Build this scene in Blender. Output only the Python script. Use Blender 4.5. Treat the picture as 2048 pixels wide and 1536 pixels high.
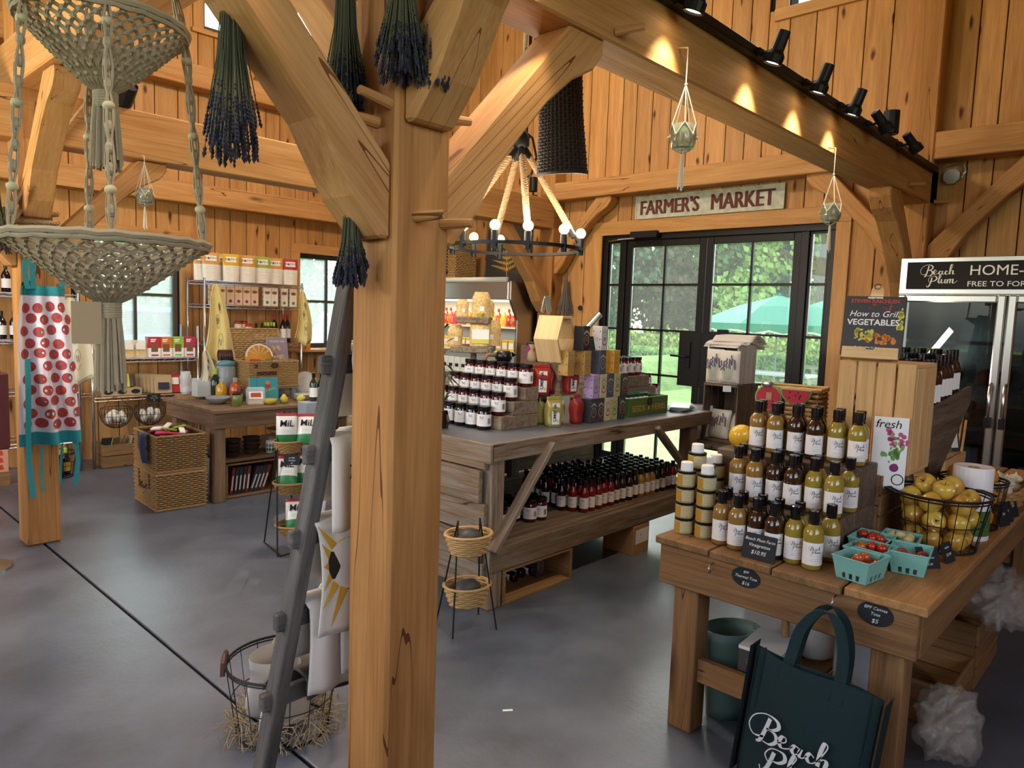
import bpy, bmesh, math, random
from mathutils import Vector as V, Matrix as MX
sc = bpy.context.scene
COL = sc.collection
RND = random.Random(11)
PI = math.pi
for o in list(bpy.data.objects): bpy.data.objects.remove(o)

# ---------------------------------------------------------------- camera
cam_d = bpy.data.cameras.new('camera'); cam = bpy.data.objects.new('camera', cam_d); COL.objects.link(cam)
yaw, pitch, roll = math.radians(43.065), math.radians(5.532), math.radians(1.974)
fw = V((math.cos(yaw)*math.cos(pitch), math.sin(yaw)*math.cos(pitch), -math.sin(pitch)))
rt = V((math.sin(yaw), -math.cos(yaw), 0)); dn = fw.cross(rt)
r2 = rt*math.cos(roll) - dn*math.sin(roll); d2 = rt*math.sin(roll) + dn*math.cos(roll)
m3 = MX((r2, -d2, -fw)).transposed()
cam.matrix_world = MX.Translation((0, 0, 1.57)) @ m3.to_4x4()
cam_d.sensor_width = 36; cam_d.lens = 36*1447.6/2048; cam_d.clip_start = .05; cam_d.clip_end = 300
sc.camera = cam
sc.cycles.max_bounces = 8; sc.cycles.diffuse_bounces = 3; sc.cycles.glossy_bounces = 3; sc.cycles.transparent_max_bounces = 10; sc.cycles.caustics_reflective = False; sc.cycles.caustics_refractive = False
# ---------------------------------------------------------------- light
sc.view_settings.view_transform = 'Standard'; sc.view_settings.look = 'None'
sc.view_settings.gamma = 1; sc.view_settings.exposure = EXPOSURE = 0.6
sc.view_settings.use_curve_mapping = False
w = bpy.data.worlds.new('sky'); sc.world = w; w.use_nodes = True
nt = w.node_tree; bg = nt.nodes['Background']
sky = nt.nodes.new('ShaderNodeTexSky'); sky.sky_type = 'NISHITA'; sky.sun_disc = False
sky.sun_elevation = math.radians(30); sky.sun_rotation = math.radians(45); sky.air_density = 1.0; sky.dust_density = 2.0; sky.ozone_density = 1
hs = nt.nodes.new('ShaderNodeHueSaturation'); hs.inputs['Saturation'].default_value = .55
nt.links.new(sky.outputs[0], hs.inputs['Color']); nt.links.new(hs.outputs[0], bg.inputs[0]); bg.inputs[1].default_value = .75
sd = bpy.data.lights.new('sun', 'SUN'); sun = bpy.data.objects.new('sun', sd); COL.objects.link(sun)
sd.energy = 3.6; sd.angle = math.radians(.6); sd.color = (1, .93, .80)
sun.rotation_euler = V((-.72, -.90, -.46)).to_track_quat('-Z', 'Y').to_euler()
def portal(name, loc, nrm, sx, sy):
    d = bpy.data.lights.new(name, 'AREA'); d.shape = 'RECTANGLE'; d.size = sx; d.size_y = sy; d.cycles.is_portal = True
    o = bpy.data.objects.new(name, d); COL.objects.link(o); o.location = loc
    o.rotation_euler = V(nrm).to_track_quat('-Z', 'Z').to_euler()
portal('daylight_door', (6.45, 3.48, 1.2), (-1, 0, 0), 2.5, 2.5)
portal('added_opening', (-2.6, 3.9, 2.6), (1, 0, 0), 7.2, 2.8); portal('added_opening', (.2, -2.7, 2.7), (0, 1, 0), 3.6, 2.2)  # openings in the unseen walls, added to let daylight in
portal('daylight_window', (2.77, 7.9, 1.65), (0, -1, 0), .9, 1.2)
portal('daylight_window', (5.0, 7.9, 1.65), (0, -1, 0), .9, 1.2)
portal('daylight_window', (4.3, 7.9, 4.9), (0, -1, 0), 2.0, 1.1)
ADDED_SKYL = [(-1.2, .2, 2.4, 4.6), (1.9, 3.3, 2.4, 4.6), (4.2, 5.6, 2.4, 4.6), (-1.0, .6, 5.6, 7.2), (1.6, 3.2, 5.6, 7.4), (3.9, 5.5, 5.6, 7.4)]  # skylights added out of view to brighten the room from above
for a, b, c, d in ADDED_SKYL: portal('added_skylight', ((a+b)/2, (c+d)/2, 5.42), (0, 0, -1), b-a, d-c)

# ---------------------------------------------------------------- mesh helpers
class MB:
    def __init__(s): s.v = []; s.f = []
    def add(s, vs, fs, m=None):
        n = len(s.v); s.v += [tuple(m @ V(p)) for p in vs] if m else [tuple(p) for p in vs]
        s.f += [tuple(i+n for i in f) for f in fs]; return s
    def box(s, a, b, m=None):
        x0, y0, z0 = a; x1, y1, z1 = b
        return s.add([(x0,y0,z0),(x1,y0,z0),(x1,y1,z0),(x0,y1,z0),(x0,y0,z1),(x1,y0,z1),(x1,y1,z1),(x0,y1,z1)],
                     [(0,3,2,1),(4,5,6,7),(0,1,5,4),(1,2,6,5),(2,3,7,6),(3,0,4,7)], m)
    def cbox(s, c, d, m=None):
        return s.box([c[i]-d[i]/2 for i in range(3)], [c[i]+d[i]/2 for i in range(3)], m)
    def tube(s, pts, r, n=6, closed=False, cap=True):
        pts = [V(p) for p in pts]; k = len(pts)
        rs = r if isinstance(r, (list, tuple)) else [r]*k
        up = None; rings = []
        for i in range(k):
            if closed: t = pts[(i+1) % k]-pts[i-1]
            else: t = pts[min(i+1, k-1)]-pts[max(i-1, 0)]
            if t.length < 1e-9: t = V((0, 0, 1))
            t.normalize()
            if up is None: up = V((0, 0, 1)) if abs(t.z) < .9 else V((1, 0, 0))
            a = t.cross(up)
            if a.length < 1e-6: a = t.cross(V((.3, .9, .2)))
            a.normalize(); b = a.cross(t).normalized(); up = b
            rings.append([pts[i]+(a*math.cos(2*PI*j/n)+b*math.sin(2*PI*j/n))*rs[i] for j in range(n)])
        vs = [p for q in rings for p in q]; fs = []
        for i in range(k if closed else k-1):
            i2 = (i+1) % k
            for j in range(n): fs.append((i*n+j, i*n+(j+1) % n, i2*n+(j+1) % n, i2*n+j))
        if cap and not closed: fs += [tuple(range(n-1, -1, -1)), tuple((k-1)*n+j for j in range(n))]
        return s.add(vs, fs)
    def lathe(s, prof, n=16, m=None, cap=True, sq=0):
        vs = []; fs = []; k = len(prof)
        for r, z in prof:
            for j in range(n):
                a = 2*PI*j/n; vs.append((r*math.cos(a), r*math.sin(a), z))
        for i in range(k-1):
            for j in range(n): fs.append((i*n+j, i*n+(j+1) % n, (i+1)*n+(j+1) % n, (i+1)*n+j))
        if cap:
            if prof[0][0] > 1e-4: fs.append(tuple(range(n-1, -1, -1)))
            if prof[-1][0] > 1e-4: fs.append(tuple((k-1)*n+j for j in range(n)))
        return s.add(vs, fs, m)
    def prism(s, poly, t, m=None):
        """poly in local xy, extruded along z from 0 to t"""
        n = len(poly); vs = [(p[0], p[1], 0) for p in poly]+[(p[0], p[1], t) for p in poly]
        fs = [tuple(range(n-1, -1, -1)), tuple(range(n, 2*n))]+[(i, (i+1) % n, n+(i+1) % n, n+i) for i in range(n)]
        return s.add(vs, fs, m)
    def sphere(s, c, r, n=10, k=6, sc_=(1, 1, 1), m=None):
        pr = [(max(1e-5, math.sin(PI*i/k)), -math.cos(PI*i/k)) for i in range(k+1)]
        mm = MX.Translation(c) @ MX.Diagonal((r*sc_[0], r*sc_[1], r*sc_[2], 1))
        return s.lathe(pr, n, (m @ mm) if m else mm, cap=False)
    def grid(s, fn, nu, nv, close_u=False):
        vs = [fn(i/nu, j/nv) for j in range(nv+1) for i in range(nu+1)]
        w_ = nu+1
        return s.add(vs, [(j*w_+i, j*w_+i+1, (j+1)*w_+i+1, (j+1)*w_+i) for j in range(nv) for i in range(nu)])
    def mesh(s, name, mat, smooth=False):
        me = bpy.data.meshes.new(name); me.from_pydata(s.v, [], s.f); me.update()
        if mat: me.materials.append(MAT(mat) if isinstance(mat, str) else mat)
        if smooth: me.shade_smooth()
        return me
    def obj(s, name, mat, parent=None, mtx=None, smooth=False, bev=0, **kw):
        return put(name, s.mesh(name, mat, smooth), parent, mtx, bev, **kw)
def put(name, me, parent=None, mtx=None, bev=0, label=None, cat=None, group=None, kind=None):
    o = bpy.data.objects.new(name, me); COL.objects.link(o)
    if parent: o.parent = parent
    if mtx is not None: o.matrix_local = mtx
    if bev:
        b = o.modifiers.new('b', 'BEVEL'); b.width = bev; b.segments = 1; b.limit_method = 'ANGLE'
    return tag(o, label, cat, group, kind)
def tag(o, label=None, cat=None, group=None, kind=None):
    if label: o['label'] = label
    if cat: o['category'] = cat
    if group: o['group'] = group
    if kind: o['kind'] = kind
    return o
def thing(name, loc, label, cat, group=None, rz=0, kind=None, mtx=None):
    o = bpy.data.objects.new(name, None); COL.objects.link(o); o.empty_display_size = .05
    o.matrix_local = mtx if mtx is not None else MX.Translation(loc) @ MX.Rotation(rz, 4, 'Z')
    return tag(o, label, cat, group, kind)
KIDS = {}
def dup(root, mtx, label=None, group=None, parent=None):
    c = root.copy(); COL.objects.link(c)
    if parent: c.parent = parent
    c.matrix_local = mtx
    if label: c['label'] = label
    if group: c['group'] = group
    for ch in kids(root):
        d = ch.copy(); COL.objects.link(d); d.parent = c
        for g in kids(ch):
            e = g.copy(); COL.objects.link(e); e.parent = d
    return c
def kids(o):
    if o.name not in KIDS: KIDS[o.name] = [c for c in bpy.data.objects if c.parent == o]
    return KIDS[o.name]
def T(x, y, z, rz=0, rx=0, ry=0, s=1):
    m = MX.Translation((x, y, z)) @ MX.Rotation(rz, 4, 'Z') @ MX.Rotation(rx, 4, 'X') @ MX.Rotation(ry, 4, 'Y')
    return m @ MX.Scale(s, 4) if s != 1 else m
def frame(o, xd, yd):
    """matrix with local x along xd, local y along yd, origin o"""
    x = V(xd).normalized(); y = V(yd); y = (y-x*y.dot(x)).normalized(); z = x.cross(y)
    m = MX((x, y, z)).transposed().to_4x4(); m.translation = V(o); return m
ORD = 'first second third fourth fifth sixth seventh eighth ninth tenth eleventh twelfth thirteenth fourteenth fifteenth sixteenth seventeenth eighteenth nineteenth twentieth'.split()

# ---------------------------------------------------------------- materials
MATS = {}
def MAT(n):
    if n not in MATS: raise KeyError(n)
    return MATS[n]
def newmat(name):
    m = bpy.data.materials.new(name); m.use_nodes = True; MATS[name] = m
    nt = m.node_tree; return m, nt, nt.nodes['Principled BSDF']
def srgb(c):
    if isinstance(c, str): c = [int(c[i:i+2], 16)/255 for i in (0, 2, 4)]
    return tuple(x/12.92 if x <= .04045 else ((x+.055)/1.055)**2.4 for x in c)+(1,)
def N(nt, t, **kw):
    n = nt.nodes.new('ShaderNode'+t)
    for k, v in kw.items():
        if k in n.inputs: n.inputs[k].default_value = v
        else: setattr(n, k, v)
    return n
def plain(name, c, rough=.6, metal=0, spec=.5, var=0, bump=0, bscale=200, trans=0, alpha=1, emis=0, coat=0, sheen=0, ior=1.45, sub=0):
    m, nt, b = newmat(name); c = srgb(c)
    b.inputs['Base Color'].default_value = c; b.inputs['Roughness'].default_value = rough; b.inputs['Metallic'].default_value = metal
    b.inputs['Specular IOR Level'].default_value = spec; b.inputs['Transmission Weight'].default_value = trans
    b.inputs['Alpha'].default_value = alpha; b.inputs['Coat Weight'].default_value = coat; b.inputs['Sheen Weight'].default_value = sheen; b.inputs['IOR'].default_value = ior
    if sub: b.inputs['Subsurface Weight'].default_value = sub; b.inputs['Subsurface Radius'].default_value = (.02, .01, .005)
    if emis: b.inputs['Emission Color'].default_value = c; b.inputs['Emission Strength'].default_value = emis
    if var or bump:
        tc = N(nt, 'TexCoord'); nz = N(nt, 'TexNoise', Scale=bscale, Detail=4.0)
        nt.links.new(tc.outputs['Object'], nz.inputs['Vector'])
        if var:
            oi = N(nt, 'ObjectInfo'); ad = N(nt, 'Math', operation='ADD'); nt.links.new(nz.outputs[0], ad.inputs[0]); nt.links.new(oi.outputs['Random'], ad.inputs[1])
            mr = N(nt, 'MapRange'); mr.inputs[1].default_value = .3; mr.inputs[2].default_value = 1.7; mr.inputs[3].default_value = 1-var; mr.inputs[4].default_value = 1+var
            nt.links.new(ad.outputs[0], mr.inputs[0])
            hv = N(nt, 'HueSaturation'); hv.inputs['Color'].default_value = c
            nt.links.new(mr.outputs[0], hv.inputs['Value']); nt.links.new(hv.outputs[0], b.inputs['Base Color'])
        if bump:
            bp = N(nt, 'Bump', Strength=bump, Distance=.002); nt.links.new(nz.outputs[0], bp.inputs['Height']); nt.links.new(bp.outputs[0], b.inputs['Normal'])
    return m
def wood(name, dark, light, rough=.6, gs=1.0, knots=.5, crack=0, weather=0, var=.12, spec=.3, flat=False):
    """grain runs along local x"""
    m, nt, b = newmat(name); L = nt.links.new
    tc = N(nt, 'TexCoord'); oi = N(nt, 'ObjectInfo')
    cv = N(nt, 'CombineXYZ'); mu = N(nt, 'Math', operation='MULTIPLY'); mu.inputs[1].default_value = 37.0
    L(oi.outputs['Random'], mu.inputs[0]); L(mu.outputs[0], cv.inputs[0]); L(mu.outputs[0], cv.inputs[1])
    ad = N(nt, 'VectorMath', operation='ADD'); L(tc.outputs['Object'], ad.inputs[0]); L(cv.outputs[0], ad.inputs[1])
    mp = N(nt, 'Mapping'); mp.inputs['Scale'].default_value = (1.1*gs, 16*gs, 16*gs); L(ad.outputs[0], mp.inputs[0])
    n1 = N(nt, 'TexNoise', Scale=1.0, Detail=5.0, Roughness=.6, Distortion=.8); L(mp.outputs[0], n1.inputs['Vector'])
    mp2 = N(nt, 'Mapping'); mp2.inputs['Scale'].default_value = (6*gs, 170*gs, 170*gs); L(ad.outputs[0], mp2.inputs[0])
    n2 = N(nt, 'TexNoise', Scale=1.0, Detail=2.0); L(mp2.outputs[0], n2.inputs['Vector'])
    mx = N(nt, 'Mix', data_type='FLOAT'); mx.inputs[0].default_value = .35; L(n1.outputs[0], mx.inputs[2]); L(n2.outputs[0], mx.inputs[3])
    cr = N(nt, 'ValToRGB'); e = cr.color_ramp.elements; e[0].position = .32; e[0].color = srgb(dark); e[1].position = .64; e[1].color = srgb(light); L(mx.outputs[0], cr.inputs[0])
    col = cr.outputs[0]
    def mul(col, fac, c):
        q = N(nt, 'Mix', data_type='RGBA', blend_type='MULTIPLY'); L(fac, q.inputs[0]); L(col, q.inputs[6]); q.inputs[7].default_value = c; return q.outputs[2]
    if knots:
        mk = N(nt, 'Mapping'); mk.inputs['Scale'].default_value = (1.6, 5.2, 5.2); L(ad.outputs[0], mk.inputs[0])
        dz = N(nt, 'TexNoise', Scale=3.0); L(mk.outputs[0], dz.inputs['Vector'])
        av = N(nt, 'VectorMath', operation='MULTIPLY_ADD'); av.inputs[1].default_value = (.25, .25, .25); L(dz.outputs['Color'], av.inputs[0]); L(mk.outputs[0], av.inputs[2])
        vo = N(nt, 'TexVoronoi', Scale=.85)
        if flat: vo.voronoi_dimensions = '2D'
        L(av.outputs[0], vo.inputs['Vector'])
        k1 = N(nt, 'ValToRGB'); q = k1.color_ramp.elements; q[0].position = .035 if flat else .06; q[0].color = (1, 1, 1, 1); q[1].position = .09 if flat else .2; q[1].color = (0, 0, 0, 1)
        L(vo.outputs['Distance'], k1.inputs[0])
        sp = N(nt, 'SeparateColor'); L(vo.outputs['Color'], sp.inputs[0])
        gt = N(nt, 'Math', operation='LESS_THAN'); gt.inputs[1].default_value = knots; L(sp.outputs[0], gt.inputs[0])
        kk = N(nt, 'Math', operation='MULTIPLY'); L(k1.outputs[0], kk.inputs[0]); L(gt.outputs[0], kk.inputs[1])
        col = mul(col, kk.outputs[0], (.20, .10, .06, 1))
    if crack:
        mc = N(nt, 'Mapping'); mc.inputs['Scale'].default_value = (.22, 7, 7); L(ad.outputs[0], mc.inputs[0])
        nc = N(nt, 'TexNoise', Scale=1.0, Detail=2.0, Distortion=.1); L(mc.outputs[0], nc.inputs['Vector'])
        sb = N(nt, 'Math', operation='SUBTRACT'); sb.inputs[1].default_value = .5; L(nc.outputs[0], sb.inputs[0])
        ab = N(nt, 'Math', operation='ABSOLUTE'); L(sb.outputs[0], ab.inputs[0])
        lt = N(nt, 'Math', operation='LESS_THAN'); lt.inputs[1].default_value = .0022*crack; L(ab.outputs[0], lt.inputs[0])
        col = mul(col, lt.outputs[0], (.30, .20, .14, 1))
    if weather:
        nw = N(nt, 'TexNoise', Scale=3.0, Detail=6.0, Roughness=.7); L(mp.outputs[0], nw.inputs['Vector'])
        rw = N(nt, 'ValToRGB'); q = rw.color_ramp.elements; q[0].position = .45; q[1].position = .62; L(nw.outputs[0], rw.inputs[0])
        q = N(nt, 'Mix', data_type='RGBA'); mf = N(nt, 'Math', operation='MULTIPLY'); mf.inputs[1].default_value = weather; L(rw.outputs[0], mf.inputs[0]); L(mf.outputs[0], q.inputs[0]); L(col, q.inputs[6]); q.inputs[7].default_value = srgb('8f8578'); col = q.outputs[2]
    hv = N(nt, 'HueSaturation'); mr = N(nt, 'MapRange'); mr.inputs[3].default_value = 1-var; mr.inputs[4].default_value = 1+var
    L(oi.outputs['Random'], mr.inputs[0]); L(mr.outputs[0], hv.inputs['Value']); L(col, hv.inputs['Color'])
    L(hv.outputs[0], b.inputs['Base Color']); b.inputs['Roughness'].default_value = rough; b.inputs['Specular IOR Level'].default_value = spec
    bp = N(nt, 'Bump', Strength=.35, Distance=.003); L(mx.outputs[0], bp.inputs['Height']); L(bp.outputs[0], b.inputs['Normal'])
    return m
def glass(name, tint, rough=0.0, see=.85):
    """thin pane: mostly see-through with a mirror sheen"""
    m, nt, b = newmat(name); L = nt.links.new; nt.nodes.remove(b)
    out = nt.nodes['Material Output']; tr = N(nt, 'BsdfTransparent'); tr.inputs[0].default_value = srgb(tint)
    gl = N(nt, 'BsdfGlossy'); gl.inputs['Roughness'].default_value = rough
    if see < .85:      # dusty pane: a little light is scattered
        tl = N(nt, 'BsdfTranslucent'); tl.inputs[0].default_value = srgb('f4f8fa'); mh_ = N(nt, 'MixShader'); mh_.inputs[0].default_value = .85-see; L(tr.outputs[0], mh_.inputs[1]); L(tl.outputs[0], mh_.inputs[2]); tr = mh_
    fr = N(nt, 'Fresnel', IOR=1.45); mx = N(nt, 'MixShader'); L(fr.outputs[0], mx.inputs[0]); L(tr.outputs[0], mx.inputs[1]); L(gl.outputs[0], mx.inputs[2]); L(mx.outputs[0], out.inputs[0])
    return m
def twocol(name, c1, c2, scale=4, lo=.4, hi=.6, rough=.6, bump=0, stretch=(1, 1, 1), spec=.4, metal=0, detail=5):
    m, nt, b = newmat(name); L = nt.links.new
    tc = N(nt, 'TexCoord'); mp = N(nt, 'Mapping'); mp.inputs['Scale'].default_value = stretch; L(tc.outputs['Object'], mp.inputs[0])
    nz = N(nt, 'TexNoise', Scale=scale, Detail=float(detail)); L(mp.outputs[0], nz.inputs['Vector'])
    cr = N(nt, 'ValToRGB'); e = cr.color_ramp.elements; e[0].position = lo; e[0].color = srgb(c1); e[1].position = hi; e[1].color = srgb(c2)
    L(nz.outputs[0], cr.inputs[0]); L(cr.outputs[0], b.inputs['Base Color'])
    b.inputs['Roughness'].default_value = rough; b.inputs['Specular IOR Level'].default_value = spec; b.inputs['Metallic'].default_value = metal
    if bump: bp = N(nt, 'Bump', Strength=bump, Distance=.003); L(nz.outputs[0], bp.inputs['Height']); L(bp.outputs[0], b.inputs['Normal'])
    return m
def concrete():
    m, nt, b = newmat('concrete'); L = nt.links.new
    tc = N(nt, 'TexCoord'); n1 = N(nt, 'TexNoise', Scale=1.1, Detail=8.0, Roughness=.65); n2 = N(nt, 'TexNoise', Scale=38.0, Detail=4.0)
    L(tc.outputs['Object'], n1.inputs['Vector']); L(tc.outputs['Object'], n2.inputs['Vector'])
    cr = N(nt, 'ValToRGB'); e = cr.color_ramp.elements; e[0].position = .35; e[0].color = srgb('474d56'); e[1].position = .68; e[1].color = srgb('6c737f'); L(n1.outputs[0], cr.inputs[0]); L(cr.outputs[0], b.inputs['Base Color'])  # blue cast of reflected sky is put into the base colour
    mr = N(nt, 'MapRange'); mr.inputs[3].default_value = .20; mr.inputs[4].default_value = .42; L(n1.outputs[0], mr.inputs[0]); L(mr.outputs[0], b.inputs['Roughness'])
    bp = N(nt, 'Bump', Strength=.18, Distance=.004); L(n2.outputs[0], bp.inputs['Height']); L(bp.outputs[0], b.inputs['Normal'])
    b.inputs['Specular IOR Level'].default_value = .75
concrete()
wood('pine', 'a6723e', 'cd9c62', .55, .8, .6, 0, 0, .13, flat=True)
wood('timber', 'a8733c', 'cb9a62', .65, .7, .25, 1.0, 0, .06)
wood('timber_post', '9a6733', 'c08a50', .65, .7, .3, .6, 0, .04)
wood('pine_trim', 'b07c44', 'd0a066', .5, .8, .4, 0, 0, .06, flat=True)
wood('barn_wood', '5b4836', '8d7559', .75, .9, .3, 1.2, .75, .12)
wood('brown_wood', '5d452f', '86684a', .7, .9, .4, .6, .25, .12)
wood('table_wood', '6d4c2d', '9a7246', .65, .9, .5, .5, .1, .1)
wood('crate_wood', 'b98b55', 'd9b27c', .65, .9, .3, 0, 0, .1)
wood('old_crate', '6e5030', '9b7648', .7, .9, .4, .5, .1, .12)
wood('dark_wood', '4a3a2c', '6f5a45', .7, .9, .4, .5, .3, .12)
wood('pale_wood', 'c9a06a', 'e3c491', .55, .8, 0, 0, 0, .05)
wood('ladder_wood', '3d3b38', '6b6762', .7, .8, .2, .6, .3, .1)
wood('whitewash', 'b9b3a4', 'dcd7ca', .8, .9, 0, .8, .15, .05)
plain('black_metal', '17181a', .45, .3)
plain('black_plastic', '0c0c0e', .3)
plain('steel', 'b9b7b2', .28, 1)
plain('chrome', 'd0d0d0', .18, 1)
plain('galv', 'aeb4ae', .4, .8, var=.15, bscale=30)
plain('white', 'f1efe8', .6)
plain('ink', '1d1a1a', .8)
plain('red_ink', 'a2402f', .8)
plain('groove', '0e0b09', .9)
plain('gold_ink', 'd8a94a', .6)
plain('chalk', 'e9e9e4', .9)
plain('slate', '1c1f23', .7, bump=.1)
glass('pane', 'eef5f4', see=.81); glass('dusty_pane', 'e4efee', see=.62)
glass('clear', 'f2f6f4')
# ================================================================ STRUCTURE
def timber(name, p0, p1, w, h, mat='timber', up=(0, 0, 1), bev=.008, **kw):
    """square log from p0 to p1 (centre line of its bottom face is p0-p1), w across, h along up"""
    p0 = V(p0); p1 = V(p1); d = p1-p0; m = frame(p0, d, up)
    return MB().box((0, 0, -w/2), (d.length, h, w/2)).obj(name, mat, mtx=m, bev=bev, **kw)
fl = MB().box((-6, -6, -.1), (6.37, 7.95, -.014)).obj('floor', 'groove', kind='structure')
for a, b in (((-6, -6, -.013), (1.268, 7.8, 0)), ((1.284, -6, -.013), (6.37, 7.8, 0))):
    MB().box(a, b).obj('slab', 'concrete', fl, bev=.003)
def panel(o, xd, yd, L, W, t, name, mat, parent, bev=.003):
    return MB().box((0, 0, 0), (L, W, t)).obj(name, mat, parent, frame(o, xd, yd), bev=bev)
def board_wall(par, a0, a1, ztop, holes, place, seed):
    r = random.Random(seed); a = a0
    while a < a1-.03:
        wd = min(r.choice((.17, .19, .2, .21, .23)), a1-a)
        segs = [(0.0, ztop)]
        for h0, h1, z0, z1 in holes:
            if a+wd > h0+.01 and a < h1-.01:
                ns = []
                for s0, s1 in segs:
                    if s1 <= z0 or s0 >= z1: ns.append((s0, s1)); continue
                    if z0-s0 > .02: ns.append((s0, z0))
                    if s1-z1 > .02: ns.append((z1, s1))
                segs = ns
        for s0, s1 in segs:
            place(a, wd-.008, s0, s1, par)
        a += wd
ZT = 5.3
# left wall (plane y = 7.8)
WL = [(2.35, 3.19, 1.08, 2.2), (4.58, 5.42, 1.08, 2.2), (3.45, 4.25, 4.42, 5.1), (4.42, 5.25, 4.36, 5.1)]
wl = MB()
for x0, x1, z0, z1 in ((-6, 2.35, 0, 4.3), (2.35, 3.19, 0, 1.08), (2.35, 3.19, 2.2, 4.3), (3.19, 4.58, 0, 4.3), (4.58, 5.42, 0, 1.08), (4.58, 5.42, 2.2, 4.3), (5.42, 6.5, 0, 4.3),
                       (-6, 3.45, 4.3, ZT), (3.45, 4.25, 4.3, 4.42), (4.25, 4.42, 4.3, ZT), (4.42, 5.25, 4.3, 4.36), (3.45, 5.25, 5.1, ZT), (5.25, 6.5, 4.3, ZT)):
    wl.box((x0, 7.822, z0), (x1, 7.98, z1))
wl = wl.obj('wall_left', 'groove', kind='structure')
board_wall(wl, -2.0, 6.37, ZT, WL, lambda a, wd, s0, s1, p: panel((a, 7.8, s0), (0, 0, 1), (1, 0, 0), s1-s0, wd, .022, 'board', 'pine', p), 3)
# door wall (plane x = 6.37)
DH = [(2.27, 4.69, -.01, 2.43), (1.95, 2.81, 4.3, 5.1)]
wd_ = MB()
for y0, y1, z0, z1 in ((-6, 2.27, 0, 4.3), (2.27, 4.69, 2.43, 4.3), (4.69, 7.98, 0, 4.3), (-6, 1.95, 4.3, ZT), (1.95, 2.81, 5.1, ZT), (2.81, 7.98, 4.3, ZT)):
    wd_.box((6.392, y0, z0), (6.55, y1, z1))
wdr = wd_.obj('wall_back', 'groove', kind='structure')
board_wall(wdr, -.6, 7.8, ZT, DH, lambda a, wd, s0, s1, p: panel((6.37, a, s0), (0, 0, 1), (0, 1, 0), s1-s0, wd, -.022, 'board', 'pine', p), 5)
cg = MB(); xs_ = sorted({-2.5, 6.6}|{q for s in ADDED_SKYL for q in s[:2]}); ys_ = sorted({-2.6, 8.0}|{q for s in ADDED_SKYL for q in s[2:]})
for a, b in zip(xs_, xs_[1:]):
    for c, d in zip(ys_, ys_[1:]):
        if not any(s[0] <= a and b <= s[1] and s[2] <= c and d <= s[3] for s in ADDED_SKYL): cg.box((a, c, ZT), (b, d, ZT+.1))
cg = cg.obj('ceiling', 'pine', kind='structure')
for i, (a, b, c, d) in enumerate(ADDED_SKYL): MB().box((a, c, ZT+.05), (b, d, ZT+.06)).obj('window_%d' % (20+i), 'pane', kind='structure')  # panes of the added skylights

wr = MB(); [wr.box((a, -2.7, c), (b, -2.6, d)) for a, b, c, d in ((-2.5, -1.6, 0, ZT), (-1.6, 2.0, 0, 1.6), (-1.6, 2.0, 3.8, ZT), (2.0, 6.55, 0, ZT))]; wr.obj('wall_right', 'pine', kind='structure')  # unseen wall closing off light from the right; its opening is added
wf = MB(); [wf.box((-2.6, a, c), (-2.5, b, d)) for a, b, c, d in ((-2.7, .3, 0, ZT), (.3, 7.5, 0, 1.2), (.3, 7.5, 4.0, ZT), (7.5, 8.0, 0, ZT))]; wf.obj('wall_front', 'pine', kind='structure')  # unseen wall cutting low light from behind; its wide opening is added
# trims round the openings
def trim(n, pieces, mat='pine_trim'):
    o = thing('trim_%d' % n, (0, 0, 0), None, None, kind='structure')
    for a, b in pieces:
        d = [b[i]-a[i] for i in range(3)]; ax = max(range(3), key=lambda i: d[i])
        if ax == 2: m = frame(a, (0, 0, 1), (1, 0, 0)); sz = (d[2], d[0], d[1])
        elif ax == 0: m = frame(a, (1, 0, 0), (0, 1, 0)); sz = d
        else: m = frame((a[0]+d[0], a[1], a[2]), (0, 1, 0), (-1, 0, 0)); sz = (d[1], d[0], d[2])
        MB().box((0, 0, 0), sz).obj('casing', mat, o, m, bev=.003)
    return o
def winTrim(n, x0, x1, z0, z1, y=7.8, t=.11):
    trim(n, [((x0-t, y-.025, z0-.03), (x0, y, z1)), ((x1, y-.025, z0-.03), (x1+t, y, z1)), ((x0-t, y-.025, z1), (x1+t, y, z1+t)), ((x0-t-.02, y-.05, z0-.07), (x1+t+.02, y, z0-.03))])
for i, (x0, x1, z0, z1) in enumerate(WL): winTrim(i+1, x0, x1, z0, z1)
trim(5, [((6.345, 4.69, 0), (6.37, 4.82, 2.43)), ((6.345, 2.15, 0), (6.37, 2.27, 2.43)), ((6.345, 2.15, 2.43), (6.37, 4.82, 2.57))])
trim(6, [((6.345, 2.81, 4.22), (6.37, 2.93, 5.15)), ((6.335, 1.8, 4.2), (6.37, 2.93, 4.3))])
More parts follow.
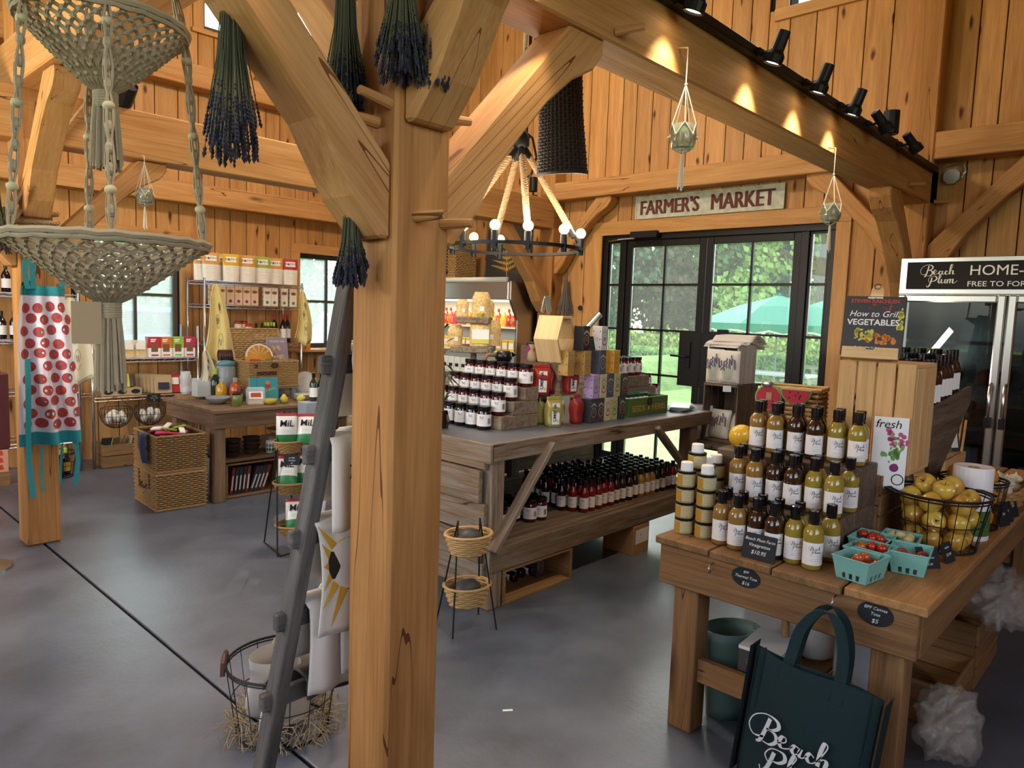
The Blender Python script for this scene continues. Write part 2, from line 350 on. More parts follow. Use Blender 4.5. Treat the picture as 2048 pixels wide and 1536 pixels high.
# window sashes
plain('sash', '4a4640', .5); plain('door_black', '121314', .4, .2)
def window(n, x0, x1, z0, z1, y0=7.86, nx=2, nz=2, mat='sash'):
    w_ = thing('window_%d' % n, (x0, y0, z0), None, None, kind='structure'); W = x1-x0; H = z1-z0; f = .05
    m = MB().box((0, 0, 0), (f, .06, H)).box((W-f, 0, 0), (W, .06, H)).box((f, 0, 0), (W-f, .06, f)).box((f, 0, H-f), (W-f, .06, H)); m.obj('sash_frame', mat, w_, bev=.003)
    for i in range(1, nx): x = W*i/nx; MB().box((x-.014, .01, f), (x+.014, .045, H-f)).obj('muntin', mat, w_)
    for j in range(1, nz): z = H*j/nz; MB().box((f, .012, z-.014), (W-f, .043, z+.014)).obj('muntin', mat, w_)
    for i in range(nx):
        for j in range(nz):
            a0 = f if i == 0 else W*i/nx+.014; a1 = W-f if i == nx-1 else W*(i+1)/nx-.014
            b0 = f if j == 0 else H*j/nz+.014; b1 = H-f if j == nz-1 else H*(j+1)/nz-.014
            MB().box((a0, .025, b0), (a1, .03, b1)).obj('pane', 'dusty_pane', w_)
for i, (x0, x1, z0, z1) in enumerate(WL): window(i+1, x0, x1, z0, z1, nx=2 if i < 2 else 1, nz=2 if i < 2 else 1)
# the big black glazed doors: sidelight, leaf, leaf, sidelight (all along y at x = 6.4)
XD = 6.40
def ybox(m, y0, y1, z0, z1, t=.05, dx=0): return m.box((XD+dx, y0, z0), (XD+dx+t, y1, z1))
def glazed(name, y0, y1, z0, z1, ny, zs, st=.055, kick=0):
    d = thing(name, (XD, (y0+y1)/2, 0), None, None, kind='structure', mtx=MX.Identity(4))
    m = MB(); ybox(m, y0, y0+st, z0, z1); ybox(m, y1-st, y1, z0, z1); ybox(m, y0+st, y1-st, z1-st, z1); ybox(m, y0+st, y1-st, z0, z0+.1); m.obj('door_frame', 'door_black', d, bev=.004)
    ys = [y0+st+(y1-y0-2*st)*i/ny for i in range(ny+1)]; zz = [z0+.1]+list(zs)+[z1-st]
    for y in ys[1:-1]: ybox(MB(), y-.011, y+.011, zz[0], zz[-1], .03, .01).obj('muntin', 'door_black', d)
    for z in zs: ybox(MB(), ys[0], ys[-1], z-.011, z+.011, .03, .01).obj('muntin', 'door_black', d)
    for i in range(ny):
        for j in range(len(zz)-1):
            ybox(MB(), ys[i]+.004, ys[i+1]-.004, zz[j]+.004, zz[j+1]-.004, .006, .022).obj('pane', 'pane', d)
    return d
zs = (.55, 1.0, 1.455, 1.915)
fr = MB(); ybox(fr, 2.27, 4.69, 2.37, 2.43, .1, -.02); ybox(fr, 4.63, 4.69, 0, 2.37, .1, -.02); ybox(fr, 2.27, 2.33, 0, 2.37, .1, -.02)
ybox(fr, 4.40, 4.47, 0, 2.37, .1, -.02); ybox(fr, 2.50, 2.57, 0, 2.37, .1, -.02); fr.obj('trim_7', 'door_black', kind='structure', bev=.004)
glazed('window_5', 4.47, 4.63, .02, 2.37, 1, zs, .02); glazed('window_6', 2.33, 2.50, .02, 2.37, 1, zs, .02)
d1 = glazed('door_1', 3.49, 4.40, .02, 2.37, 2, zs, .07); d2_ = glazed('door_2', 2.57, 3.48, .02, 2.37, 2, zs, .07)
for d, y0, y1, s in ((d1, 3.49, 3.72, 1), (d2_, 3.25, 3.48, -1)):
    ybox(MB(), y0, y1, .92, 1.45, .04, -.012).obj('lock_plate', 'door_black', d, bev=.003)
    ybox(MB(), (y0+y1)/2-.02, (y0+y1)/2+.02, 1.1, 1.36, .02, -.03).obj('handle_plate', 'black_metal', d, bev=.003)
    yc = (y0+y1)/2
    MB().tube([(XD-.01, yc, 1.21), (XD-.06, yc, 1.21), (XD-.065, yc+s*.03, 1.21), (XD-.065, yc+s*.17, 1.215)], .011, 8).obj('handle', 'black_metal', d, smooth=True)
cl = thing('door_closer', (6.36, 4.15, 2.40), 'black hydraulic door closer box on the frame above the glazed doors', 'door closer')
MB().box((-.06, -.16, -.02), (0, .16, .05)).obj('body', 'black_metal', cl, bev=.006)
MB().tube([(-.05, .1, -.02), (-.09, .28, -.03), (-.02, .45, -.035)], .008, 6).obj('arm', 'steel', cl)

# timber frame
PW = .19
def post(x, y, z1, label, mat='timber_post', z0=0, **kw):
    return timber('timber_post', (x, y-PW/2, z0), (x, y-PW/2, z1), PW, PW, mat, up=(0, 1, 0), bev=.01, label=label, cat='post', **kw)
post(1.275, 1.635, 5.2, 'massive golden timber post in the middle of the shop, with wooden pegs')
post(1.275, 5.335, 5.2, 'timber post wrapped in rope, carrying the tomato apron')
post(6.275, 1.635, 5.2, 'timber wall post behind the upright freezer with home-grown sign')
post(6.275, 5.335, 5.2, 'timber wall post between the open dairy cooler and glazed doors')
timber('ceiling_beam', (-3, 1.635, 2.506), (6.37, 1.635, 2.506), PW, .295, label='long cracked timber beam carrying the black track lights', cat='beam')
timber('ceiling_beam', (-3, 5.335, 2.515), (6.37, 5.335, 2.515), PW, .315, label='long cracked timber beam running past the rope-wrapped post', cat='beam')
timber('ceiling_beam', (1.275, -2.5, 2.80), (1.275, 7.8, 2.83), PW, .29, label='timber tie beam above the two standing posts', cat='beam')
timber('wall_girt', (6.27, 1.73, 2.82), (6.27, 5.24, 2.82), PW, .185, label='timber girt on the wall above the market sign', cat='beam')
timber('wall_girt', (6.28, -.6, 2.83), (6.28, 1.54, 2.83), PW, .2, label='timber girt on the wall above the upright freezer', cat='beam')
timber('wall_girt', (-2, 7.71, 2.585), (6.37, 7.71, 2.585), PW, .21, label='timber girt on the window wall above the snack shelves', cat='beam')
timber('wall_girt', (-2, 7.71, 3.76), (6.37, 7.71, 3.76), PW, .22, label='high timber plate on the window wall below the clerestory', cat='beam')
timber('wall_girt', (6.27, 5.43, 2.82), (6.27, 7.8, 2.82), PW, .185, label='timber girt on the wall above the open dairy cooler', cat='beam')
for x in (3.18, 4.32, 5.5): timber('stud', (x-.35, 7.72, 3.97), (x+.15, 7.72, 5.25), .12, .14, 'timber', up=(1, 0, 0), label='slanting timber stud %s the clerestory panes' % {3.18: 'before', 4.32: 'between', 5.5: 'after'}[x], cat='brace')
BP = [(0, 1.755), (.035, 1.755), (.12, 1.85), (.22, 2.02), (.31, 2.12), (.42, 2.24), (.54, 2.34), (.65, 2.40), (.70, 2.46), (.70, 2.51), (.52, 2.51), (0, 1.95)]
def brace(o, dirv, side, dz, t, label, k=1.0):
    """knee brace; o = foot of the post face, dirv = horizontal direction away from the post"""
    zt_ = 2.51+dz
    pl = [(p[0]*k, zt_+(p[1]-2.51)*k) for p in BP]
    m = frame(o, dirv, (0, 0, 1))
    mb = MB(); n = len(pl); mb.prism(pl, t, m @ MX.Translation((0, 0, -t/2)))
    rm = frame(V(o)+V((0, 0, zt_-.6*k)), V(dirv)+V((0, 0, .95)), V((0, 0, 1)))
    inv = rm.inverted(); mb.v = [tuple(inv @ V(p)) for p in mb.v]
    return mb.obj('knee_brace', 'timber', mtx=rm, bev=.008, label=label, cat='brace')
brace((1.37, 1.63, 0), (1, 0, 0), 0, 0, .145, 'curved knee brace from the middle post up to the track-light beam, behind the chandelier')
brace((1.18, 1.63, 0), (-1, 0, 0), 0, 0, .145, 'curved knee brace leaning from the middle post towards the macrame hanger')
brace((1.275, 1.54, 0), (0, -1, 0), 0, .30, .145, 'knee brace rising steeply from the middle post towards the viewer')
brace((1.275, 1.73, 0), (0, 1, 0), 0, .30, .145, 'knee brace behind the hanging lavender on the middle post')
brace((1.37, 5.335, 0), (1, 0, 0), 0, 0, .145, 'knee brace from the rope-wrapped post up over the tall window')
brace((1.18, 5.335, 0), (-1, 0, 0), 0, 0, .145, 'knee brace on the outer side of the rope-wrapped post')
brace((1.275, 5.24, 0), (0, -1, 0), 0, .30, .145, 'upright knee brace behind the macrame cords on the rope-wrapped post')
brace((6.18, 1.63, 0), (-1, 0, 0), 0, 0, .145, 'knee brace under the far end of the track-light beam', 1.25)
brace((6.18, 5.335, 0), (-1, 0, 0), 0, 0, .145, 'curved knee brace beside the fern poster', 1.2)
brace((6.28, 1.73, 0), (0, 1, 0), 0, .32, .13, 'knee brace on the wall beside the market sign, near the freezer', 1.1)
brace((6.28, 1.54, 0), (0, -1, 0), 0, .33, .13, 'knee brace on the wall above the home-grown freezer', 1.15)
brace((6.28, 5.24, 0), (0, -1, 0), 0, .31, .13, 'knee brace on the wall beside the market sign, near the chandelier', 1.05)
# wooden pegs in the frame
def peg(p, d, label):
    d = V(d); m = frame(p, d, (0, 0, 1) if abs(d.z) < .9 else (1, 0, 0))
    MB().lathe([(.016, 0), (.015, .03), (.012, .1), (.011, .102)], 10, MX.Rotation(PI/2, 4, 'Y')).obj('wooden_peg', 'timber', mtx=m, smooth=False, label=label, cat='peg')
peg((1.18, 1.62, 2.06), (-1, .1, .05), 'wooden peg holding a lavender bundle on the middle post, further from the chandelier')
peg((1.18, 1.57, 2.10), (-1, -.1, .1), 'wooden peg below the dark lavender flowers on the middle post, nearer the chandelier')
peg((1.25, 1.54, 1.82), (.1, -1, 0), 'wooden peg on the middle post level with the chandelier ring, left one')
peg((1.345, 1.54, 1.81), (.2, -1, 0), 'wooden peg on the middle post level with the chandelier ring, right one')
peg((1.37, 1.60, 2.11), (1, -.3, .05), 'wooden peg on the side of the middle post under the steep brace')
peg((2.11, 1.54, 2.545), (.3, -1, .05), 'wooden peg in the track-light beam above the big knee brace')
peg((5.62, 1.54, 2.56), (.3, -1, .0), 'wooden peg in the track-light beam near its wall end, upper one')
peg((6.28, 1.54, 2.53), (.5, -1, .0), 'wooden peg in the track-light beam at the wall, lower one')
# ================================================================ OUTSIDE
twocol('lawn_mat', '86a852', 'b0ca6c', 3, .35, .7, .9, .3)
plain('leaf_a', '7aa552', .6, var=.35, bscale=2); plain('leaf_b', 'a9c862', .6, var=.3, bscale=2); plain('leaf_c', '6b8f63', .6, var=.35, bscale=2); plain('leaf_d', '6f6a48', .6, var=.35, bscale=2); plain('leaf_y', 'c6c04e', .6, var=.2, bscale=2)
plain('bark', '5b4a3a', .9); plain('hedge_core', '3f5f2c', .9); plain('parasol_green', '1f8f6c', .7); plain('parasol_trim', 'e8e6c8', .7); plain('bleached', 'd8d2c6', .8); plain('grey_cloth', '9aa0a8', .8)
MB().box((-60, -60, -.4), (90, 90, -.12)).obj('lawn', 'lawn_mat', kind='structure')
def leaves(pts, size, r):
    m = MB()
    for p in pts:
        a = V((r.gauss(0, 1), r.gauss(0, 1), r.gauss(0, 1))).normalized(); b = a.orthogonal().normalized(); c = a.cross(b); s = size*r.uniform(.6, 1.3); p = V(p)
        m.add([p-b*s, p+c*s*.55, p+b*s, p-c*s*.55], [(0, 1, 2, 3)])
    return m
def tree(x, y, h, rx, mat, label, n=2600, seed=1, lo=.12, size=.2):
    r = random.Random(seed); t = thing('tree', (x, y, -.12), label, 'tree', 'trees beyond the lawn')
    m = MB().tube([(0, 0, 0), (.1, .05, h*.3), (-.05, .1, h*.6), (0, 0, h*.85)], [.28, .22, .14, .05], 7)
    for k in range(7):
        a = r.uniform(0, 2*PI); z = h*r.uniform(.25, .6); m.tube([(0, 0, z), (math.cos(a)*rx*.4, math.sin(a)*rx*.4, z+h*.1), (math.cos(a)*rx*.75, math.sin(a)*rx*.75, z+h*.2)], [.1, .07, .03], 5)
    m.obj('trunk', 'bark', t)
    cl_ = [(r.gauss(0, .45)*rx, r.gauss(0, .45)*rx, h*r.uniform(lo, .95), r.uniform(.25, .45)*rx) for _ in range(26)]
    pts = []
    for _ in range(n):
        c = r.choice(cl_); d = V((r.gauss(0, 1), r.gauss(0, 1), r.gauss(0, 1))).normalized()*c[3]*r.uniform(.6, 1.05)
        pts.append((c[0]+d.x, c[1]+d.y, max(.2, c[2]+d.z*.8)))
    leaves(pts, size, r).obj('foliage', mat, t)
TR = [(26, 19.5, 9, 3.2, 'leaf_c', 'dark bluish tree behind the first glazed panes beside the chandelier'), (27, 16.5, 8, 2.6, 'leaf_d', 'bronze-leaved tree seen through the left door leaf'),
      (30, 15.5, 12, 3.4, 'leaf_a', 'tall green tree behind the meeting stiles of the doors'), (29, 12.2, 11, 3.4, 'leaf_c', 'shady green tree behind the flagpole'), (25, 9.2, 10, 3.0, 'leaf_b', 'sunlit yellow-green tree above the parasol'),
      (28, 6.5, 11, 3.4, 'leaf_b', 'sunlit tree beyond the second parasol'), (30, 22, 10, 3.5, 'leaf_a', 'green tree seen past the chandelier through the sidelight')]
for i, (x, y, h, rx, mt, lb) in enumerate(TR): tree(x, y, h, rx, mt, lb, seed=i+3, n=9000, size=.15)
for i, (x, y, h, rx, lb) in enumerate(((38, 21, 14, 6, 'tall tree filling the back behind the bronze one'), (39, 13, 14, 6, 'tall tree filling the back above the far hedge'))): tree(x, y, h, rx, 'leaf_c', lb, seed=i+80, n=7000, size=.3)
TL = [(5, 30, 9, 4, 'leaf_c', 'blurred dark tree beyond the hanger window'), (11, 30, 10, 4.5, 'leaf_a', 'blurred green tree between the shelf windows'), (18, 31, 10, 4.5, 'leaf_c', 'blurred dark tree beyond the window by the ladder'), (8, 36, 12, 5, 'leaf_a', 'tall blurred tree far beyond the parked car'), (24, 32, 11, 5, 'leaf_a', 'blurred green tree far beyond the cooler')]
for i, (x, y, h, rx, mt, lb) in enumerate(TL): tree(x, y, h, rx, mt, lb, seed=i+30, n=2600, size=.3)
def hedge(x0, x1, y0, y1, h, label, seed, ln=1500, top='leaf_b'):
    r = random.Random(seed); t = thing('hedge', ((x0+x1)/2, (y0+y1)/2, -.12), label, 'hedge', 'clipped hedges'); X = (x1-x0)/2; Y = (y1-y0)/2
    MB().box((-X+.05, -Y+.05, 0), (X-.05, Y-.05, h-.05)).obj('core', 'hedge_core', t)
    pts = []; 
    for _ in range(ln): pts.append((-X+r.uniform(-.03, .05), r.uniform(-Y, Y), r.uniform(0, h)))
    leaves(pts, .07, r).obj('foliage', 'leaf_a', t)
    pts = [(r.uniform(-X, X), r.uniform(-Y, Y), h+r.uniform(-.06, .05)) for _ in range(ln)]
    leaves(pts, .07, r).obj('sun_painted_top', top, t)  # lighter leaf colour paints sun onto the hedge top
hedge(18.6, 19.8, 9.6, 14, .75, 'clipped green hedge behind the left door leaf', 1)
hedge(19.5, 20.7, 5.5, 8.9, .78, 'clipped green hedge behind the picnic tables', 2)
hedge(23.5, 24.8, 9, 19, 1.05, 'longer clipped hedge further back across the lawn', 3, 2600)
for i, (x, y, lb) in enumerate(((22.2, 15.5, 'yellow-green flower bed before the far hedge, by the sidelight'), (22.2, 12.6, 'yellow-green flower bed before the far hedge, left leaf'), (22.3, 9.6, 'yellow flower bed left of the parasol pole'), (22.4, 6.4, 'yellow flower bed right of the parasol pole'))):
    r = random.Random(60+i); t = thing('flower_bed', (x, y, -.12), lb, 'flowers', 'flower beds')
    leaves([(r.gauss(0, .35), r.gauss(0, 1.0), abs(r.gauss(.6, .3))) for _ in range(900)], .1, r).obj('foliage', 'leaf_b', t)
    leaves([(r.gauss(0, .35), r.gauss(0, 1.0), abs(r.gauss(.9, .2))) for _ in range(250)], .09, r).obj('blossoms', 'leaf_y', t)
def parasol(x, y, zt, rad, label):
    t = thing('parasol', (x, y, -.12), label, 'parasol', 'green garden parasols'); zt += .12
    MB().tube([(0, 0, 0), (0, 0, zt-.03)], .022, 8).obj('pole', 'grey_cloth', t)
    MB().lathe([(.25, 0), (.25, .06), (.05, .09)], 14).obj('base', 'grey_cloth', t)
    MB().sphere((0, 0, zt), .04, 8, 5).obj('finial', 'parasol_green', t)
    n = 8; can = MB(); tr = MB(); ze = zt-.62
    for k in range(n):
        a0 = 2*PI*k/n; a1 = 2*PI*(k+1)/n
        e0 = V((math.cos(a0)*rad, math.sin(a0)*rad, ze)); e1 = V((math.cos(a1)*rad, math.sin(a1)*rad, ze)); c = V((0, 0, zt))
        m0 = e0.lerp(c, .5)+V((0, 0, .06)); m1 = e1.lerp(c, .5)+V((0, 0, .06))
        vs = [c, m0, m1, e0, e1]; em = (e0+e1)/2
        d = V((0, 0, -.2)); pts = [e0+d*.75, e0.lerp(e1, .2)+d, e0.lerp(e1, .4)+d*.7, e0.lerp(e1, .6)+d, e0.lerp(e1, .8)+d*.7, e1+d*.75]
        can.add(vs, [(0, 1, 2), (1, 3, 4, 2)]); can.add([e0, e1]+pts, [(0, 2, 3, 4, 5, 6, 7, 1)])
        tr.tube([p*1.003 for p in pts], .018, 4)
    o = can.obj('canopy', 'parasol_green', t); s = o.modifiers.new('s', 'SOLIDIFY'); s.thickness = .006
    tr.obj('edging', 'parasol_trim', t)
parasol(15.2, 6.5, 2.16, 1.75, 'green garden parasol with pale scalloped edging')
parasol(17.6, 6.05, 2.25, 1.6, 'second green garden parasol half hidden behind the first')
def picnic(x, y, rz, label):
    t = thing('picnic_table', (x, y, -.12), label, 'table', 'picnic tables', rz)
    for j in range(5): MB().box((-.95, -.37+j*.15, .70), (.95, -.37+j*.15+.14, .74)).obj('top_plank', 'bleached', t)
    for s in (-1, 1):
        MB().box((-.95, s*.75-.13, .42), (.95, s*.75+.13, .46)).obj('bench_plank', 'bleached', t)
        for e in (-.7, .7): MB().tube([(e, s*.3, .7), (e, s*.85, 0)], .045, 4).obj('leg', 'bleached', t)
    for e in (-.7, .7): MB().box((e-.03, -.85, .38), (e+.03, .85, .42)).obj('crossbar', 'bleached', t)
picnic(13.6, 6.0, PI/2, 'bleached picnic table under the green parasol'); picnic(16.5, 5.6, PI/2, 'bleached picnic table further back in the garden')
MB().tube([(20.5, 10.9, -.12), (20.5, 10.9, 6)], .04, 8).obj('flagpole', 'bleached', label='thin pale pole standing on the lawn', cat='pole')
# parked blue car and grass bank beyond the left wall windows
plain('car_blue', '6f8fc0', .35, .2); plain('car_dark', '27303c', .2); twocol('asphalt', '8f959b', 'a6abb0', 8, .3, .7, .9)
MB().box((-8, 12.0, -.11), (30, 26, -.05)).obj('road', 'asphalt', kind='structure')
bk = MB().grid(lambda u, v: (-6+30*u, 9.0+2.8*v, -.12+.75*math.sin(PI*min(1, v*1.2))**.8 if v < .8 else -.12), 30, 8).obj('grass_bank', 'lawn_mat', kind='structure')
def car(x, y, col, label):
    t = thing('parked_car', (x, y, -.05), label, 'car', 'parked cars')
    pr = [(-2.2, .35), (2.2, .35), (2.25, .8), (2.0, .95), (1.2, 1.02), (.55, 1.5), (-1.2, 1.52), (-1.9, 1.0), (-2.25, .85)]
    MB().prism(pr, 1.7, frame((0, .85, 0), (1, 0, 0), (0, 0, 1))).obj('body', col, t, bev=.06)
    MB().prism([(-1.1, 1.05), (1.0, 1.05), (.5, 1.42), (-1.1, 1.45)], 1.74, frame((0, .87, 0), (1, 0, 0), (0, 0, 1))).obj('side_glass', 'car_dark', t)
    for a in (-1.4, 1.4):
        for b in (-.8, .8): MB().lathe([(.33, -.1), (.33, .1)], 16, frame((a, b, .33), (1, 0, 0), (0, 0, 1))).obj('wheel', 'car_dark', t)
car(5.6, 14.2, 'car_blue', 'blue car parked beyond the hanger window'); car(11.0, 14.4, 'car_blue', 'blue car parked beyond the window by the ladder')
# ================================================================ LETTERING
TXT = {}
def text_mesh(s, size=1.0, bold=0, ext=.0006, mat='ink', align='CENTER', shear=0, space=1.0):
    key = (s, size, bold, ext, mat, align, shear, space)
    if key not in TXT:
        c = bpy.data.curves.new('lettering', 'FONT'); c.body = s; c.size = size; c.align_x = align; c.align_y = 'CENTER'; c.offset = bold; c.extrude = ext; c.shear = shear; c.space_character = space; c.resolution_u = 3
        o = bpy.data.objects.new('lettering', c); COL.objects.link(o); bpy.context.view_layer.update()
        me = bpy.data.meshes.new_from_object(o.evaluated_get(bpy.context.evaluated_depsgraph_get())); bpy.data.objects.remove(o)
        me.materials.clear(); me.materials.append(MAT(mat)); TXT[key] = me
    return TXT[key]
def text(s, parent, mtx, size, mat='ink', name='lettering', **kw):
    return put(name, text_mesh(s, size, mat=mat, **kw), parent, mtx)
def smooth_path(pts, k=6):
    out = []
    for i in range(len(pts)-1):
        p0 = V(pts[max(i-1, 0)]); p1 = V(pts[i]); p2 = V(pts[i+1]); p3 = V(pts[min(i+2, len(pts)-1)])
        for j in range(k):
            t = j/k
            out.append(.5*((2*p1)+(p2-p0)*t+(2*p0-5*p1+4*p2-p3)*t*t+(3*p1-p0-3*p2+p3)*t**3))
    out.append(V(pts[-1])); return out
def ribbon(mb, pts, w, z=0.0):
    """brush stroke: thick on the way down, thin on the way up"""
    n = len(pts); L = []; Rr = []
    for i in range(n):
        t = pts[min(i+1, n-1)]-pts[max(i-1, 0)]; t = t.normalized() if t.length > 1e-9 else V((1, 0))
        ww = w*(.30+.70*max(0, -t.y)**.8); nn = V((-t.y, t.x))*ww/2
        L.append((pts[i].x+nn.x, pts[i].y+nn.y, z)); Rr.append((pts[i].x-nn.x, pts[i].y-nn.y, z))
    mb.add(L+Rr, [(i, i+1, n+i+1, n+i) for i in range(n-1)])
SCRIPT = [  # hand-drawn brush script, two lines, about 2.0 wide and 1.4 tall
 [(.42, 1.18), (.36, .9), (.28, .62), (.2, .56)],
 [(.34, .72), (.12, .68), (.0, .86), (.08, 1.1), (.32, 1.24), (.56, 1.2), (.62, 1.06), (.5, .95), (.38, .93), (.56, .9), (.62, .76), (.5, .62), (.34, .62)],
 [(.66, .76), (.8, .84), (.8, .93), (.72, .93), (.68, .8), (.74, .69), (.88, .74), (.96, .84)],
 [(1.1, .86), (1.0, .88), (.95, .76), (1.02, .69), (1.1, .78), (1.13, .88), (1.11, .73), (1.18, .7), (1.26, .8)],
 [(1.4, .84), (1.32, .89), (1.26, .78), (1.33, .69), (1.44, .76), (1.56, 1.0), (1.62, 1.2), (1.55, 1.24), (1.5, 1.0), (1.49, .7)],
 [(1.5, .8), (1.58, .9), (1.65, .87), (1.64, .72), (1.74, .72)],
 [(.62, .5), (.58, .3), (.5, .05), (.4, -.02), (.36, .08)],
 [(.52, .24), (.44, .38), (.56, .56), (.8, .58), (.86, .44), (.74, .32), (.6, .3)],
 [(.9, .26), (1.02, .46), (1.08, .62), (1.02, .64), (.97, .4), (1.0, .2), (1.1, .26)],
 [(1.12, .42), (1.1, .28), (1.16, .2), (1.25, .28), (1.29, .42), (1.28, .26), (1.34, .2), (1.4, .28)],
 [(1.4, .42), (1.41, .2)], [(1.41, .28), (1.49, .42), (1.54, .4), (1.54, .2)], [(1.54, .28), (1.62, .42), (1.68, .4), (1.67, .24), (1.74, .2), (1.9, .34)]]
SCR = {}
def script_mesh(size, mat, w=.075, both=True, k=5):
    key = (size, mat, w)
    if key not in SCR:
        m = MB()
        for st in SCRIPT: ribbon(m, [V(p) for p in smooth_path([V(q) for q in st], k)], w)
        m.v = [((p[0]-.95)*size, (p[1]-.62)*size, 0) for p in m.v]
        SCR[key] = m.mesh('script_lettering', mat)
    return SCR[key]
def scribble(mb, x0, x1, y, h, r, z=0, w=.0012):
    """a line of small handwriting that cannot be read"""
    p = []; x = x0
    while x < x1: p.append(V((x, y+r.uniform(-h, h)*.5))); x += h*.45
    ribbon(mb, p, w*1.6, z)
# ================================================================ HANGING THINGS
plain('jute', 'a8987a', .9, bump=.4, bscale=400); plain('rope', 'b0906a', .9, bump=.4, bscale=300); plain('bead', 'c3b68c', .6); plain('kraft', '9a8260', .8); plain('white_cord', 'e2d9c8', .9); plain('wicker_dark', '2c2420', .6); plain('bulb', 'ffe2b0', .2, emis=6); plain('lamp_face', 'ffe9c4', .3, emis=12)
plain('lav_stem', '4f5038', .9, var=.2, bscale=5); plain('lav_flower', '2d2e3c', .9, var=.3, bscale=20); plain('lav_grey', '6d665f', .9)
def helix_rope(mb, p0, p1, r, turns, strands=3, n=None, rs=None):
    p0 = V(p0); p1 = V(p1); d = p1-p0; m = frame(p0, d, (0, 0, 1) if abs(d.normalized().z) < .9 else (1, 0, 0)); L = d.length; n = n or int(turns*8)
    for s in range(strands):
        mb.tube([m @ V((L*i/n, math.cos(2*PI*(turns*i/n+s/strands))*r*.5, math.sin(2*PI*(turns*i/n+s/strands))*r*.5)) for i in range(n+1)], rs or r*.56, 5)
# two-tier macrame hanger
mh = thing('macrame_hanger', (.61, 1.90, 0), 'large two-tier macrame plant hanger of beige cord with beads, in front', 'plant hanger', rz=math.radians(43))
def net(mb, R, z0, dz, n=30, rows=12, cr=.0042):
    def P_(k, j):
        t = j/rows; r = R*(1-t)**.85+.02*t; a = 2*PI*k/n
        return V((math.cos(a)*r, math.sin(a)*r, z0-dz*t**1.15))
    for k in range(n):
        for s in (-1, 1):
            mb.tube([P_(k+s*.5*(j % 2), j) for j in range(rows+1)], cr, 4, cap=False)
            mb.tube([P_(k+s*.5*(j % 2)+s*.16, j) for j in range(rows+1)], cr*.8, 4, cap=False)
        for j in range(1, rows-1):
            if (j+k) % 2 == 0 or j < 7: mb.sphere(P_(k+.5*(j % 2), j), .0075, 5, 4)
def ring(mb, R, z, r, n=40, wob=0): mb.tube([(math.cos(2*PI*i/n)*R, math.sin(2*PI*i/n)*R, z+wob*math.sin(i*2.7)) for i in range(n)], r, 6, closed=True)
def tassel(mb, x, y, z0, z1, r0, r1, n, rr, seed):
    r = random.Random(seed)
    for _ in range(n):
        a = r.uniform(0, 2*PI); q = math.sqrt(r.random())
        mb.tube([(x+math.cos(a)*q*r0, y+math.sin(a)*q*r0, z0), (x+math.cos(a)*q*(r0+r1)*.55, y+math.sin(a)*q*(r0+r1)*.55, z0+(z1-z0)*.55), (x+math.cos(a)*q*r1, y+math.sin(a)*q*r1, z1+r.uniform(-.012, .012))], rr, 4)
for nm, R, z, dz, ta in (('lower_bowl', .222, 1.712, .14, 1.36), ('upper_bowl', .178, 2.205, .145, 1.885)):
    m = MB(); ring(m, R, z, .008, 44, .002); ring(m, R*.99, z-.012, .006, 40, .002); net(m, R, z-.008, dz); m.obj(nm, 'jute', mh)
    m = MB(); tassel(m, 0, 0, z-dz*.9, ta, .02, .036, 80, .0034, 4); m.obj('tassel', 'jute', mh)
    m = MB(); [ring(m, .023, z-dz-.012-.006*i, .005, 14) for i in range(6)]; m.obj('binding', 'jute', mh)
for i, a in enumerate((41, 149, 211, 301)):
    a = math.radians(a); c = MB(); bd = MB(); r = random.Random(i)
    p0 = V((math.cos(a)*.21, math.sin(a)*.21, 1.715)); p1 = V((math.cos(a)*.172, math.sin(a)*.172, 2.2)); p2 = V((math.cos(a)*.05, math.sin(a)*.05, 2.75))
    for q0, q1 in ((p0, p1), (p1, p2)):
        for s in range(4):
            o = V((.006*math.cos(s*PI/2), .006*math.sin(s*PI/2), 0))
            c.tube([q0.lerp(q1, t)+o*(.5+1.1*abs(math.sin(t*PI*5))) for t in [k/30 for k in range(31)]], .003, 4)
        for k in range(1, 11):
            p = q0.lerp(q1, k/11)
            if k % 4 == 2: MB().sphere(p, .0125, 10, 7, (1, 1, .85)).obj('bead', 'bead', mh, smooth=True)
            else: c.sphere(p, .0095, 6, 5, (1, 1, 1.5))
    c.obj('knotted_cord', 'jute', mh)
MB().box((-.0008, -.034, -.05), (.0008, .034, .05)).obj('price_tag', 'kraft', mh, T(-.035, .035, 1.515, .1))
MB().tube([(-.035, .035, 1.56), (-.03, .04, 1.585), (-.03, .02, 1.59), (-.03, -.01, 1.575)], .0012, 4).obj('tag_string', 'ink', mh)

# rope lashed round the left post
rp = thing('lashing_rope', (1.275, 5.335, 2.0), 'thick hemp rope lashed and knotted round the post beside the macrame', 'rope')
m = MB()
for k in range(3):
    z = -.03+k*.055; c = [V((-.115, -.118, z)), V((.115, -.115, z+.01)), V((.115, .115, z+.02)), V((-.115, .115, z+.01)), V((-.115, -.118, z))]
    for a, b in zip(c, c[1:]): helix_rope(m, a, b, .015, 5)
m.obj('coils', 'rope', rp)
m = MB(); r = random.Random(5)
for k in range(7): 
    n = V((r.gauss(0, 1), r.gauss(0, 1), r.gauss(0, 1))).normalized(); b = n.orthogonal().normalized(); c = n.cross(b); cc = V((-.135, -.13, .06))
    m.tube([cc+(b*math.cos(t)+c*math.sin(t))*r.uniform(.03, .045)+n*.008*k*.3 for t in [2*PI*q/12 for q in range(12)]], .012, 6, closed=True)
m.obj('knot', 'rope', rp)
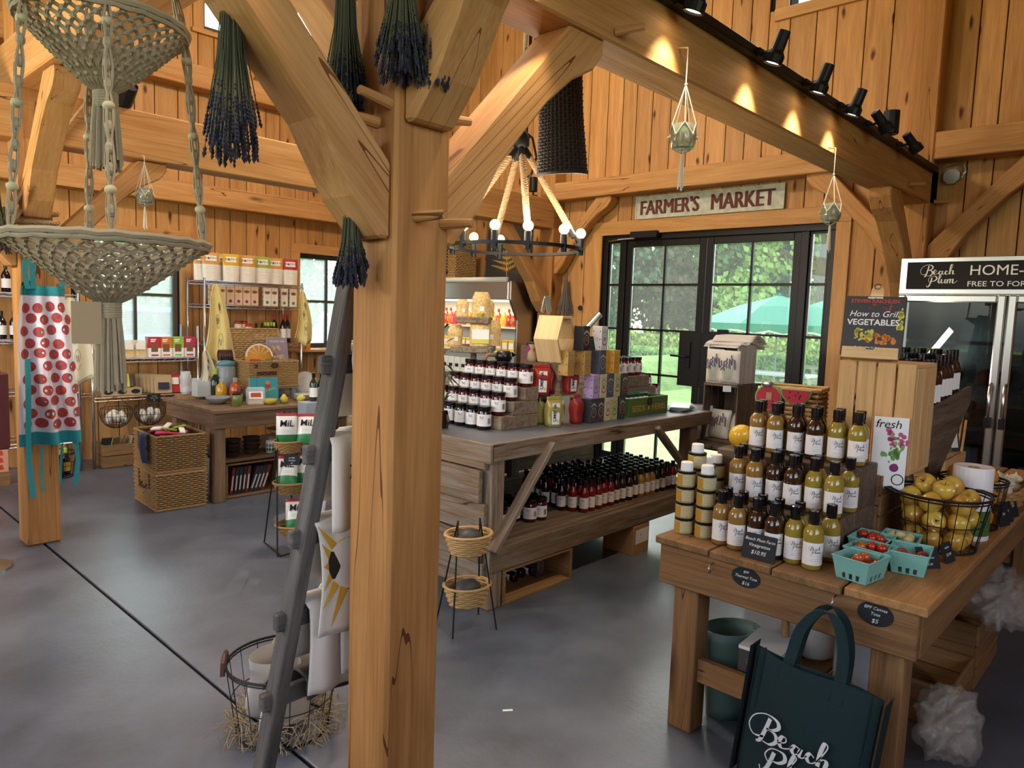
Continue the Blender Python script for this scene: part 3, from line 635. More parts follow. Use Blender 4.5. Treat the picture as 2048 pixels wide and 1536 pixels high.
m = MB(); helix_rope(m, (-.13, -.12, .08), (.02, -.13, .38), .012, 14); helix_rope(m, (-.12, -.12, .1), (-.14, -.1, .24), .012, 6); m.obj('tail', 'rope', rp)
r2_ = thing('hanging_rope', (1.66, 5.2, 2.93), 'hemp rope with a big knot running up beside the black spotlight', 'rope')
m = MB(); helix_rope(m, (-.02, 0, 0), (-.3, .03, -.45), .010, 16); helix_rope(m, (.0, 0, 0), (.1, .05, .6), .010, 16); m.obj('strand', 'rope', r2_)
m = MB()
for k in range(7):
    n = V((r.gauss(0, 1), r.gauss(0, 1), r.gauss(0, 1))).normalized(); b = n.orthogonal().normalized(); c = n.cross(b)
    m.tube([(b*math.cos(t)+c*math.sin(t))*r.uniform(.03, .05) for t in [2*PI*q/12 for q in range(12)]], .012, 6, closed=True)
m.obj('knot', 'rope', r2_)

# chandelier
def chandelier(x, y, z, label, lit=3):
    t = thing('rope_chandelier', (x, y, z), label, 'chandelier', rz=math.radians(43.065-90)); R = .375
    m = MB(); n = 56
    for i in range(n):
        a0 = 2*PI*i/n; a1 = 2*PI*(i+1)/n; q = []
        for a in (a0, a1):
            for rr, zz in ((R-.03, -.008), (R, -.008), (R, .008), (R-.03, .008)): q.append((math.cos(a)*rr, math.sin(a)*rr, zz))
        m.add(q, [(0, 1, 5, 4), (1, 2, 6, 5), (2, 3, 7, 6), (3, 0, 4, 7)])
    m.obj('ring_frame', 'black_metal', t)
    hub = V((.02, 0, .56)); MB().lathe([(.02, -.05), (.045, -.02), (.045, .03), (.015, .07)], 12).obj('hub', 'black_metal', t, T(hub.x, hub.y, hub.z), smooth=True)
    for a in (-15, -78, 111, 195):
        a = math.radians(a); e = V((math.cos(a)*(R-.015), math.sin(a)*(R-.015), .01)); d = (hub-e).normalized()
        rp_ = MB(); helix_rope(rp_, e+d*.11, hub-d*.10, .017, 11, rs=.0105); rp_ = rp_.obj('rope', 'rope', t)
        [MB().tube(pp_, .016, 10).obj('ferrule', 'black_metal', t) for pp_ in ([e+d*.06, e+d*.12], [hub-d*.11, hub-d*.05])]
        q = MB(); bb = d.cross(V((0, 0, 1))).normalized(); up_ = bb.cross(d)
        for kk, off in enumerate((.022, .045)):
            s1, s2 = (bb, d) if kk else (up_, d)
            MB().tube([e+d*off+(s1*math.cos(w_)+s2*math.sin(w_))*.014 for w_ in [2*PI*i/10 for i in range(10)]], .0035, 5, closed=True).obj('link', 'black_metal', t)
    for a in (-79, -46, -14, 103, 130, 160, 225, 255):
        a = math.radians(a); c = (math.cos(a)*(R-.015), math.sin(a)*(R-.015), 0)
        s = MB().lathe([(.017, -.03), (.017, .055), (.012, .058)], 12).obj('lamp_holder', 'black_metal', t, T(*c), smooth=False)
        MB().sphere((0, 0, .082), .026, 12, 8).obj('bulb', 'bulb', s)
        if lit and (lit < 10 or a > 1.5 and a < 2.5):
            d = bpy.data.lights.new('bulb_light', 'POINT'); d.energy = lit if lit < 10 else lit*4; d.color = (1, .86, .66); d.shadow_soft_size = .026 if lit < 10 else .2
            o = bpy.data.objects.new('bulb_light', d); COL.objects.link(o); o.parent = t; o.location = (c[0], c[1], .14)
    m = MB().tube([hub+V((.02, 0, .05)), hub+V((.06, 0, .02)), hub+V((.085, 0, -.08)), hub+V((.06, 0, -.17)), hub+V((.02, 0, -.2))], .007, 6); m.obj('cable', 'black_metal', t)
    m = MB(); helix_rope(m, hub+V((0, 0, .06)), hub+V((.02, .02, 2.0)), .012, 60); m.obj('hanging_rope', 'rope', t)
    MB().tube([hub+V((.03, 0, .05)), hub+V((.05, .02, 2.0))], .005, 5).obj('flex', 'black_metal', t)
    return t
chandelier(2.865, 2.70, 1.918, 'round black iron chandelier on thick ropes with lit globe bulbs')
chandelier(-.7, 4.3, 2.1, 'matching rope chandelier hanging over the aisle behind the macrame', 16); chandelier(3.3, 4.3, 4.25, 'matching rope chandelier hung high under the added skylights', 22)  # unseen pair, inferred from glass reflections, placed to brighten the left wall

# black track with spotlights along the beam
tk = MB().box((-.5, 1.495, 2.725), (6.18, 1.54, 2.765)).obj('light_track', 'black_metal', bev=.004, label='black lighting track fixed along the big timber beam', cat='light track')
SP = [(2.43, 1), (3.11, 1), (3.63, 1), (4.11, 1), (4.56, 0), (5.18, 0)]
for i, (x, lit) in enumerate(SP+[(1.6, 1), (.6, 1)]):
    lab = 'black track spotlight, %s from the middle post, %s' % (ORD[i] if i < 6 else ['first past', 'second past'][i-6], 'lit' if lit else 'unlit and turned aside')
    t = thing('track_spotlight', (x, 1.50, 2.735), lab, 'spotlight', 'spotlights on the black track')
    MB().box((-.03, -.02, -.015), (.03, .0, .02)).tube([(0, -.01, .0), (.0, -.06, .005)], .008, 6).obj('bracket', 'black_metal', t)
    dirv = V((-.05, .35, -1)) if lit else V((.55, -.4, -.7)); mm = frame((0, -.085, .0), dirv, (1, 0, 0)) @ MX.Rotation(PI/2, 4, 'Y')
    MB().lathe([(.004, -.085), (.026, -.08), (.028, .0), (.041, .02), (.041, .055), (.036, .056), (.032, .045)], 16, cap=False).obj('lamp_body', 'black_metal', t, mm, smooth=False)
    MB().lathe([(.034, .047), (.001, .0475)], 16).obj('lamp_face', 'lamp_face' if lit else 'black_plastic', t, mm)
    if lit:
        d = bpy.data.lights.new('spot_light', 'SPOT'); d.energy = 15; d.color = (1, .82, .58); d.spot_size = math.radians(70); d.spot_blend = .6; d.shadow_soft_size = .03
        o = bpy.data.objects.new('spot_light', d); COL.objects.link(o); o.parent = t; o.matrix_local = frame((0, -.085, 0), dirv, (1, 0, 0)) @ MX.Rotation(-PI/2, 4, 'Y') @ T(0, 0, -.07)
def upcan(x, y, z, label, r=.042, tilt=0):
    t = thing('uplight', (x, y, z), label, 'spotlight'); MB().lathe([(r*.9, .05), (r, .055), (r, .2), (r*.93, .2), (r*.9, .19)], 18).obj('lamp_body', 'black_metal', t, T(0, 0, 0, 0, tilt))
    MB().lathe([(.05, 0), (.05, .012), (.01, .014)], 14).tube([(0, 0, .01), (0, 0, .06)], .01, 6).obj('bracket', 'black_metal', t)
upcan(5.33, 1.60, 2.80, 'tall black cylinder lamp standing on the beam near the wall', .05)
upcan(5.9, 5.30, 2.83, 'black cylinder lamp standing on the beam behind the chandelier', .045)
upcan(1.80, 5.30, 2.83, 'black cylinder lamp lying tilted on the beam behind the macrame', .05, .9)
upcan(1.66, 5.30, 2.83, 'low black cylinder lamp on the beam beside the hemp knot', .05, .3)
st = MB().box((2.95, 1.73, 2.56), (4.5, 1.77, 2.59)).obj('strip_light', 'white', bev=.004, label='slim white strip fixture running behind the big beam', cat='strip light')
jb = thing('junction_box', (6.35, 1.44, 2.715), 'grey metal electrical box with curved conduit on the boards', 'electrical box')
MB().prism([(math.cos(PI/8+PI/4*k)*.058, math.sin(PI/8+PI/4*k)*.058) for k in range(8)], .04, frame((0, 0, 0), (0, -1, 0), (0, 0, 1)) @ MX.Translation((0, 0, 0))).obj('cover', 'galv', jb)
MB().tube([(-.01, -.06, -.01), (-.01, -.085, .03), (-.01, -.07, .08), (-.01, -.02, .1), (-.01, .03, .09), (-.01, .07, .075)], .008, 8).obj('conduit', 'galv', jb)

# FARMER'S MARKET sign
twocol('tin', 'aab0a2', 'c9cdbc', 14, .35, .65, .5, .15); plain('sign_red', '5f2a22', .7)
sg = thing('market_sign', (6.345, 3.503, 2.685), 'long galvanised sign reading farmer\'s market above the glazed doors', 'sign', mtx=frame((6.343, 3.503, 2.686), (0, -1, 0), (0, 0, 1)))
MB().box((-.775, -.112, -.012), (.775, .112, 0)).obj('tin_sheet', 'tin', sg, bev=.004)
m = MB(); [m.box(a, b) for a, b in (((-.775, -.112, 0), (.775, -.100, .008)), ((-.775, .100, 0), (.775, .112, .008)), ((-.775, -.1, 0), (-.763, .1, .008)), ((.763, -.1, 0), (.775, .1, .008)))]; m.obj('rolled_edge', 'tin', sg)
def fit_text(s, parent, cx, cy, W, Hh, mat, z=.003, bold=.01, name='lettering', yaw_=None, **kw):
    me = text_mesh(s, 1.0, bold=bold, ext=.004, mat=mat, **kw); xs = [v.co.x for v in me.vertices]; ys = [v.co.y for v in me.vertices]
    sx = W/(max(xs)-min(xs)); sy = Hh/(max(ys)-min(ys))
    m_ = MX.Translation((cx, cy, z)) @ MX.Diagonal((sx, sy, .3, 1)) @ MX.Translation((-(max(xs)+min(xs))/2, -(max(ys)+min(ys))/2, 0))
    return put(name, me, parent, m_)
for dx in (-.007, 0, .007): fit_text("FARMER'S", sg, -.385+dx, .0, .65, .145, 'sign_red', bold=0); fit_text('MARKET', sg, .38+dx, .0, .61, .145, 'sign_red', bold=0)

# lavender bundles
def lav(top, L, spread, n, label, seed, up=.55, mats=('lav_stem', 'lav_flower'), lean=(0, 0), thick=.0016, wide=.012, heads=True, flip=False):
    r = random.Random(seed); t = thing('lavender_bundle', top, label, 'dried flowers', 'hanging bundles of dried lavender'); s = MB(); f = MB()
    sg_ = 1 if flip else -1
    for _ in range(n):
        a = r.uniform(0, 2*PI); q = math.sqrt(r.random()); l = L*r.uniform(.7, 1.0)
        b = V((math.cos(a)*q*wide, math.sin(a)*q*wide, 0)); e = V((math.cos(a)*q*spread+lean[0]*l, math.sin(a)*q*spread+lean[1]*l, sg_*l)); mdl = b.lerp(e, .5)*1.0; mdl.x *= .8; mdl.y *= .8
        st_ = b+V((0, 0, -sg_*L*.07*r.random())); s.tube([st_, mdl, e], thick, 3, cap=False)
        if heads:
            d = (e-mdl).normalized(); k = r.randint(4, 8)
            for j in range(k):
                c = e-d*(.009*j+(.012 if j > k-3 else 0)); rr = .0042*(1.2-.1*j)*r.uniform(.8, 1.25)
                f.add([c+V((rr, 0, 0)), c+V((-rr*.5, rr*.87, 0)), c+V((-rr*.5, -rr*.87, 0)), c+d*rr*2, c-d*rr*1.6], [(0, 1, 3), (1, 2, 3), (2, 0, 3), (1, 0, 4), (2, 1, 4), (0, 2, 4)])
    s.obj('stems', mats[0], t); 
    if heads: f.obj('flower_heads', mats[1], t, kind='stuff')
    MB().tube([(math.cos(i*.7)*wide*1.05, math.sin(i*.7)*wide*1.05, -.002*i+.004) for i in range(19)], .0012, 4).obj('twine', 'rope', t)
    return t
lav((.80, 1.66, 2.30), .40, .065, 150, 'large lavender bundle hanging under the brace beside the macrame', 1, lean=(0, 0), wide=.02)
lav((1.13, 1.70, 2.44), .36, .055, 200, 'dark lavender bundle hanging against the left edge of the middle post', 2, wide=.02)
lav((1.16, 1.50, 2.46), .32, .065, 200, 'dark lavender bundle hanging over the front of the middle post', 3, wide=.02)
lav((1.235, 1.46, 2.46), .33, .045, 160, 'dark lavender bundle tucked behind the steep brace', 4, wide=.02)
lav((1.115, 1.68, 2.04), .12, .03, 60, 'upturned green lavender stems tied to a peg', 5, heads=False, flip=True, wide=.012)
lav((1.115, 1.64, 1.83), .20, .045, 130, 'black lavender bundle hanging below the brace by the ladder top', 6, wide=.018)
lav((1.05, 5.16, 2.26), .44, .08, 120, 'green lavender bundle hanging at the outer side of the rope-wrapped post', 7, wide=.022)
lav((.93, 5.1, 1.95), .32, .08, 60, 'sparse dark lavender bundle hanging lower at the outer post edge', 10, wide=.02)
lav((1.36, 1.46, 2.36), .20, .02, 14, 'small wisp of lavender beside the chandelier brace', 8, wide=.008)
lav((6.3, 5.12, 1.98), .42, .09, 140, 'grey dried bunch hanging on the boards beside the cooler', 9, mats=('lav_grey', 'lav_grey'), wide=.012)

# glass votives in cord nets
plain('votive', 'cfd3c0', .08, trans=.75, spec=.6)
def votive(top, zb, label, s=1.0):
    x, y, zt_ = top; t = thing('hanging_votive', (x, y, zb), label, 'candle holder', 'glass candle holders hung in cord nets')
    MB().lathe([(.001, 0), (.04*s, 0), (.05*s, .025*s), (.048*s, .06*s), (.043*s, .09*s), (.039*s, .088*s), (.044*s, .058*s), (.045*s, .028*s), (.036*s, .008*s), (.001, .008*s)], 14, cap=False).obj('glass_pot', 'votive', t, smooth=True)
    m = MB(); kz = .24*s; b = MB()
    for k in range(5):
        a = 2*PI*k/5; a2 = 2*PI*(k+.5)/5
        P0 = V((math.cos(a)*.046*s, math.sin(a)*.046*s, .092*s)); 
        m.tube([(0, 0, kz), P0], .0022*s, 4)
        for aa in (a2, a2-2*PI/5):
            q = V((math.cos(aa)*.055*s, math.sin(aa)*.055*s, .045*s)); m.tube([P0, q], .002*s, 4); m.tube([q, (math.cos(aa)*.03*s, math.sin(aa)*.03*s, -.005), (0, 0, -.02*s)], .002*s, 4)
        MB().sphere((math.cos(a2)*.056*s, math.sin(a2)*.056*s, .045*s), .006*s, 6, 5).obj('bead', 'bead', t)
    m.tube([(0, 0, kz), (0, 0, zt_-zb)], .0025, 4); m.sphere((0, 0, kz), .006, 6, 5)
    tassel(m, 0, 0, -.02*s, -.15*s, .004, .014, 10, .0018, 3); m.obj('cord_net', 'white_cord', t)
    MB().tube([(0, .0, zt_-zb), (0, .06, zt_-zb+.01)], .004, 5).obj('nail', 'pale_wood', t)
votive((2.52, 1.50, 2.60), 2.225, 'glass votive in a pale cord net hanging from the beam front')
votive((4.10, 1.50, 2.52), 2.13, 'glass votive in a cord net hanging before the door corner', 1.05)
votive((1.90, 5.20, 2.53), 2.22, 'dark glass votive in a cord net hanging near the tall window', 1.1)

# long dark wicker basket hanging by ropes
plain('weave_gap_shade', '120e0c', .9)
def weave(mb, fn, nu, nv, amp, r, closed=False, sides=4, sub=2):
    """horizontal strands passing in and out between stakes on surface fn(u, v) -> (point, normal)"""
    for j in range(nv):
        pts = []; K = nu*sub
        for i in range(K if closed else K+1):
            p, n = fn(i/K, (j+.5)/nv); pts.append(V(p)+V(n)*amp*math.sin(PI*(i/sub+j)))if sub == 1 else pts.append(V(p)+V(n)*amp*math.cos(PI*(i/sub+j)))
        mb.tube(pts, r, sides, closed=closed)
def stakes(mb, fn, nu, r, closed=False, k=6):
    for i in range(nu+(0 if closed else 1)): mb.tube([fn(i/nu, q/k)[0] for q in range(k+1)], r, 4)
tb = thing('trough_basket', (2.7, 2.3, 2.55), 'long dark wicker trough basket hanging behind the big knee brace', 'basket', mtx=frame((2.70, 2.275, 2.555), (.5, -.75, .05), (-.2, .21, .96)))
def tf(u, v):
    a = PI*(u-.5)*.95; wv = .10+.04*max(0, .45-v)+.02*max(0, v-.8)*3
    n = V((math.sin(a), 0, math.cos(a)*.7)).normalized(); return (math.sin(a)*wv, -.31+.62*v, math.cos(a)*wv*.75-.04), n
m = MB(); weave(m, tf, 16, 42, .005, .0062, sub=2); m.obj('weave', 'wicker_dark', tb)
m = MB(); stakes(m, lambda u, v: (V(tf(u, v)[0]), None), 16, .005); m.tube([tf(i/16, 0)[0] for i in range(17)], .01, 5); m.tube([tf(i/16, 1)[0] for i in range(17)], .009, 5); m.obj('stakes', 'wicker_dark', tb)
m = MB().grid(lambda u, v: V(tf(u, v)[0])*.985, 16, 12); m.obj('inner_sheet', 'weave_gap_shade', tb)  # near-black sheet stands in for shade between the strands
MB().box((-.03, .0, 0), (.03, .11, .002)).obj('price_tag', 'kraft', tb, T(-.13, .16, .0))
hr = thing('basket_ropes', (2.6, 2.42, 2.75), 'pale twisted ropes with dark tape holding the trough basket', 'rope')
m = MB(); helix_rope(m, (0, 0, -.2), (.02, .02, .5), .008, 24); helix_rope(m, (.06, -.05, -.1), (.08, -.03, .5), .008, 22); m.obj('rope', 'white_cord', hr)
MB().tube([(.02, -.01, -.2), (.035, 0, .5)], .006, 5).obj('tape', 'ink', hr)
# ================================================================ PRODUCT BUILDERS
FACE = math.atan2(-.62, -1)          # most labels are turned towards the shop door side
def rep(proto, spots, group=None):
    """proto becomes the first spot, copies the rest; spots = [(matrix, label)]"""
    for i, (m, lb) in enumerate(spots):
        if i == 0:
            proto.matrix_local = m; proto['label'] = lb
            if group: proto['group'] = group
        else: dup(proto, m, lb, group)
def bend(me, r, ang=0, z=0):
    """wrap a flat mesh (x right, y up) round a vertical cylinder of radius r"""
    me = me.copy()
    for v in me.vertices:
        a = ang+v.co.x/r; v.co = (math.cos(a)*(r+v.co.z), math.sin(a)*(r+v.co.z), z+v.co.y)
    return me
def label_band(r, z0, z1, half, mat='white', n=14, ang=0):
    m = MB(); vs = []
    for j, z in enumerate((z0, z1)):
        for i in range(n+1): a = ang-half+2*half*i/n; vs.append((math.cos(a)*r, math.sin(a)*r, z))
    return m.add(vs, [(i, i+1, n+2+i, n+1+i) for i in range(n)])
def lines_mesh(name, rows, w, mat, seed, h=.004, wd=.0011):
    r = random.Random(seed); m = MB()
    for y, a in rows: scribble(m, -w*a, w*a, y, h, r, 0, wd)
    return m.mesh(name, mat)
plain('cap_black', '0d0d0f', .22, coat=.5); plain('paper', 'efe9e2', .7); plain('lid_black', '15161a', .25, .4)
for n_, c_ in (('s_tan', '8f6c33'), ('s_brown', '37200f'), ('s_olive', '97822f'), ('s_red', '7d1016'), ('s_dark', '2a0b0d'), ('s_tan2', 'a98342'), ('s_jam', '4a0d10'), ('s_black', '1a0a0c'), ('s_green', '16351f'), ('s_orange', 'b5401a')): plain(n_, c_, .1, coat=.6, spec=.6)
def bottle(mat, seed):
    pr = [(.0005, .002), (.029, 0), (.0325, .006), (.0318, .03), (.0325, .095), (.0335, .112), (.031, .131), (.022, .146), (.018, .152)]
    b = MB().lathe(pr, 18).obj('dressing_bottle', mat, smooth=True, cat='bottle')
    MB().lathe([(.018, .146), (.018, .156), (.0167, .158), (.0167, .163), (.018, .165), (.018, .197), (.017, .2)], 18).obj('cap', 'cap_black', b, smooth=False)
    lb = label_band(.0332, .018, .094, 1.45, ang=0).obj('paper_label', 'paper', b, smooth=True)
    put('script_lettering', bend(script_mesh(.0225, 'ink', .07, k=3), .0337, 0, .069), lb)
    put('small_print', bend(lines_mesh('small_print', [(-.012, .7), (-.038, .5)], .020, 'ink', seed, .0022, .0005), .0337, 0, .062), lb)
    put('flavour_print', bend(lines_mesh('flavour_print', [(-.022, .75), (-.029, .85)], .020, 'red_ink', seed+5, .004, .0008), .0337, 0, .062), lb)
    return b
def jar(mat, seed, name='jam_jar', lid='lid_black'):
    b = MB().lathe([(.0005, .002), (.032, 0), (.036, .005), (.036, .078), (.033, .09), (.030, .097)], 18).obj(name, mat, smooth=True, cat='jar')
    MB().lathe([(.0335, .096), (.0345, .098), (.0345, .112), (.033, .114)], 18).obj('lid', lid, b)
    lb = label_band(.0366, .018, .076, 1.5).obj('paper_label', 'paper', b, smooth=True)
    put('script_lettering', bend(script_mesh(.014, 'ink', .07, k=3), .037, -.1, .06), lb)
    put('small_print', bend(lines_mesh('small_print', [(-.005, .6), (-.012, .8), (-.019, .6)], .02, 'ink', seed, .002, .0005), .037, -.1, .052), lb)
    m = MB(); rr = random.Random(seed); x = 0
    while x < .016: w_ = rr.choice((.0006, .001, .0016)); m.add([(x, 0, 0), (x+w_, 0, 0), (x+w_, .028, 0), (x, .028, 0)], [(0, 1, 2, 3)]); x += w_+.001
    put('barcode', bend(m.mesh('barcode', 'ink'), .037, .75, .03), lb)
    return b
def sauce(mat, seed):
    b = MB().lathe([(.0005, .002), (.022, 0), (.0245, .005), (.0245, .1), (.021, .115), (.0125, .132), (.0115, .15)], 14).obj('sauce_bottle', mat, smooth=True, cat='bottle')
    MB().lathe([(.0125, .125), (.0135, .165), (.0125, .168)], 12).obj('cap', 'cap_black', b)
    lb = label_band(.025, .022, .08, 1.5, n=10).obj('paper_label', 'paper', b, smooth=True)
    put('script_lettering', bend(script_mesh(.011, 'ink', .07, k=2), .0254, 0, .064), lb)
    put('small_print', bend(lines_mesh('small_print', [(-.012, .7), (-.02, .8)], .016, 'red_ink', seed, .003, .0007), .0254, 0, .058), lb)
    return b
# ================================================================ MIDDLE TABLE
def plank(par, a, b, mat, name='plank', bev=.004):
    """axis-aligned plank, grain along its longest side, placed in parent space"""
    d = [b[i]-a[i] for i in range(3)]; ax = max(range(3), key=lambda i: d[i])
    if ax == 2: m = frame(a, (0, 0, 1), (1, 0, 0)); sz = (d[2], d[0], d[1])
    elif ax == 0: m = frame(a, (1, 0, 0), (0, 1, 0)); sz = d
    else: m = frame((b[0], a[1], a[2]), (0, 1, 0), (-1, 0, 0)); sz = (d[1], d[0], d[2])
    return MB().box((0, 0, 0), sz).obj(name, mat, par, m, bev=bev)
def strut(par, p0, p1, w, t, mat, name='brace', up=(0, 1, 0)):
    p0 = V(p0); p1 = V(p1); d = p1-p0
    return MB().box((0, -w/2, -t/2), (d.length, w/2, t/2)).obj(name, mat, par, frame(p0, d, V(up)), bev=.004)
plain('zinc_top', '6b6d70', .45, .3, var=.15, bscale=8)
mt = thing('display_table', (0, 0, 0), 'weathered barn-wood display table with jars on top and sauces on its shelf', 'table')
MX0, MX1, MY0, MY1, MZ = 2.62, 4.95, 2.58, 3.85, .895
MB().box((MX0+.01, MY0+.01, MZ-.03), (MX1-.01, MY1-.01, MZ)).obj('table_top', 'zinc_top', mt, bev=.003)
plank(mt, (MX0, MY0-.012, MZ-.092), (MX1, MY0+.015, MZ+.002), 'barn_wood', 'apron'); plank(mt, (MX0-.015, MY0-.012, MZ-.1), (MX0+.012, MY1, MZ+.002), 'barn_wood', 'apron'); plank(mt, (MX1-.02, MY0, MZ-.092), (MX1+.01, MY1, MZ+.002), 'barn_wood', 'apron')
for x in (MX0+.02, 4.68):
    for y in (MY0+.005, MY1-.11): plank(mt, (x, y, 0), (x+.095, y+.095, MZ-.09), 'barn_wood', 'leg')
r = random.Random(4); z = .10
for i, hh in enumerate((.16, .15, .17, .18, .13)):
    off = (.0, .012, -.004, .02, .004)[i]; plank(mt, (MX0-.012-off, MY0+.03+.02*(i % 2), z), (MX0+.018-off, MY1-.05, min(z+hh-.006, MZ-.1)), 'barn_wood', 'side_plank'); z += hh
plank(mt, (MX0+.03, MY0+.0, .20), (4.7, MY0+.035, .335), 'barn_wood', 'shelf_apron')
for j in range(6): plank(mt, (MX0+.02, MY0+.036+j*.2, .315), (4.78, MY0+.23+j*.2, .342), 'barn_wood', 'shelf_plank')
for i, z in enumerate((.36, .53, .70)): plank(mt, (MX0+.1, MY1-.14, z), (4.75, MY1-.115, z+.16), 'brown_wood', 'back_plank')
plank(mt, (3.93, MY1-.2, .34), (4.02, MY1-.15, .8), 'dark_wood', 'back_post')
strut(mt, (2.63, MY0-.02, .33), (3.08, MY0-.02, .86), .065, .03, 'barn_wood'); strut(mt, (4.16, MY0-.02, .85), (4.68, MY0-.02, .44), .065, .03, 'barn_wood')
# stepped riser with jam jars, rows along y
rs = thing('stepped_riser', (0, 0, MZ), 'four-step grey wooden riser holding rows of dark jam jars', 'riser')
for i in range(3):
    plank(rs, (2.99+.1*i, 2.87, .08*i), (3.31, 3.66, .08*(i+1)-.002), 'barn_wood', 'step_board', .003)
jp = {k: jar(k, i) for i, k in enumerate(('s_jam', 's_black'))}
sp = {'s_jam': [], 's_black': []}
for row, (x, z, n, y0) in enumerate(((2.945, 0, 5, 2.965), (3.04, .08, 6, 2.945), (3.14, .16, 6, 2.945), (3.24, .24, 6, 2.915))):
    for i in range(n):
        y = y0+.096*i; k = 's_black' if row == 0 else 's_jam'
        lb = '%s jam jar, %s from the bag end %s' % ('near-black' if row == 0 else 'dark red', ORD[i], ['on the table before the riser', 'on the lowest riser step', 'on the middle riser step', 'on the top riser step'][row])
        sp[k].append((T(x, y, MZ+z+.001, FACE+RND.uniform(-.12, .12), s=1.19), lb))
for k in sp: rep(jp[k], sp[k], 'jam jars on the stepped riser')
# boxes with crest prints
BXC = dict(lilac='b99cc0', sand='cfc39a', slate_blue='4a5060', charcoal='3c3d40', amber='d19a3a', ochre='b08a4c', blackbox='26262a', silver='c9c9cc', lime='b9b77e', brownbox='4a3326')
for k, c in BXC.items(): plain('bx_'+k, c, .45)
plain('pr_cream', 'e9dfc4', .6); plain('pr_red', 'a8342c', .6); plain('pr_blue', '5a73ae', .6); plain('pr_green', '5f7f4d', .6); plain('pr_orange', 'cf7a2c', .6)
def arc(mb, cx, cy, r0, r1, a0, a1, n=14, z=0, sy=1.0):
    vs = []
    for i in range(n+1):
        a = a0+(a1-a0)*i/n
        for q in (r0, r1): vs.append((cx+math.cos(a)*q, cy+math.sin(a)*q*sy, z))
    mb.add(vs, [(2*i, 2*i+1, 2*i+3, 2*i+2) for i in range(n)])
def disc(mb, cx, cy, r, n=14, z=0, sy=1.0): mb.add([(cx+math.cos(2*PI*i/n)*r, cy+math.sin(2*PI*i/n)*r*sy, z) for i in range(n)], [tuple(range(n))])
BX = {}
def crest_box(col, acc, ring_):
    key = (col, acc, ring_)
    if key in BX: return BX[key]
    W, D, H = .069, .074, .153
    b = MB().box((-W/2, -D, 0), (W/2, 0, H)).obj('tea_box', 'bx_'+col, bev=.002, cat='box')
    F = lambda x, z, off=.0006: frame((x, -D-off, z), (1, 0, 0), (0, 0, 1))
    m = MB(); arc(m, 0, .092, .022, .030, .35, PI-.35); o = m.obj('name_arch', ring_, b, F(0, 0))
    m = MB()
    for i in range(8): a = .5+(PI-1.0)*i/7; m.cbox((math.cos(a)*.026, .092+math.sin(a)*.026, .0006), (.0035, .005, .0004))
    m.obj('name_marks', 'bx_charcoal' if ring_ == 'pr_cream' else 'pr_cream', b, F(0, 0))
    m = MB(); arc(m, 0, .066, .024, .0255, 0, 2*PI, 24, 0, 1.2); arc(m, 0, .12, .006, .0075, 0, PI); m.obj('medallion', ring_, b, F(0, 0))
    m = MB(); arc(m, 0, .056, .018, .025, PI+.35, 2*PI-.35); [disc(m, sx*.027, .012, .004, 6) for sx in (-1, 1)]; disc(m, 0, .07, .007, 8, 0, 1.5); m.obj('smile_band', acc, b, F(0, 0))
    m = MB(); [disc(m, sx*.011, .078, .0035, 6, 0, 2.2) for sx in (-1, 1)]; [disc(m, sx*.013, .06, .004, 6, 0, 1.6) for sx in (-1, 1)]; [disc(m, sx*.028, .128, .004, 5, 0, 1.4) for sx in (-1, 1)]; m.obj('leaf_print', 'pr_green' if acc != 'pr_green' else 'pr_red', b, F(0, 0))
    m = MB(); rr = random.Random(3); scribble(m, -.015, .015, .022, .003, rr, 0, .0006); m.obj('small_print', ring_, b, F(0, 0))
    m = MB(); [disc(m, sx*.026, zz, .004, 5, 0, 1.5) for sx in (-1, 1) for zz in (.02, .07, .12)]; arc(m, 0, .07, .008, .0095, 0, 2*PI); m.obj('side_print', 'bx_brownbox', b, frame((-W/2-.0006, -D/2, 0), (0, -1, 0), (0, 0, 1)))
    b['_used'] = 0; BX[key] = b; return b
ROWS = [(0, 3.672, [('charcoal', 'pr_red', 'pr_cream'), ('charcoal', 'pr_red', 'pr_cream'), ('sand', 'pr_red', 'bx_charcoal'), ('lime', 'pr_green', 'bx_charcoal'), ('charcoal', 'pr_red', 'pr_cream')], [0, .076, .152, .228, .315]),
        (1, 3.685, [('lilac', 'pr_blue', 'bx_charcoal'), ('sand', 'pr_red', 'bx_charcoal'), ('slate_blue', 'pr_blue', 'pr_cream'), ('lime', 'pr_red', 'bx_charcoal'), ('charcoal', 'pr_red', 'pr_cream')], [0, .08, .156, .235, .32]),
        (2, 3.585, [('ochre', 'pr_orange', 'bx_charcoal'), ('slate_blue', 'pr_blue', 'pr_cream'), ('amber', 'pr_orange', 'bx_charcoal')], [0, .16, .315]),
        (3, 3.56, [('blackbox', 'pr_red', 'pr_cream'), ('silver', 'pr_red', 'bx_charcoal')], [0, .19])]
BS = {}
for row, x0, cols, xs in ROWS:
    for i, (c, dx) in enumerate(zip(cols, xs)):
        lb = '%s crest-printed tea box, %s box in the %s row of the pile' % (c[0].replace('blackbox', 'black').replace('_', ' '), ORD[i], ['bottom', 'second', 'third', 'top'][row])
        BS.setdefault(c, []).append((T(x0+dx+.034, 2.815, MZ+.154*row+.001, RND.uniform(-.02, .02)), lb))
for x, z, c, lb in ((3.44, 2, 'ochre', 'plain-sided ochre tea box at the hexagon end of the third row'), (3.62, 1, 'lilac', None), (3.61, 0, 'charcoal', None)):
    if lb: BS.setdefault(('ochre', 'pr_orange', 'bx_charcoal'), []).append((T(x+.034, 2.83, MZ+.154*z+.001), lb))
for c, s in BS.items(): rep(crest_box(*c), s, 'crest-printed boxes piled on the display table')
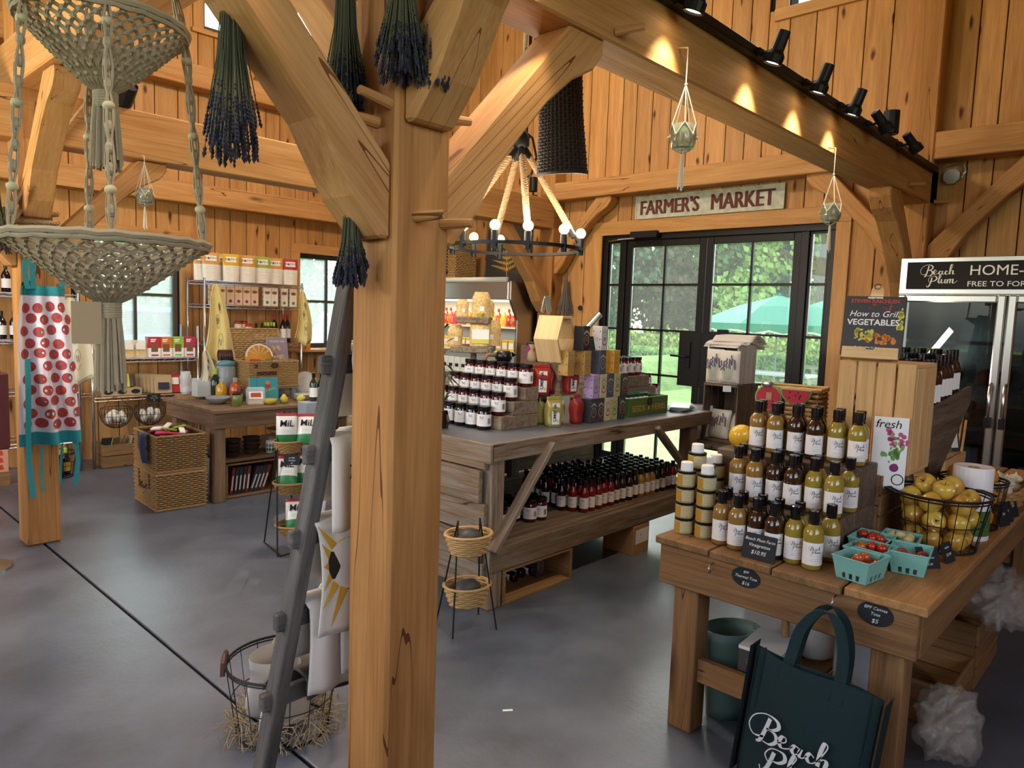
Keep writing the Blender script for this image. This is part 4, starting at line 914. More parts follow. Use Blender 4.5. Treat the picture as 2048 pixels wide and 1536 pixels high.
# filler boxes behind that carry the upper rows
for i, (x, z) in enumerate(((3.685, 0), (3.765, 0), (3.845, 0), (3.925, 0), (4.0, 0))):
    MB().box((x-.03, 2.825, MZ+.001), (x+.038, 2.895, MZ+.153)).obj('tea_box', 'bx_brownbox', bev=.002, label='brown tea box hidden in the second column, %s along the pile' % ORD[i], cat='box', group='crest-printed boxes piled on the display table')
# coffee bags
plain('foil_red', 'a8352a', .35, .2, bump=.5, bscale=25); plain('foil_gold', 'b3a35c', .4, .3, bump=.5, bscale=25); plain('foil_dark', '7a1c18', .4, .2, bump=.5, bscale=25)
def bag(mtx, mat, label, txt=True, W=.10, D=.065, H=.17, name='coffee_bag', group='coffee bags on the display table', side=0):
    o = thing(name, (0, 0, 0), label, 'bag', group, mtx=mtx)
    def fn(u, v):
        a = 2*PI*u; sx = math.copysign(abs(math.cos(a))**.45, math.cos(a)); sy = math.copysign(abs(math.sin(a))**.45, math.sin(a))
        top = max(0, (v-.8)/.2); bot = max(0, (.08-v)/.08); k = 1-.25*bot; bul = 1+.06*math.sin(PI*v)
        return (sx*W/2*k*bul, sy*D/2*k*bul*(1-.92*top)+.004*math.sin(9*v+7*u), H*v)
    m = MB().grid(fn, 28, 14); m.add([fn(i/28, 0) for i in range(28)], [tuple(range(27, -1, -1))]); m.obj('pouch', mat, o, smooth=True)
    MB().box((-W/2*.98, -.006, H-.006), (W/2*.98, .006, H+.014)).obj('folded_top', mat, o, bev=.003)
    if txt:
        lb = MB().box((-W*.30, -D*.56, H*.1), (W*.22, -D*.535, H*.86)).obj('paper_label', 'white', o)
        me = text_mesh('UMBRIA', .03, bold=.0006, mat='ink'); put('lettering', me, lb, frame((-W*.1, -D*.567, H*.52), (0, 0, 1), (-1, 0, 0)))
        m = MB(); [m.add([(0, 0, 0), (math.cos(a-.25)*.006, math.sin(a-.25)*.006, 0), (math.cos(a)*.014, math.sin(a)*.014, 0), (math.cos(a+.25)*.006, math.sin(a+.25)*.006, 0)], [(0, 1, 2, 3)]) for a in [2*PI*k/9 for k in range(9)]]
        m.obj('sun_print', 'leaf_y', lb, frame((W*.1, -D*.57, H*.22), (1, 0, 0), (0, 0, 1)))
    return o
bag(T(3.375, 2.80, MZ, -.35), 'foil_gold', 'gold coffee bag with white label, standing next to the riser')
bag(T(3.49, 2.87, MZ, .1), 'foil_gold', 'gold coffee bag half hidden behind the first gold one')
bag(T(3.60, 2.80, MZ, .25), 'foil_red', 'red coffee bag with gold seam, standing beside the tea boxes', False)
bag(T(3.50, 2.97, MZ, .2), 'foil_dark', 'dark red coffee bag standing behind the gold ones', False)
bag(T(3.60, 2.86, MZ+.185, -.1, .04), 'foil_red', 'red coffee bag with white label, lying on top of the bag pile')
bag(T(3.47, 2.92, MZ+.185, .5, 0, .25), 'foil_dark', 'red coffee bag with gold strip, tilted on the bag pile', False)
bag(T(3.36, 2.895, MZ+.19, -.5, .05), 'foil_red', 'red coffee bag with white label, leaning behind the jam riser')
bag(T(3.40, 2.93, MZ+.001, .6, 0, 0, .9), 'foil_gold', 'pale gold coffee bag with barcode, tucked against the riser side', False)
# green seeds box with green-capped bottles
plain('seed_green', '55702f', .6); plain('cap_green', '1d4a33', .3)
gb = thing('seed_box', (4.37, 2.79, MZ), 'green wooden seeds and herbs box on the display table', 'box')
for a, b_ in (((-.25, -.035, 0), (.25, -.022, .125)), ((-.25, .11, 0), (.25, .122, .125)), ((-.25, -.022, 0), (-.238, .11, .125)), ((.238, -.022, 0), (.25, .11, .125)), ((-.238, -.022, 0), (.238, .11, .012))): MB().box(a, b_).obj('panel', 'seed_green', gb, bev=.002)
text('SEEDS', gb, frame((-.13, -.0357, .05), (1, 0, 0), (0, 0, 1)), .062, 'gold_ink', bold=-.0008); text('HERBS', gb, frame((.13, -.0357, .05), (1, 0, 0), (0, 0, 1)), .062, 'gold_ink', bold=-.0008); text('&', gb, frame((.0, -.0357, .05), (1, 0, 0), (0, 0, 1)), .04, 'gold_ink')
tg = MB(); tg.prism([(math.cos(2*PI*k/16)*(.034 if k % 2 else .029), math.sin(2*PI*k/16)*(.034 if k % 2 else .029)*.9) for k in range(16)], .003); tg = tg.obj('chalk_tag', 'slate', gb, frame((-.0, -.039, .095), (1, 0, 0), (0, 0, 1)))
put('chalk_writing', lines_mesh('chalk_writing', [(.008, .8), (-.008, .5)], .022, 'chalk', 8, .006, .001), tg, T(0, 0, .0036))
hb = MB().lathe([(.0005, .001), (.02, 0), (.022, .004), (.022, .075), (.016, .085)], 12).obj('herb_bottle', 'white', smooth=True, cat='bottle'); MB().lathe([(.017, .084), (.018, .09), (.018, .108), (.015, .11)], 12).obj('cap', 'cap_green', hb); put('script_lettering', bend(script_mesh(.011, 'ink', .07, k=2), .0224, 0, .045), hb)
rep(hb, [(T(4.17+.055*i, 2.80+.055*j, MZ+.014+.03, FACE), 'small white herb bottle with green cap, %s along the %s row in the seeds box' % (ORD[i], ['front', 'back'][j])) for j in range(2) for i in range(5)], 'green-capped herb bottles')
# second riser at the far end with red jars
rs2 = thing('stepped_riser', (0, 0, MZ), 'grey wooden stepped riser behind the green seeds box', 'riser')
for i, (x0, x1) in enumerate(((4.28, 4.88), (4.28, 4.78), (4.28, 4.68))): plank(rs2, (x0, 2.96, .085*i), (x1, 3.4, .085*(i+1)-.002), 'barn_wood', 'step_board', .003)
j3 = jar('s_red', 7, 'preserve_jar'); rep(j3, [(T(4.33+.086*i, 3.02+.09*j, MZ+.256, FACE, s=1.15), 'tall red preserve jar, %s in the %s row on the far riser' % (ORD[i], ['front', 'back'][j])) for j in range(2) for i in range(4)]+[(T(4.72, 3.0, MZ+.171, FACE, s=.8), 'small red preserve jar on the middle step of the far riser'), (T(4.83, 3.0, MZ+.086, FACE, s=.8), 'small dark preserve jar on the lowest step of the far riser')], 'red preserve jars on the far riser')
hb2 = MB().lathe([(.0005, .001), (.02, 0), (.022, .004), (.022, .06), (.018, .07)], 12).obj('spice_jar', 'white', smooth=True, cat='jar'); MB().lathe([(.02, .068), (.02, .085)], 12).obj('lid', 'cap_green', hb2)
rep(hb2, [(T(4.18+.052*i, 2.98, MZ+.143+.04, FACE), 'white spice jar with green lid, %s in the raised row behind the seeds box' % ORD[i]) for i in range(4)], 'green-lidded spice jars')
MB().box((4.13, 2.93, MZ), (4.27, 3.05, MZ+.182)).obj('riser_block', 'old_crate', bev=.003, label='brown wooden block under the raised green-lidded jars', cat='riser'); pass
plain('mag', 'c8d2d8', .4)
for i in range(6): MB().box((-.1, -.07, 0), (.1, .07, .003)).obj('leaflet', 'mag', mtx=T(4.83-.012*i, 2.76-.005*i, MZ+.002+.008*i, .15*i-.3, 0, -.10), label='pale leaflet fanned on the table end, %s from the bottom' % ORD[i], cat='leaflet', group='fanned leaflets on the display table')
# hexagon shelf, carafe, pasta stand
hx = thing('hexagon_shelf', (3.40, 3.02, 1.30), 'hexagonal pale wooden shelf standing behind the boxes', 'shelf', mtx=frame((3.45, 2.97, 1.425), (1, .30, 0), (0, 0, 1)))
R0 = .165
for k in range(6):
    a0 = PI/3*k; a1 = PI/3*(k+1); p = [(math.cos(a)*q*.9, math.sin(a)*q) for a, q in ((a0, R0), (a1, R0), (a1, R0-.02), (a0, R0-.02))]
    e = V((p[1][0]-p[0][0], p[1][1]-p[0][1], 0)); m = MB().prism(p, .16); fm = frame((p[0][0], p[0][1], 0), e, (0, 0, 1)); inv = fm.inverted(); m.v = [tuple(inv @ V(q)) for q in m.v]; m.obj('side_board', 'pale_wood', hx, fm, bev=.002)
MB().box((3.33, 2.93, MZ+.142), (3.50, 3.18, MZ+.345)).obj('wooden_box', 'dark_wood', bev=.003, label='dark wooden box carrying the hexagonal shelf', cat='box'); MB().box((3.33, 3.08, MZ), (3.48, 3.19, MZ+.141)).obj('wooden_box', 'dark_wood', bev=.003, label='lower dark wooden box behind the coffee bags', cat='box')
fp = thing('french_press', (3.47, 2.90, 1.275), 'small glass french press inside the hexagonal shelf', 'french press'); MB().lathe([(.03, 0), (.032, .01), (.03, .1), (.034, .11)], 14).obj('glass_body', 'votive', fp, smooth=True); MB().lathe([(.033, .108), (.02, .125), (.006, .135)], 14).obj('lid', 'chrome', fp); MB().tube([(.03, 0, .1), (.06, 0, .09), (.058, 0, .04), (.03, 0, .03)], .005, 6).obj('handle', 'pr_red', fp); MB().lathe([(.033, .0), (.033, .02)], 14).obj('frame', 'chrome', fp)
for i, (x, y, lb) in enumerate(((3.36, 3.08, 'brown paper favour bag with ribbon in the hexagon, left'), (3.49, 3.07, 'brown paper favour bag with orange ribbon in the hexagon, right'))):
    f = thing('favour_bag', (x+.03, y-.08, 1.275), lb, 'bag'); MB().lathe([(.03, 0), (.035, .02), (.03, .06), (.012, .08), (.03, .11)], 10).obj('pouch', 'kraft', f, smooth=True); MB().tube([(math.cos(a)*.014, math.sin(a)*.014, .08) for a in [k*.8 for k in range(9)]], .003, 4).tube([(.01, 0, .08), (.035, -.01, .1), (.03, -.01, .12), (.012, 0, .08)], .003, 4).obj('ribbon', 'pr_orange', f)
plain('magenta', '8a2a6a', .7); ff = thing('magenta_tin', (3.42, 3.02, 1.275), 'magenta floral tin at the back of the hexagon', 'tin'); MB().lathe([(.045, 0), (.045, .1)], 16).obj('body', 'magenta', ff); MB().lathe([(.047, .1), (.047, .12), (.02, .125)], 16).obj('lid', 'slate', ff)
cf = thing('carafe', (3.41, 3.27, MZ+.255), 'black coffee carafe with curved wooden handle behind the top jars', 'carafe'); MB().lathe([(.06, 0), (.065, .02), (.055, .10), (.045, .12)], 16).obj('glass_body', 's_black', cf, smooth=True); MB().lathe([(.047, .118), (.056, .125), (.055, .16), (.04, .178), (.01, .18)], 18).obj('lid', 'black_plastic', cf, smooth=True); MB().tube([(-.05, .02, .15), (-.10, .05, .15), (-.115, .06, .12), (-.11, .06, .06)], .012, 8).obj('handle', 'old_crate', cf, smooth=True); MB().prism([(0, 0), (.03, .01), (0, .03)], .02, frame((.05, -.02, .14), (1, -.3, 0), (0, 0, 1))).obj('spout', 'black_plastic', cf)
MB().box((3.335, 3.20, MZ), (3.48, 3.34, MZ+.254)).obj('riser_block', 'dark_wood', label='dark block under the black coffee carafe', cat='riser')
af = thing('table_tent', (3.46, 2.97, 1.585), 'small galvanised a-frame tent standing on the hexagonal shelf', 'tent sign'); strut(af, (-.03, 0, 0), (0, 0, .10), .003, .03, 'galv', 'leaf'); strut(af, (.03, -.01, 0), (0, -.01, .10), .003, .05, 'galv', 'leaf')
cs_ = thing('chalk_sign', (3.655, 2.735, MZ+.465), 'small slate price sign leaning on the top tea boxes', 'price sign', mtx=frame((3.655, 2.732, MZ+.464), (1, .1, 0), (0, .25, 1))); MB().box((-.032, 0, -.003), (.032, .09, 0)).obj('board', 'slate', cs_); put('chalk_writing', lines_mesh('chalk_writing', [(.068, .8), (.052, .4), (.034, .3)], .022, 'chalk', 12, .007, .0009), cs_, T(0, 0, .001))
# two-tier stand with pasta bags
ps = thing('tier_stand', (3.55, 3.70, MZ), 'two-tier grey wooden stand carrying bags of dried pasta', 'stand')
MB().lathe([(.09, 0), (.095, .02), (.03, .03), (.022, .05), (.022, .40), (.03, .41), (.03, .44), (.022, .45), (.022, .62)], 14).obj('column', 'barn_wood', ps)
for z, q in ((.40, .19), (.60, .155)): MB().box((-q, -q*.75, z), (q, q*.75, z+.045)).obj('tray', 'barn_wood', ps, T(0, 0, 0, .7), bev=.006)
twocol('pasta', 'd0a763', 'e8c98c', 60, .4, .6, .5, .6); plain('cello', 'e9e2c8', .2, alpha=.35)
def pasta(x, y, z, s, lb, rz=0, tilt=0, yellow=False):
    b = thing('pasta_bag', (x, y, z), lb, 'bag', 'pasta bags on the tier stand', mtx=T(x, y, z, rz, tilt)); W, D, H = .09*s, .05*s, .12*s
    MB().grid(lambda u, v: (math.cos(2*PI*u)*W/2*(1-.5*max(0, v-.75)*4*.6), math.sin(2*PI*u)*D/2*(1-max(0, v-.7)*3), H*v), 16, 8).obj('pouch', 'pasta', b, smooth=True)
    if yellow: MB().box((-W*.42, -D*.56, H*.1), (W*.42, -D*.5, H*.62)).obj('paper_label', 'paper', b); MB().box((-W*.42, -D*.57, H*.1), (W*.42, -D*.52, H*.26)).obj('label_stripe', 'leaf_y', b); MB().lathe([(.012, H), (.008, H+.01), (.03, H+.04)], 9).obj('ribbon', 'leaf_y', b)
    else: MB().box((-W*.12, -D*.56, H*.25), (W*.12, -D*.5, H*.45)).obj('sticker', 'white', b)
pasta(3.55, 3.64, MZ+.646, 1.45, 'large pasta bag with white sticker on the upper tray', -.6, .1); pasta(3.45, 3.72, MZ+.646, 1.0, 'small dark pasta bag on the upper tray, by the post', -.5); pasta(3.64, 3.66, MZ+.646, 1.0, 'small pasta bag on the upper tray, by the cooler end', -.8)
pasta(3.42, 3.76, MZ+.446, 1.2, 'pasta bag lying on the lower tray near the post', -.5, .2); pasta(3.51, 3.60, MZ+.446, 1.55, 'tall pasta bag with yellow ribbon on the lower tray', -.7, 0, True); pasta(3.64, 3.62, MZ+.446, 1.5, 'tall plain pasta bag at the end of the lower tray', -.8)
# leafy dark branches by the post
lf = thing('dried_branch', (2.78, 3.15, MZ), 'dark strap-leaved dried branch beside the post on the display table', 'dried plant'); r = random.Random(9); m = MB()
for i in range(26):
    a = r.uniform(0, 2*PI); z0 = r.uniform(.1, .6); l = r.uniform(.1, .2); d = V((math.cos(a)*.7, math.sin(a)*.7, r.uniform(-.4, .9))).normalized(); s = d.cross(V((0, 0, 1))).normalized()*.011; p = V((0, 0, z0))
    m.add([p, p+d*l*.5+s, p+d*l+V((0, 0, -.03)), p+d*l*.5-s], [(0, 1, 2, 3)])
m.obj('leaves', 'lav_stem', lf); MB().tube([(0, 0, 0), (.02, .01, .3), (-.01, .02, .65)], [.01, .008, .003], 6).obj('stem', 'bark', lf); MB().lathe([(.04, 0), (.05, .04), (.035, .1)], 12).obj('vase', 's_black', lf)

# sauces and jars on the lower shelf
kinds = ['s_red', 's_dark', 's_tan2', 's_dark', 's_red']; SB = {k: sauce(k, i) for i, k in enumerate(('s_red', 's_dark', 's_tan2'))}; SS = {k: [] for k in SB}
nm = {'s_red': 'bright red', 's_dark': 'dark red', 's_tan2': 'tan'}; ZS = .343
for j in range(8):
    for i in range(17):
        x = 3.52+.07*i+(.035 if j % 2 else 0); y = 2.70+.066*j
        if x > 4.66 or (j == 0 and i < 1) or (i > 8 and j > 6): continue
        if i < 6: k = 's_red' if (j < 2 or i % 3) else 's_dark'
        elif i < 10: k = 's_dark'
        elif i < 13: k = 's_tan2' if j < 3 else 's_dark'
        elif i < 16: k = 's_dark'
        else: k = 's_red'
        SS[k].append((T(x+RND.uniform(-.006, .006), y+RND.uniform(-.006, .006), ZS, FACE+RND.uniform(-.3, .2), s=1.18), '%s sauce bottle on lower shelf, %s from jar end, %s row back' % (nm[k], ORD[i], ORD[j])))
for k in SS: rep(SB[k], SS[k], 'sauce bottles on the lower shelf')
j5 = dup(jp['s_jam'], T(0, 0, 0)); spt = []
for i, (x, y, z) in enumerate(((3.18, 2.79, 0), (3.11, 2.86, 0), (3.26, 2.78, 0), (3.21, 2.88, 0), (3.13, 2.95, 0), (3.28, 2.87, 0), (2.94, 2.80, 0), (2.80, 2.72, 0), (2.86, 2.83, 0), (2.80, 2.92, 0), (2.90, 2.94, 0), (2.79, 2.74, .116), (2.88, 2.84, .116), (2.97, 2.94, .116), (2.80, 2.90, .116), (2.86, 2.95, .232), (2.78, 2.88, .232), (2.94, 3.0, .232), (2.98, 2.95, 0))):
    spt.append((T(x, y, ZS+z*1.18, FACE, s=1.18), 'dark jam jar on the lower shelf, %s in the cluster by the leg' % (ORD[i])))
rep(j5, spt, 'jam jars on the lower shelf')
# crate with lying bottles, cardboard box
def crate(mtx, W, D, H, label, mat='old_crate', slats=3, t=.012, name='wooden_crate', group=None, openface=None, ends=2):
    """crate, open at +z; long sides slatted along x"""
    o = thing(name, (0, 0, 0), label, 'crate', group, mtx=mtx); sh = H/slats
    for s in (0, 1):
        for k in range(slats): plank(o, (0, s*(D-t), k*sh+.004), (W, s*(D-t)+t, (k+1)*sh-.004), mat, 'slat', .002)
    for s in (0, 1):
        for k in range(ends): plank(o, (s*(W-t*1.5)+(-.0 if s else .0), t, k*H/ends+.002), (s*(W-t*1.5)+t*1.5, D-t, (k+1)*H/ends-.002), mat, 'end_board', .002)
    for k in range(3): plank(o, (t*1.5, t+(D-2*t)*k/3+.002, 0), (W-t*1.5, t+(D-2*t)*(k+1)/3-.002, t), mat, 'base_board', .002)
    return o
crate(frame((2.745, 2.86, 0), (1, 0, 0), (0, 0, 1)), .60, .197, .28, 'brown wooden crate on its side under the table with lying bottles', slats=1, t=.016, ends=1)
lb_ = dup(SB['s_dark'], T(0, 0, 0)); rep(lb_, [(frame((2.86+.082*i, 2.74+.02*(i % 2), .046), (0, 0, 1), (1, .1, 0)) @ T(0, 0, 0, PI+.6, 0, 0, 1.25), 'dark sauce bottle lying in the floor crate, %s from the table leg' % ORD[i]) for i in range(5)], 'bottles lying in the floor crate')
dup(BX[('charcoal', 'pr_red', 'pr_cream')], T(3.2, 2.78, .018), 'charcoal crest-printed box standing inside the floor crate', 'crest-printed boxes piled on the display table')
plain('cardboard', 'a98254', .8, bump=.1); plain('tape', 'b79a6e', .4)
cb = thing('cardboard_box', (4.08, 2.70, 0), 'plain cardboard carton with white shipping label on the floor', 'box', rz=.05); MB().box((-.1, -.12, 0), (.1, .12, .195)).obj('carton', 'cardboard', cb, bev=.003); lb = MB().box((-.075, -.1212, .07), (.085, -.12, .165)).obj('shipping_label', 'white', cb); put('script_lettering', script_mesh(.016, 'ink', .06, k=2), lb, frame((-.01, -.1215, .13), (1, 0, 0), (0, 0, 1))); put('small_print', lines_mesh('small_print', [(0, .8), (-.012, .7)], .04, 'ink', 3, .004, .0006), lb, frame((0, -.1215, .1), (1, 0, 0), (0, 0, 1))); MB().box((-.1005, -.02, .19), (.1005, .02, .1955)).obj('tape', 'tape', cb)
# ================================================================ RIGHT-HAND TABLE
TZ = .749
wood('osb', '8a5f34', 'b98a52', .6, 2.2, 0, 0, .1, .05)
rtb = thing('produce_table', (0, 0, 0), 'rough brown timber table with dressings, apples and tomatoes, tote bag on its front', 'table')
yy = [.49, .735, .965, 1.20, 1.43]
for i in range(4): plank(rtb, (2.335+(.012, .0, .01, .02)[i], yy[i]+.004, TZ-.028), (5.2, yy[i+1]-.004, TZ), 'osb' if i == 0 else 'table_wood', 'top_plank')
plank(rtb, (2.37, .52, TZ-.18), (2.40, 1.41, TZ-.029), 'table_wood', 'apron'); plank(rtb, (2.40, .515, TZ-.18), (5.15, .55, TZ-.029), 'table_wood', 'apron'); plank(rtb, (2.40, 1.37, TZ-.18), (5.15, 1.405, TZ-.029), 'table_wood', 'apron')
for x in (2.405, 5.05):
    for y in (.555, 1.26): plank(rtb, (x, y, 0), (x+.1, y+.1, TZ-.03), 'table_wood', 'leg')
plank(rtb, (2.43, .66, .20), (2.465, 1.26, .29), 'table_wood', 'stretcher'); plank(rtb, (5.08, .66, .20), (5.11, 1.26, .29), 'table_wood', 'stretcher')
for j in range(2): plank(rtb, (2.47, .70+j*.19, .255), (3.1, .88+j*.19, .275), 'table_wood', 'low_shelf_plank')
rs3 = thing('stepped_riser', (0, 0, TZ), 'dark wooden stepped riser holding rows of dressing bottles', 'riser')
plank(rs3, (2.555, .845, 0), (2.76, 1.30, .137), 'dark_wood', 'step_board'); plank(rs3, (2.761, .845, 0), (2.995, 1.40, .137), 'dark_wood', 'step_board'); plank(rs3, (2.761, .845, .138), (2.995, 1.40, .297), 'dark_wood', 'step_board')
BK = {k: bottle(k, i) for i, k in enumerate(('s_tan', 's_brown', 's_olive'))}; BSp = {k: [] for k in BK}
cn = {'s_tan': 'tan', 's_brown': 'dark brown', 's_olive': 'olive-yellow'}
order = ['s_olive', 's_olive', 's_brown', 's_brown', 's_tan', 's_tan']
for row, (x, z, y0, dy, deep) in enumerate(((2.445, 0, .872, .068, 2), (2.645, .138, .885, .074, 2), (2.855, .298, .885, .079, 2))):
    for i in range(6):
        for d in range(deep):
            k = order[i]
            if d and i == 0 and row < 2: xo, yo = .13, -.01
            else: xo, yo = .066*d, .012*d
            lb = '%s dressing bottle, %s from the tomato end, %s of the %s' % (cn[k], ORD[i], ['front', 'back'][d], ['lowest row', 'middle step', 'top step'][row])
            BSp[k].append((T(x+xo+.012*(i % 2), y0+dy*i+yo, TZ+z+.001, FACE+.12+RND.uniform(-.1, .1)), lb))
for k in BSp: rep(BK[k], BSp[k], 'dressing bottles on the stepped riser')
# spice tins in towers
plain('tin_gold', 'b98a2e', .4); twocol('spice', '9a8a58', 'c2b27c', 120, .35, .65, .7, .3); plain('tin_label', 'c3b489', .6)
tn = MB().lathe([(.0005, 0), (.034, 0), (.0355, .003), (.0355, .048), (.033, .052)], 18).obj('spice_tub', 'spice', smooth=True, cat='tub')
label_band(.0359, .008, .046, .75, n=8, ang=.3).obj('wrap_label', 'tin_label', tn, smooth=True); label_band(.0361, .006, .047, .42, n=6, ang=-.9).obj('gold_label', 'tin_gold', tn, smooth=True); MB().lathe([(.0345, .051), (.036, .053), (.036, .06), (.034, .061)], 18).obj('rim', 'black_plastic', tn)
put('small_print', bend(lines_mesh('small_print', [(.012, .9), (.004, .8), (-.004, .9), (-.012, .6)], .024, 'ink', 2, .003, .0006), .0363, .3, .027), tn)
tsp = []; tops = []
for t_, (x, y, n) in enumerate(((2.475, 1.375, 4), (2.482, 1.292, 4), (2.556, 1.378, 5), (2.637, 1.378, 4), (2.716, 1.378, 4))):
    for i in range(n): tsp.append((T(x, y, TZ+.061*i+.001, FACE), 'spice tub with gold label, %s up in the %s tower beside the dressings' % (ORD[i], ['corner', 'tall front', 'rear corner', 'rear tall', 'hindmost'][t_])))
    tops.append((x, y, TZ+.061*n, t_))
rep(tn, tsp, 'stacked spice tubs')
wc = MB().lathe([(.0005, 0), (.024, 0), (.024, .004), (.023, .03), (.021, .033), (.0005, .033)], 16).obj('shaker_cap', 'white', cat='cap'); rep(wc, [(T(x, y, z+.001), 'white screw cap on top of the %s spice tower' % ['corner', 'tall front', 'rear corner', 'rear tall', 'hindmost'][t_]) for x, y, z, t_ in tops], 'white caps on spice towers')
# chalk signs
def chalk(mtx, W, H, rows, label, size=.016, oval=False, name='chalk_sign'):
    o = thing(name, (0, 0, 0), label, 'price sign', mtx=mtx)
    if oval: MB().prism([(math.cos(2*PI*k/28)*W/2, H/2+math.sin(2*PI*k/28)*H/2) for k in range(28)], .004, T(0, 0, -.004)).obj('board', 'slate', o)
    else: MB().box((-W/2, 0, -.004), (W/2, H, 0)).obj('board', 'slate', o, bev=.001)
    for s, y, k in rows: text(s, o, MX.Translation((0, y, .0008)), size*k, 'chalk', 'chalk_writing', shear=.25, ext=.0002)
    return o
SG = chalk(frame((2.375, 1.03, TZ+.002), (.02, -1, 0), (.22, 0, 1)), .118, .088, [('Beach Plum Farm', .068, .95), ('Vinaigrettes', .048, 1.0), ('$10.95', .024, 1.2)], 'black slate sign pricing the dressings, standing before the bottles')
chalk(frame((2.367, 1.063, .645), (0, -1, 0), (0, 0, 1)), .105, .072, [('BPF', .055, .8), ('Thermal Tote', .037, .9), ('$16', .015, 1.1)], 'oval black price tag for the thermal tote on the table apron', oval=True)
chalk(frame((2.367, .640, .645), (0, -1, 0), (0, 0, 1)), .105, .076, [('BPF Canvas', .056, .9), ('Tote', .038, .9), ('$5', .016, 1.2)], 'oval black price tag for the canvas tote on the table apron', oval=True)
hk = MB().tube([(2.37, 1.19, .70), (2.345, 1.19, .695), (2.335, 1.19, .68), (2.345, 1.19, .668), (2.355, 1.19, .675)], .003, 6).obj('cup_hook', 'steel', smooth=True, label='empty steel cup hook screwed into the table apron', cat='hook')
hk = MB().tube([(2.37, .755, .715), (2.33, .755, .71), (2.318, .755, .69), (2.33, .755, .675)], .003, 6).obj('cup_hook', 'steel', smooth=True, label='steel cup hook holding the green tote', cat='hook')
# dark green tote bag
plain('tote_green', '0f2c2c', .85, bump=.3, bscale=500, sheen=.2); plain('tote_dark', '0d2326', .85)
tt = thing('tote_bag', (2.30, .76, 0), 'dark green fabric tote bag with white script hanging from the table', 'bag', mtx=frame((2.29, .755, .50), (.0, -1, -.10), (0, -.1, 1)))
def tote(u, v, s):
    x = -.195+.39*u; y = -.46+.46*v-.008*math.sin(6*u); d = (.045*math.sin(PI*min(1, u*1.0))+.01*math.sin(8*u+5*v)*.4)*(1-.35*v)
    return (x, y, s*d+.05)
for nm_, s in (('front_panel', 1), ('back_panel', -.2)): MB().grid(lambda u, v: tote(u, v, s), 16, 14).obj(nm_, 'tote_green', tt, smooth=True)
for sx in (0, 1): MB().add([tote(sx, 0, 1), tote(sx, 0, -.2), tote(sx, 1, -.2), tote(sx, 1, 1)], [(0, 1, 2, 3)]).add([(tote(sx, 0, 0)[0]+(.012 if sx else -.012)*(1 if k else 1), -.46+.46*k, .0+.08*j) for j in range(2) for k in range(2)], [(0, 1, 3, 2)]).obj('gusset', 'tote_dark', tt)
for x in (-.19, -.165, .165, .19): MB().box((x-.002, -.46, .048+.006), (x+.002, .004, .058)).obj('seam', 'tote_dark', tt)
for s, nm_ in ((1, 'front_handle'), (0, 'back_handle')):
    m = MB(); zz = .075 if s else .02
    pth = [(-.085, -.06), (-.082, .03), (-.07, .11), (-.04, .17), (-.012, .196), (.012, .196), (.04, .165), (.062, .10), (.07, .03), (.075, -.06)]
    P = smooth_path([V((a, b, zz-(.0 if i in (0, 9) else .02))) for i, (a, b) in enumerate(pth)], 4)
    m.add([p for q in P for p in ((q.x-.016, q.y+.0, q.z+.008), (q.x+.016, q.y, q.z))], [(2*i, 2*i+1, 2*i+3, 2*i+2) for i in range(len(P)-1)])
    o = m.obj(nm_, 'tote_green' if s else 'tote_dark', tt); so = o.modifiers.new('s', 'SOLIDIFY'); so.thickness = .003
put('script_lettering', script_mesh(.15, 'white', .085), tt, MX.Translation((-.015, -.275, .1075)))
# tomato cartons
plain('pulp', '7fb8ab', .9, bump=.5, bscale=90); plain('tomato', 'b8301c', .15, coat=.5, var=.15, bscale=10); plain('tomato_o', 'c85a24', .15, coat=.5, var=.15, bscale=10); plain('tom_green', '4c6a2c', .8); plain('potato', 'c9b678', .6, var=.1, bscale=20)
def carton(x, y, rz, label):
    o = thing('pulp_carton', (x, y, TZ), label, 'carton', 'turquoise pulp cartons', rz); a, b, H = .062, .048, .075
    def side(p0, p1, q0, q1):
        p0, p1, q0, q1 = map(V, (p0, p1, q0, q1)); m = MB()
        for i in range(9):
            t0, t1 = i/9, (i+1)/9; lo = .30 if i in (2, 4, 6) else 0
            m.add([p0.lerp(p1, t0).lerp(q0.lerp(q1, t0), lo), p0.lerp(p1, t1).lerp(q0.lerp(q1, t1), lo), q0.lerp(q1, t1), q0.lerp(q1, t0)], [(0, 1, 2, 3)])
        w_ = m.obj('wall', 'pulp', o); s = w_.modifiers.new('s', 'SOLIDIFY'); s.thickness = .003
    B = [(-a, -b, .004), (a, -b, .004), (a, b, .004), (-a, b, .004)]; Q = [(-a-.012, -b-.012, H), (a+.012, -b-.012, H), (a+.012, b+.012, H), (-a-.012, b+.012, H)]
    for i in range(4): side(B[i], B[(i+1) % 4], Q[i], Q[(i+1) % 4])
    MB().tube([Q[0], Q[1], Q[2], Q[3]], .0035, 5, closed=True).obj('rim', 'pulp', o); MB().box((-a, -b, .002), (a, b, .006)).obj('base', 'pulp', o)
    return o
def tomato(mat):
    t = MB().sphere((0, 0, 0), .0175, 12, 8, (1, 1, .88)).obj('cherry_tomato', mat, smooth=True, cat='tomato')
    m = MB(); [m.add([(0, 0, .0158), (math.cos(a-.3)*.004, math.sin(a-.3)*.004, .0162), (math.cos(a)*.011, math.sin(a)*.011, .0135), (math.cos(a+.3)*.004, math.sin(a+.3)*.004, .0162)], [(0, 1, 2, 3)]) for a in [2*PI*k/5 for k in range(5)]]; m.obj('calyx', 'tom_green', t); return t
TM = {k: tomato(k) for k in ('tomato', 'tomato_o')}; TS = {k: [] for k in TM}
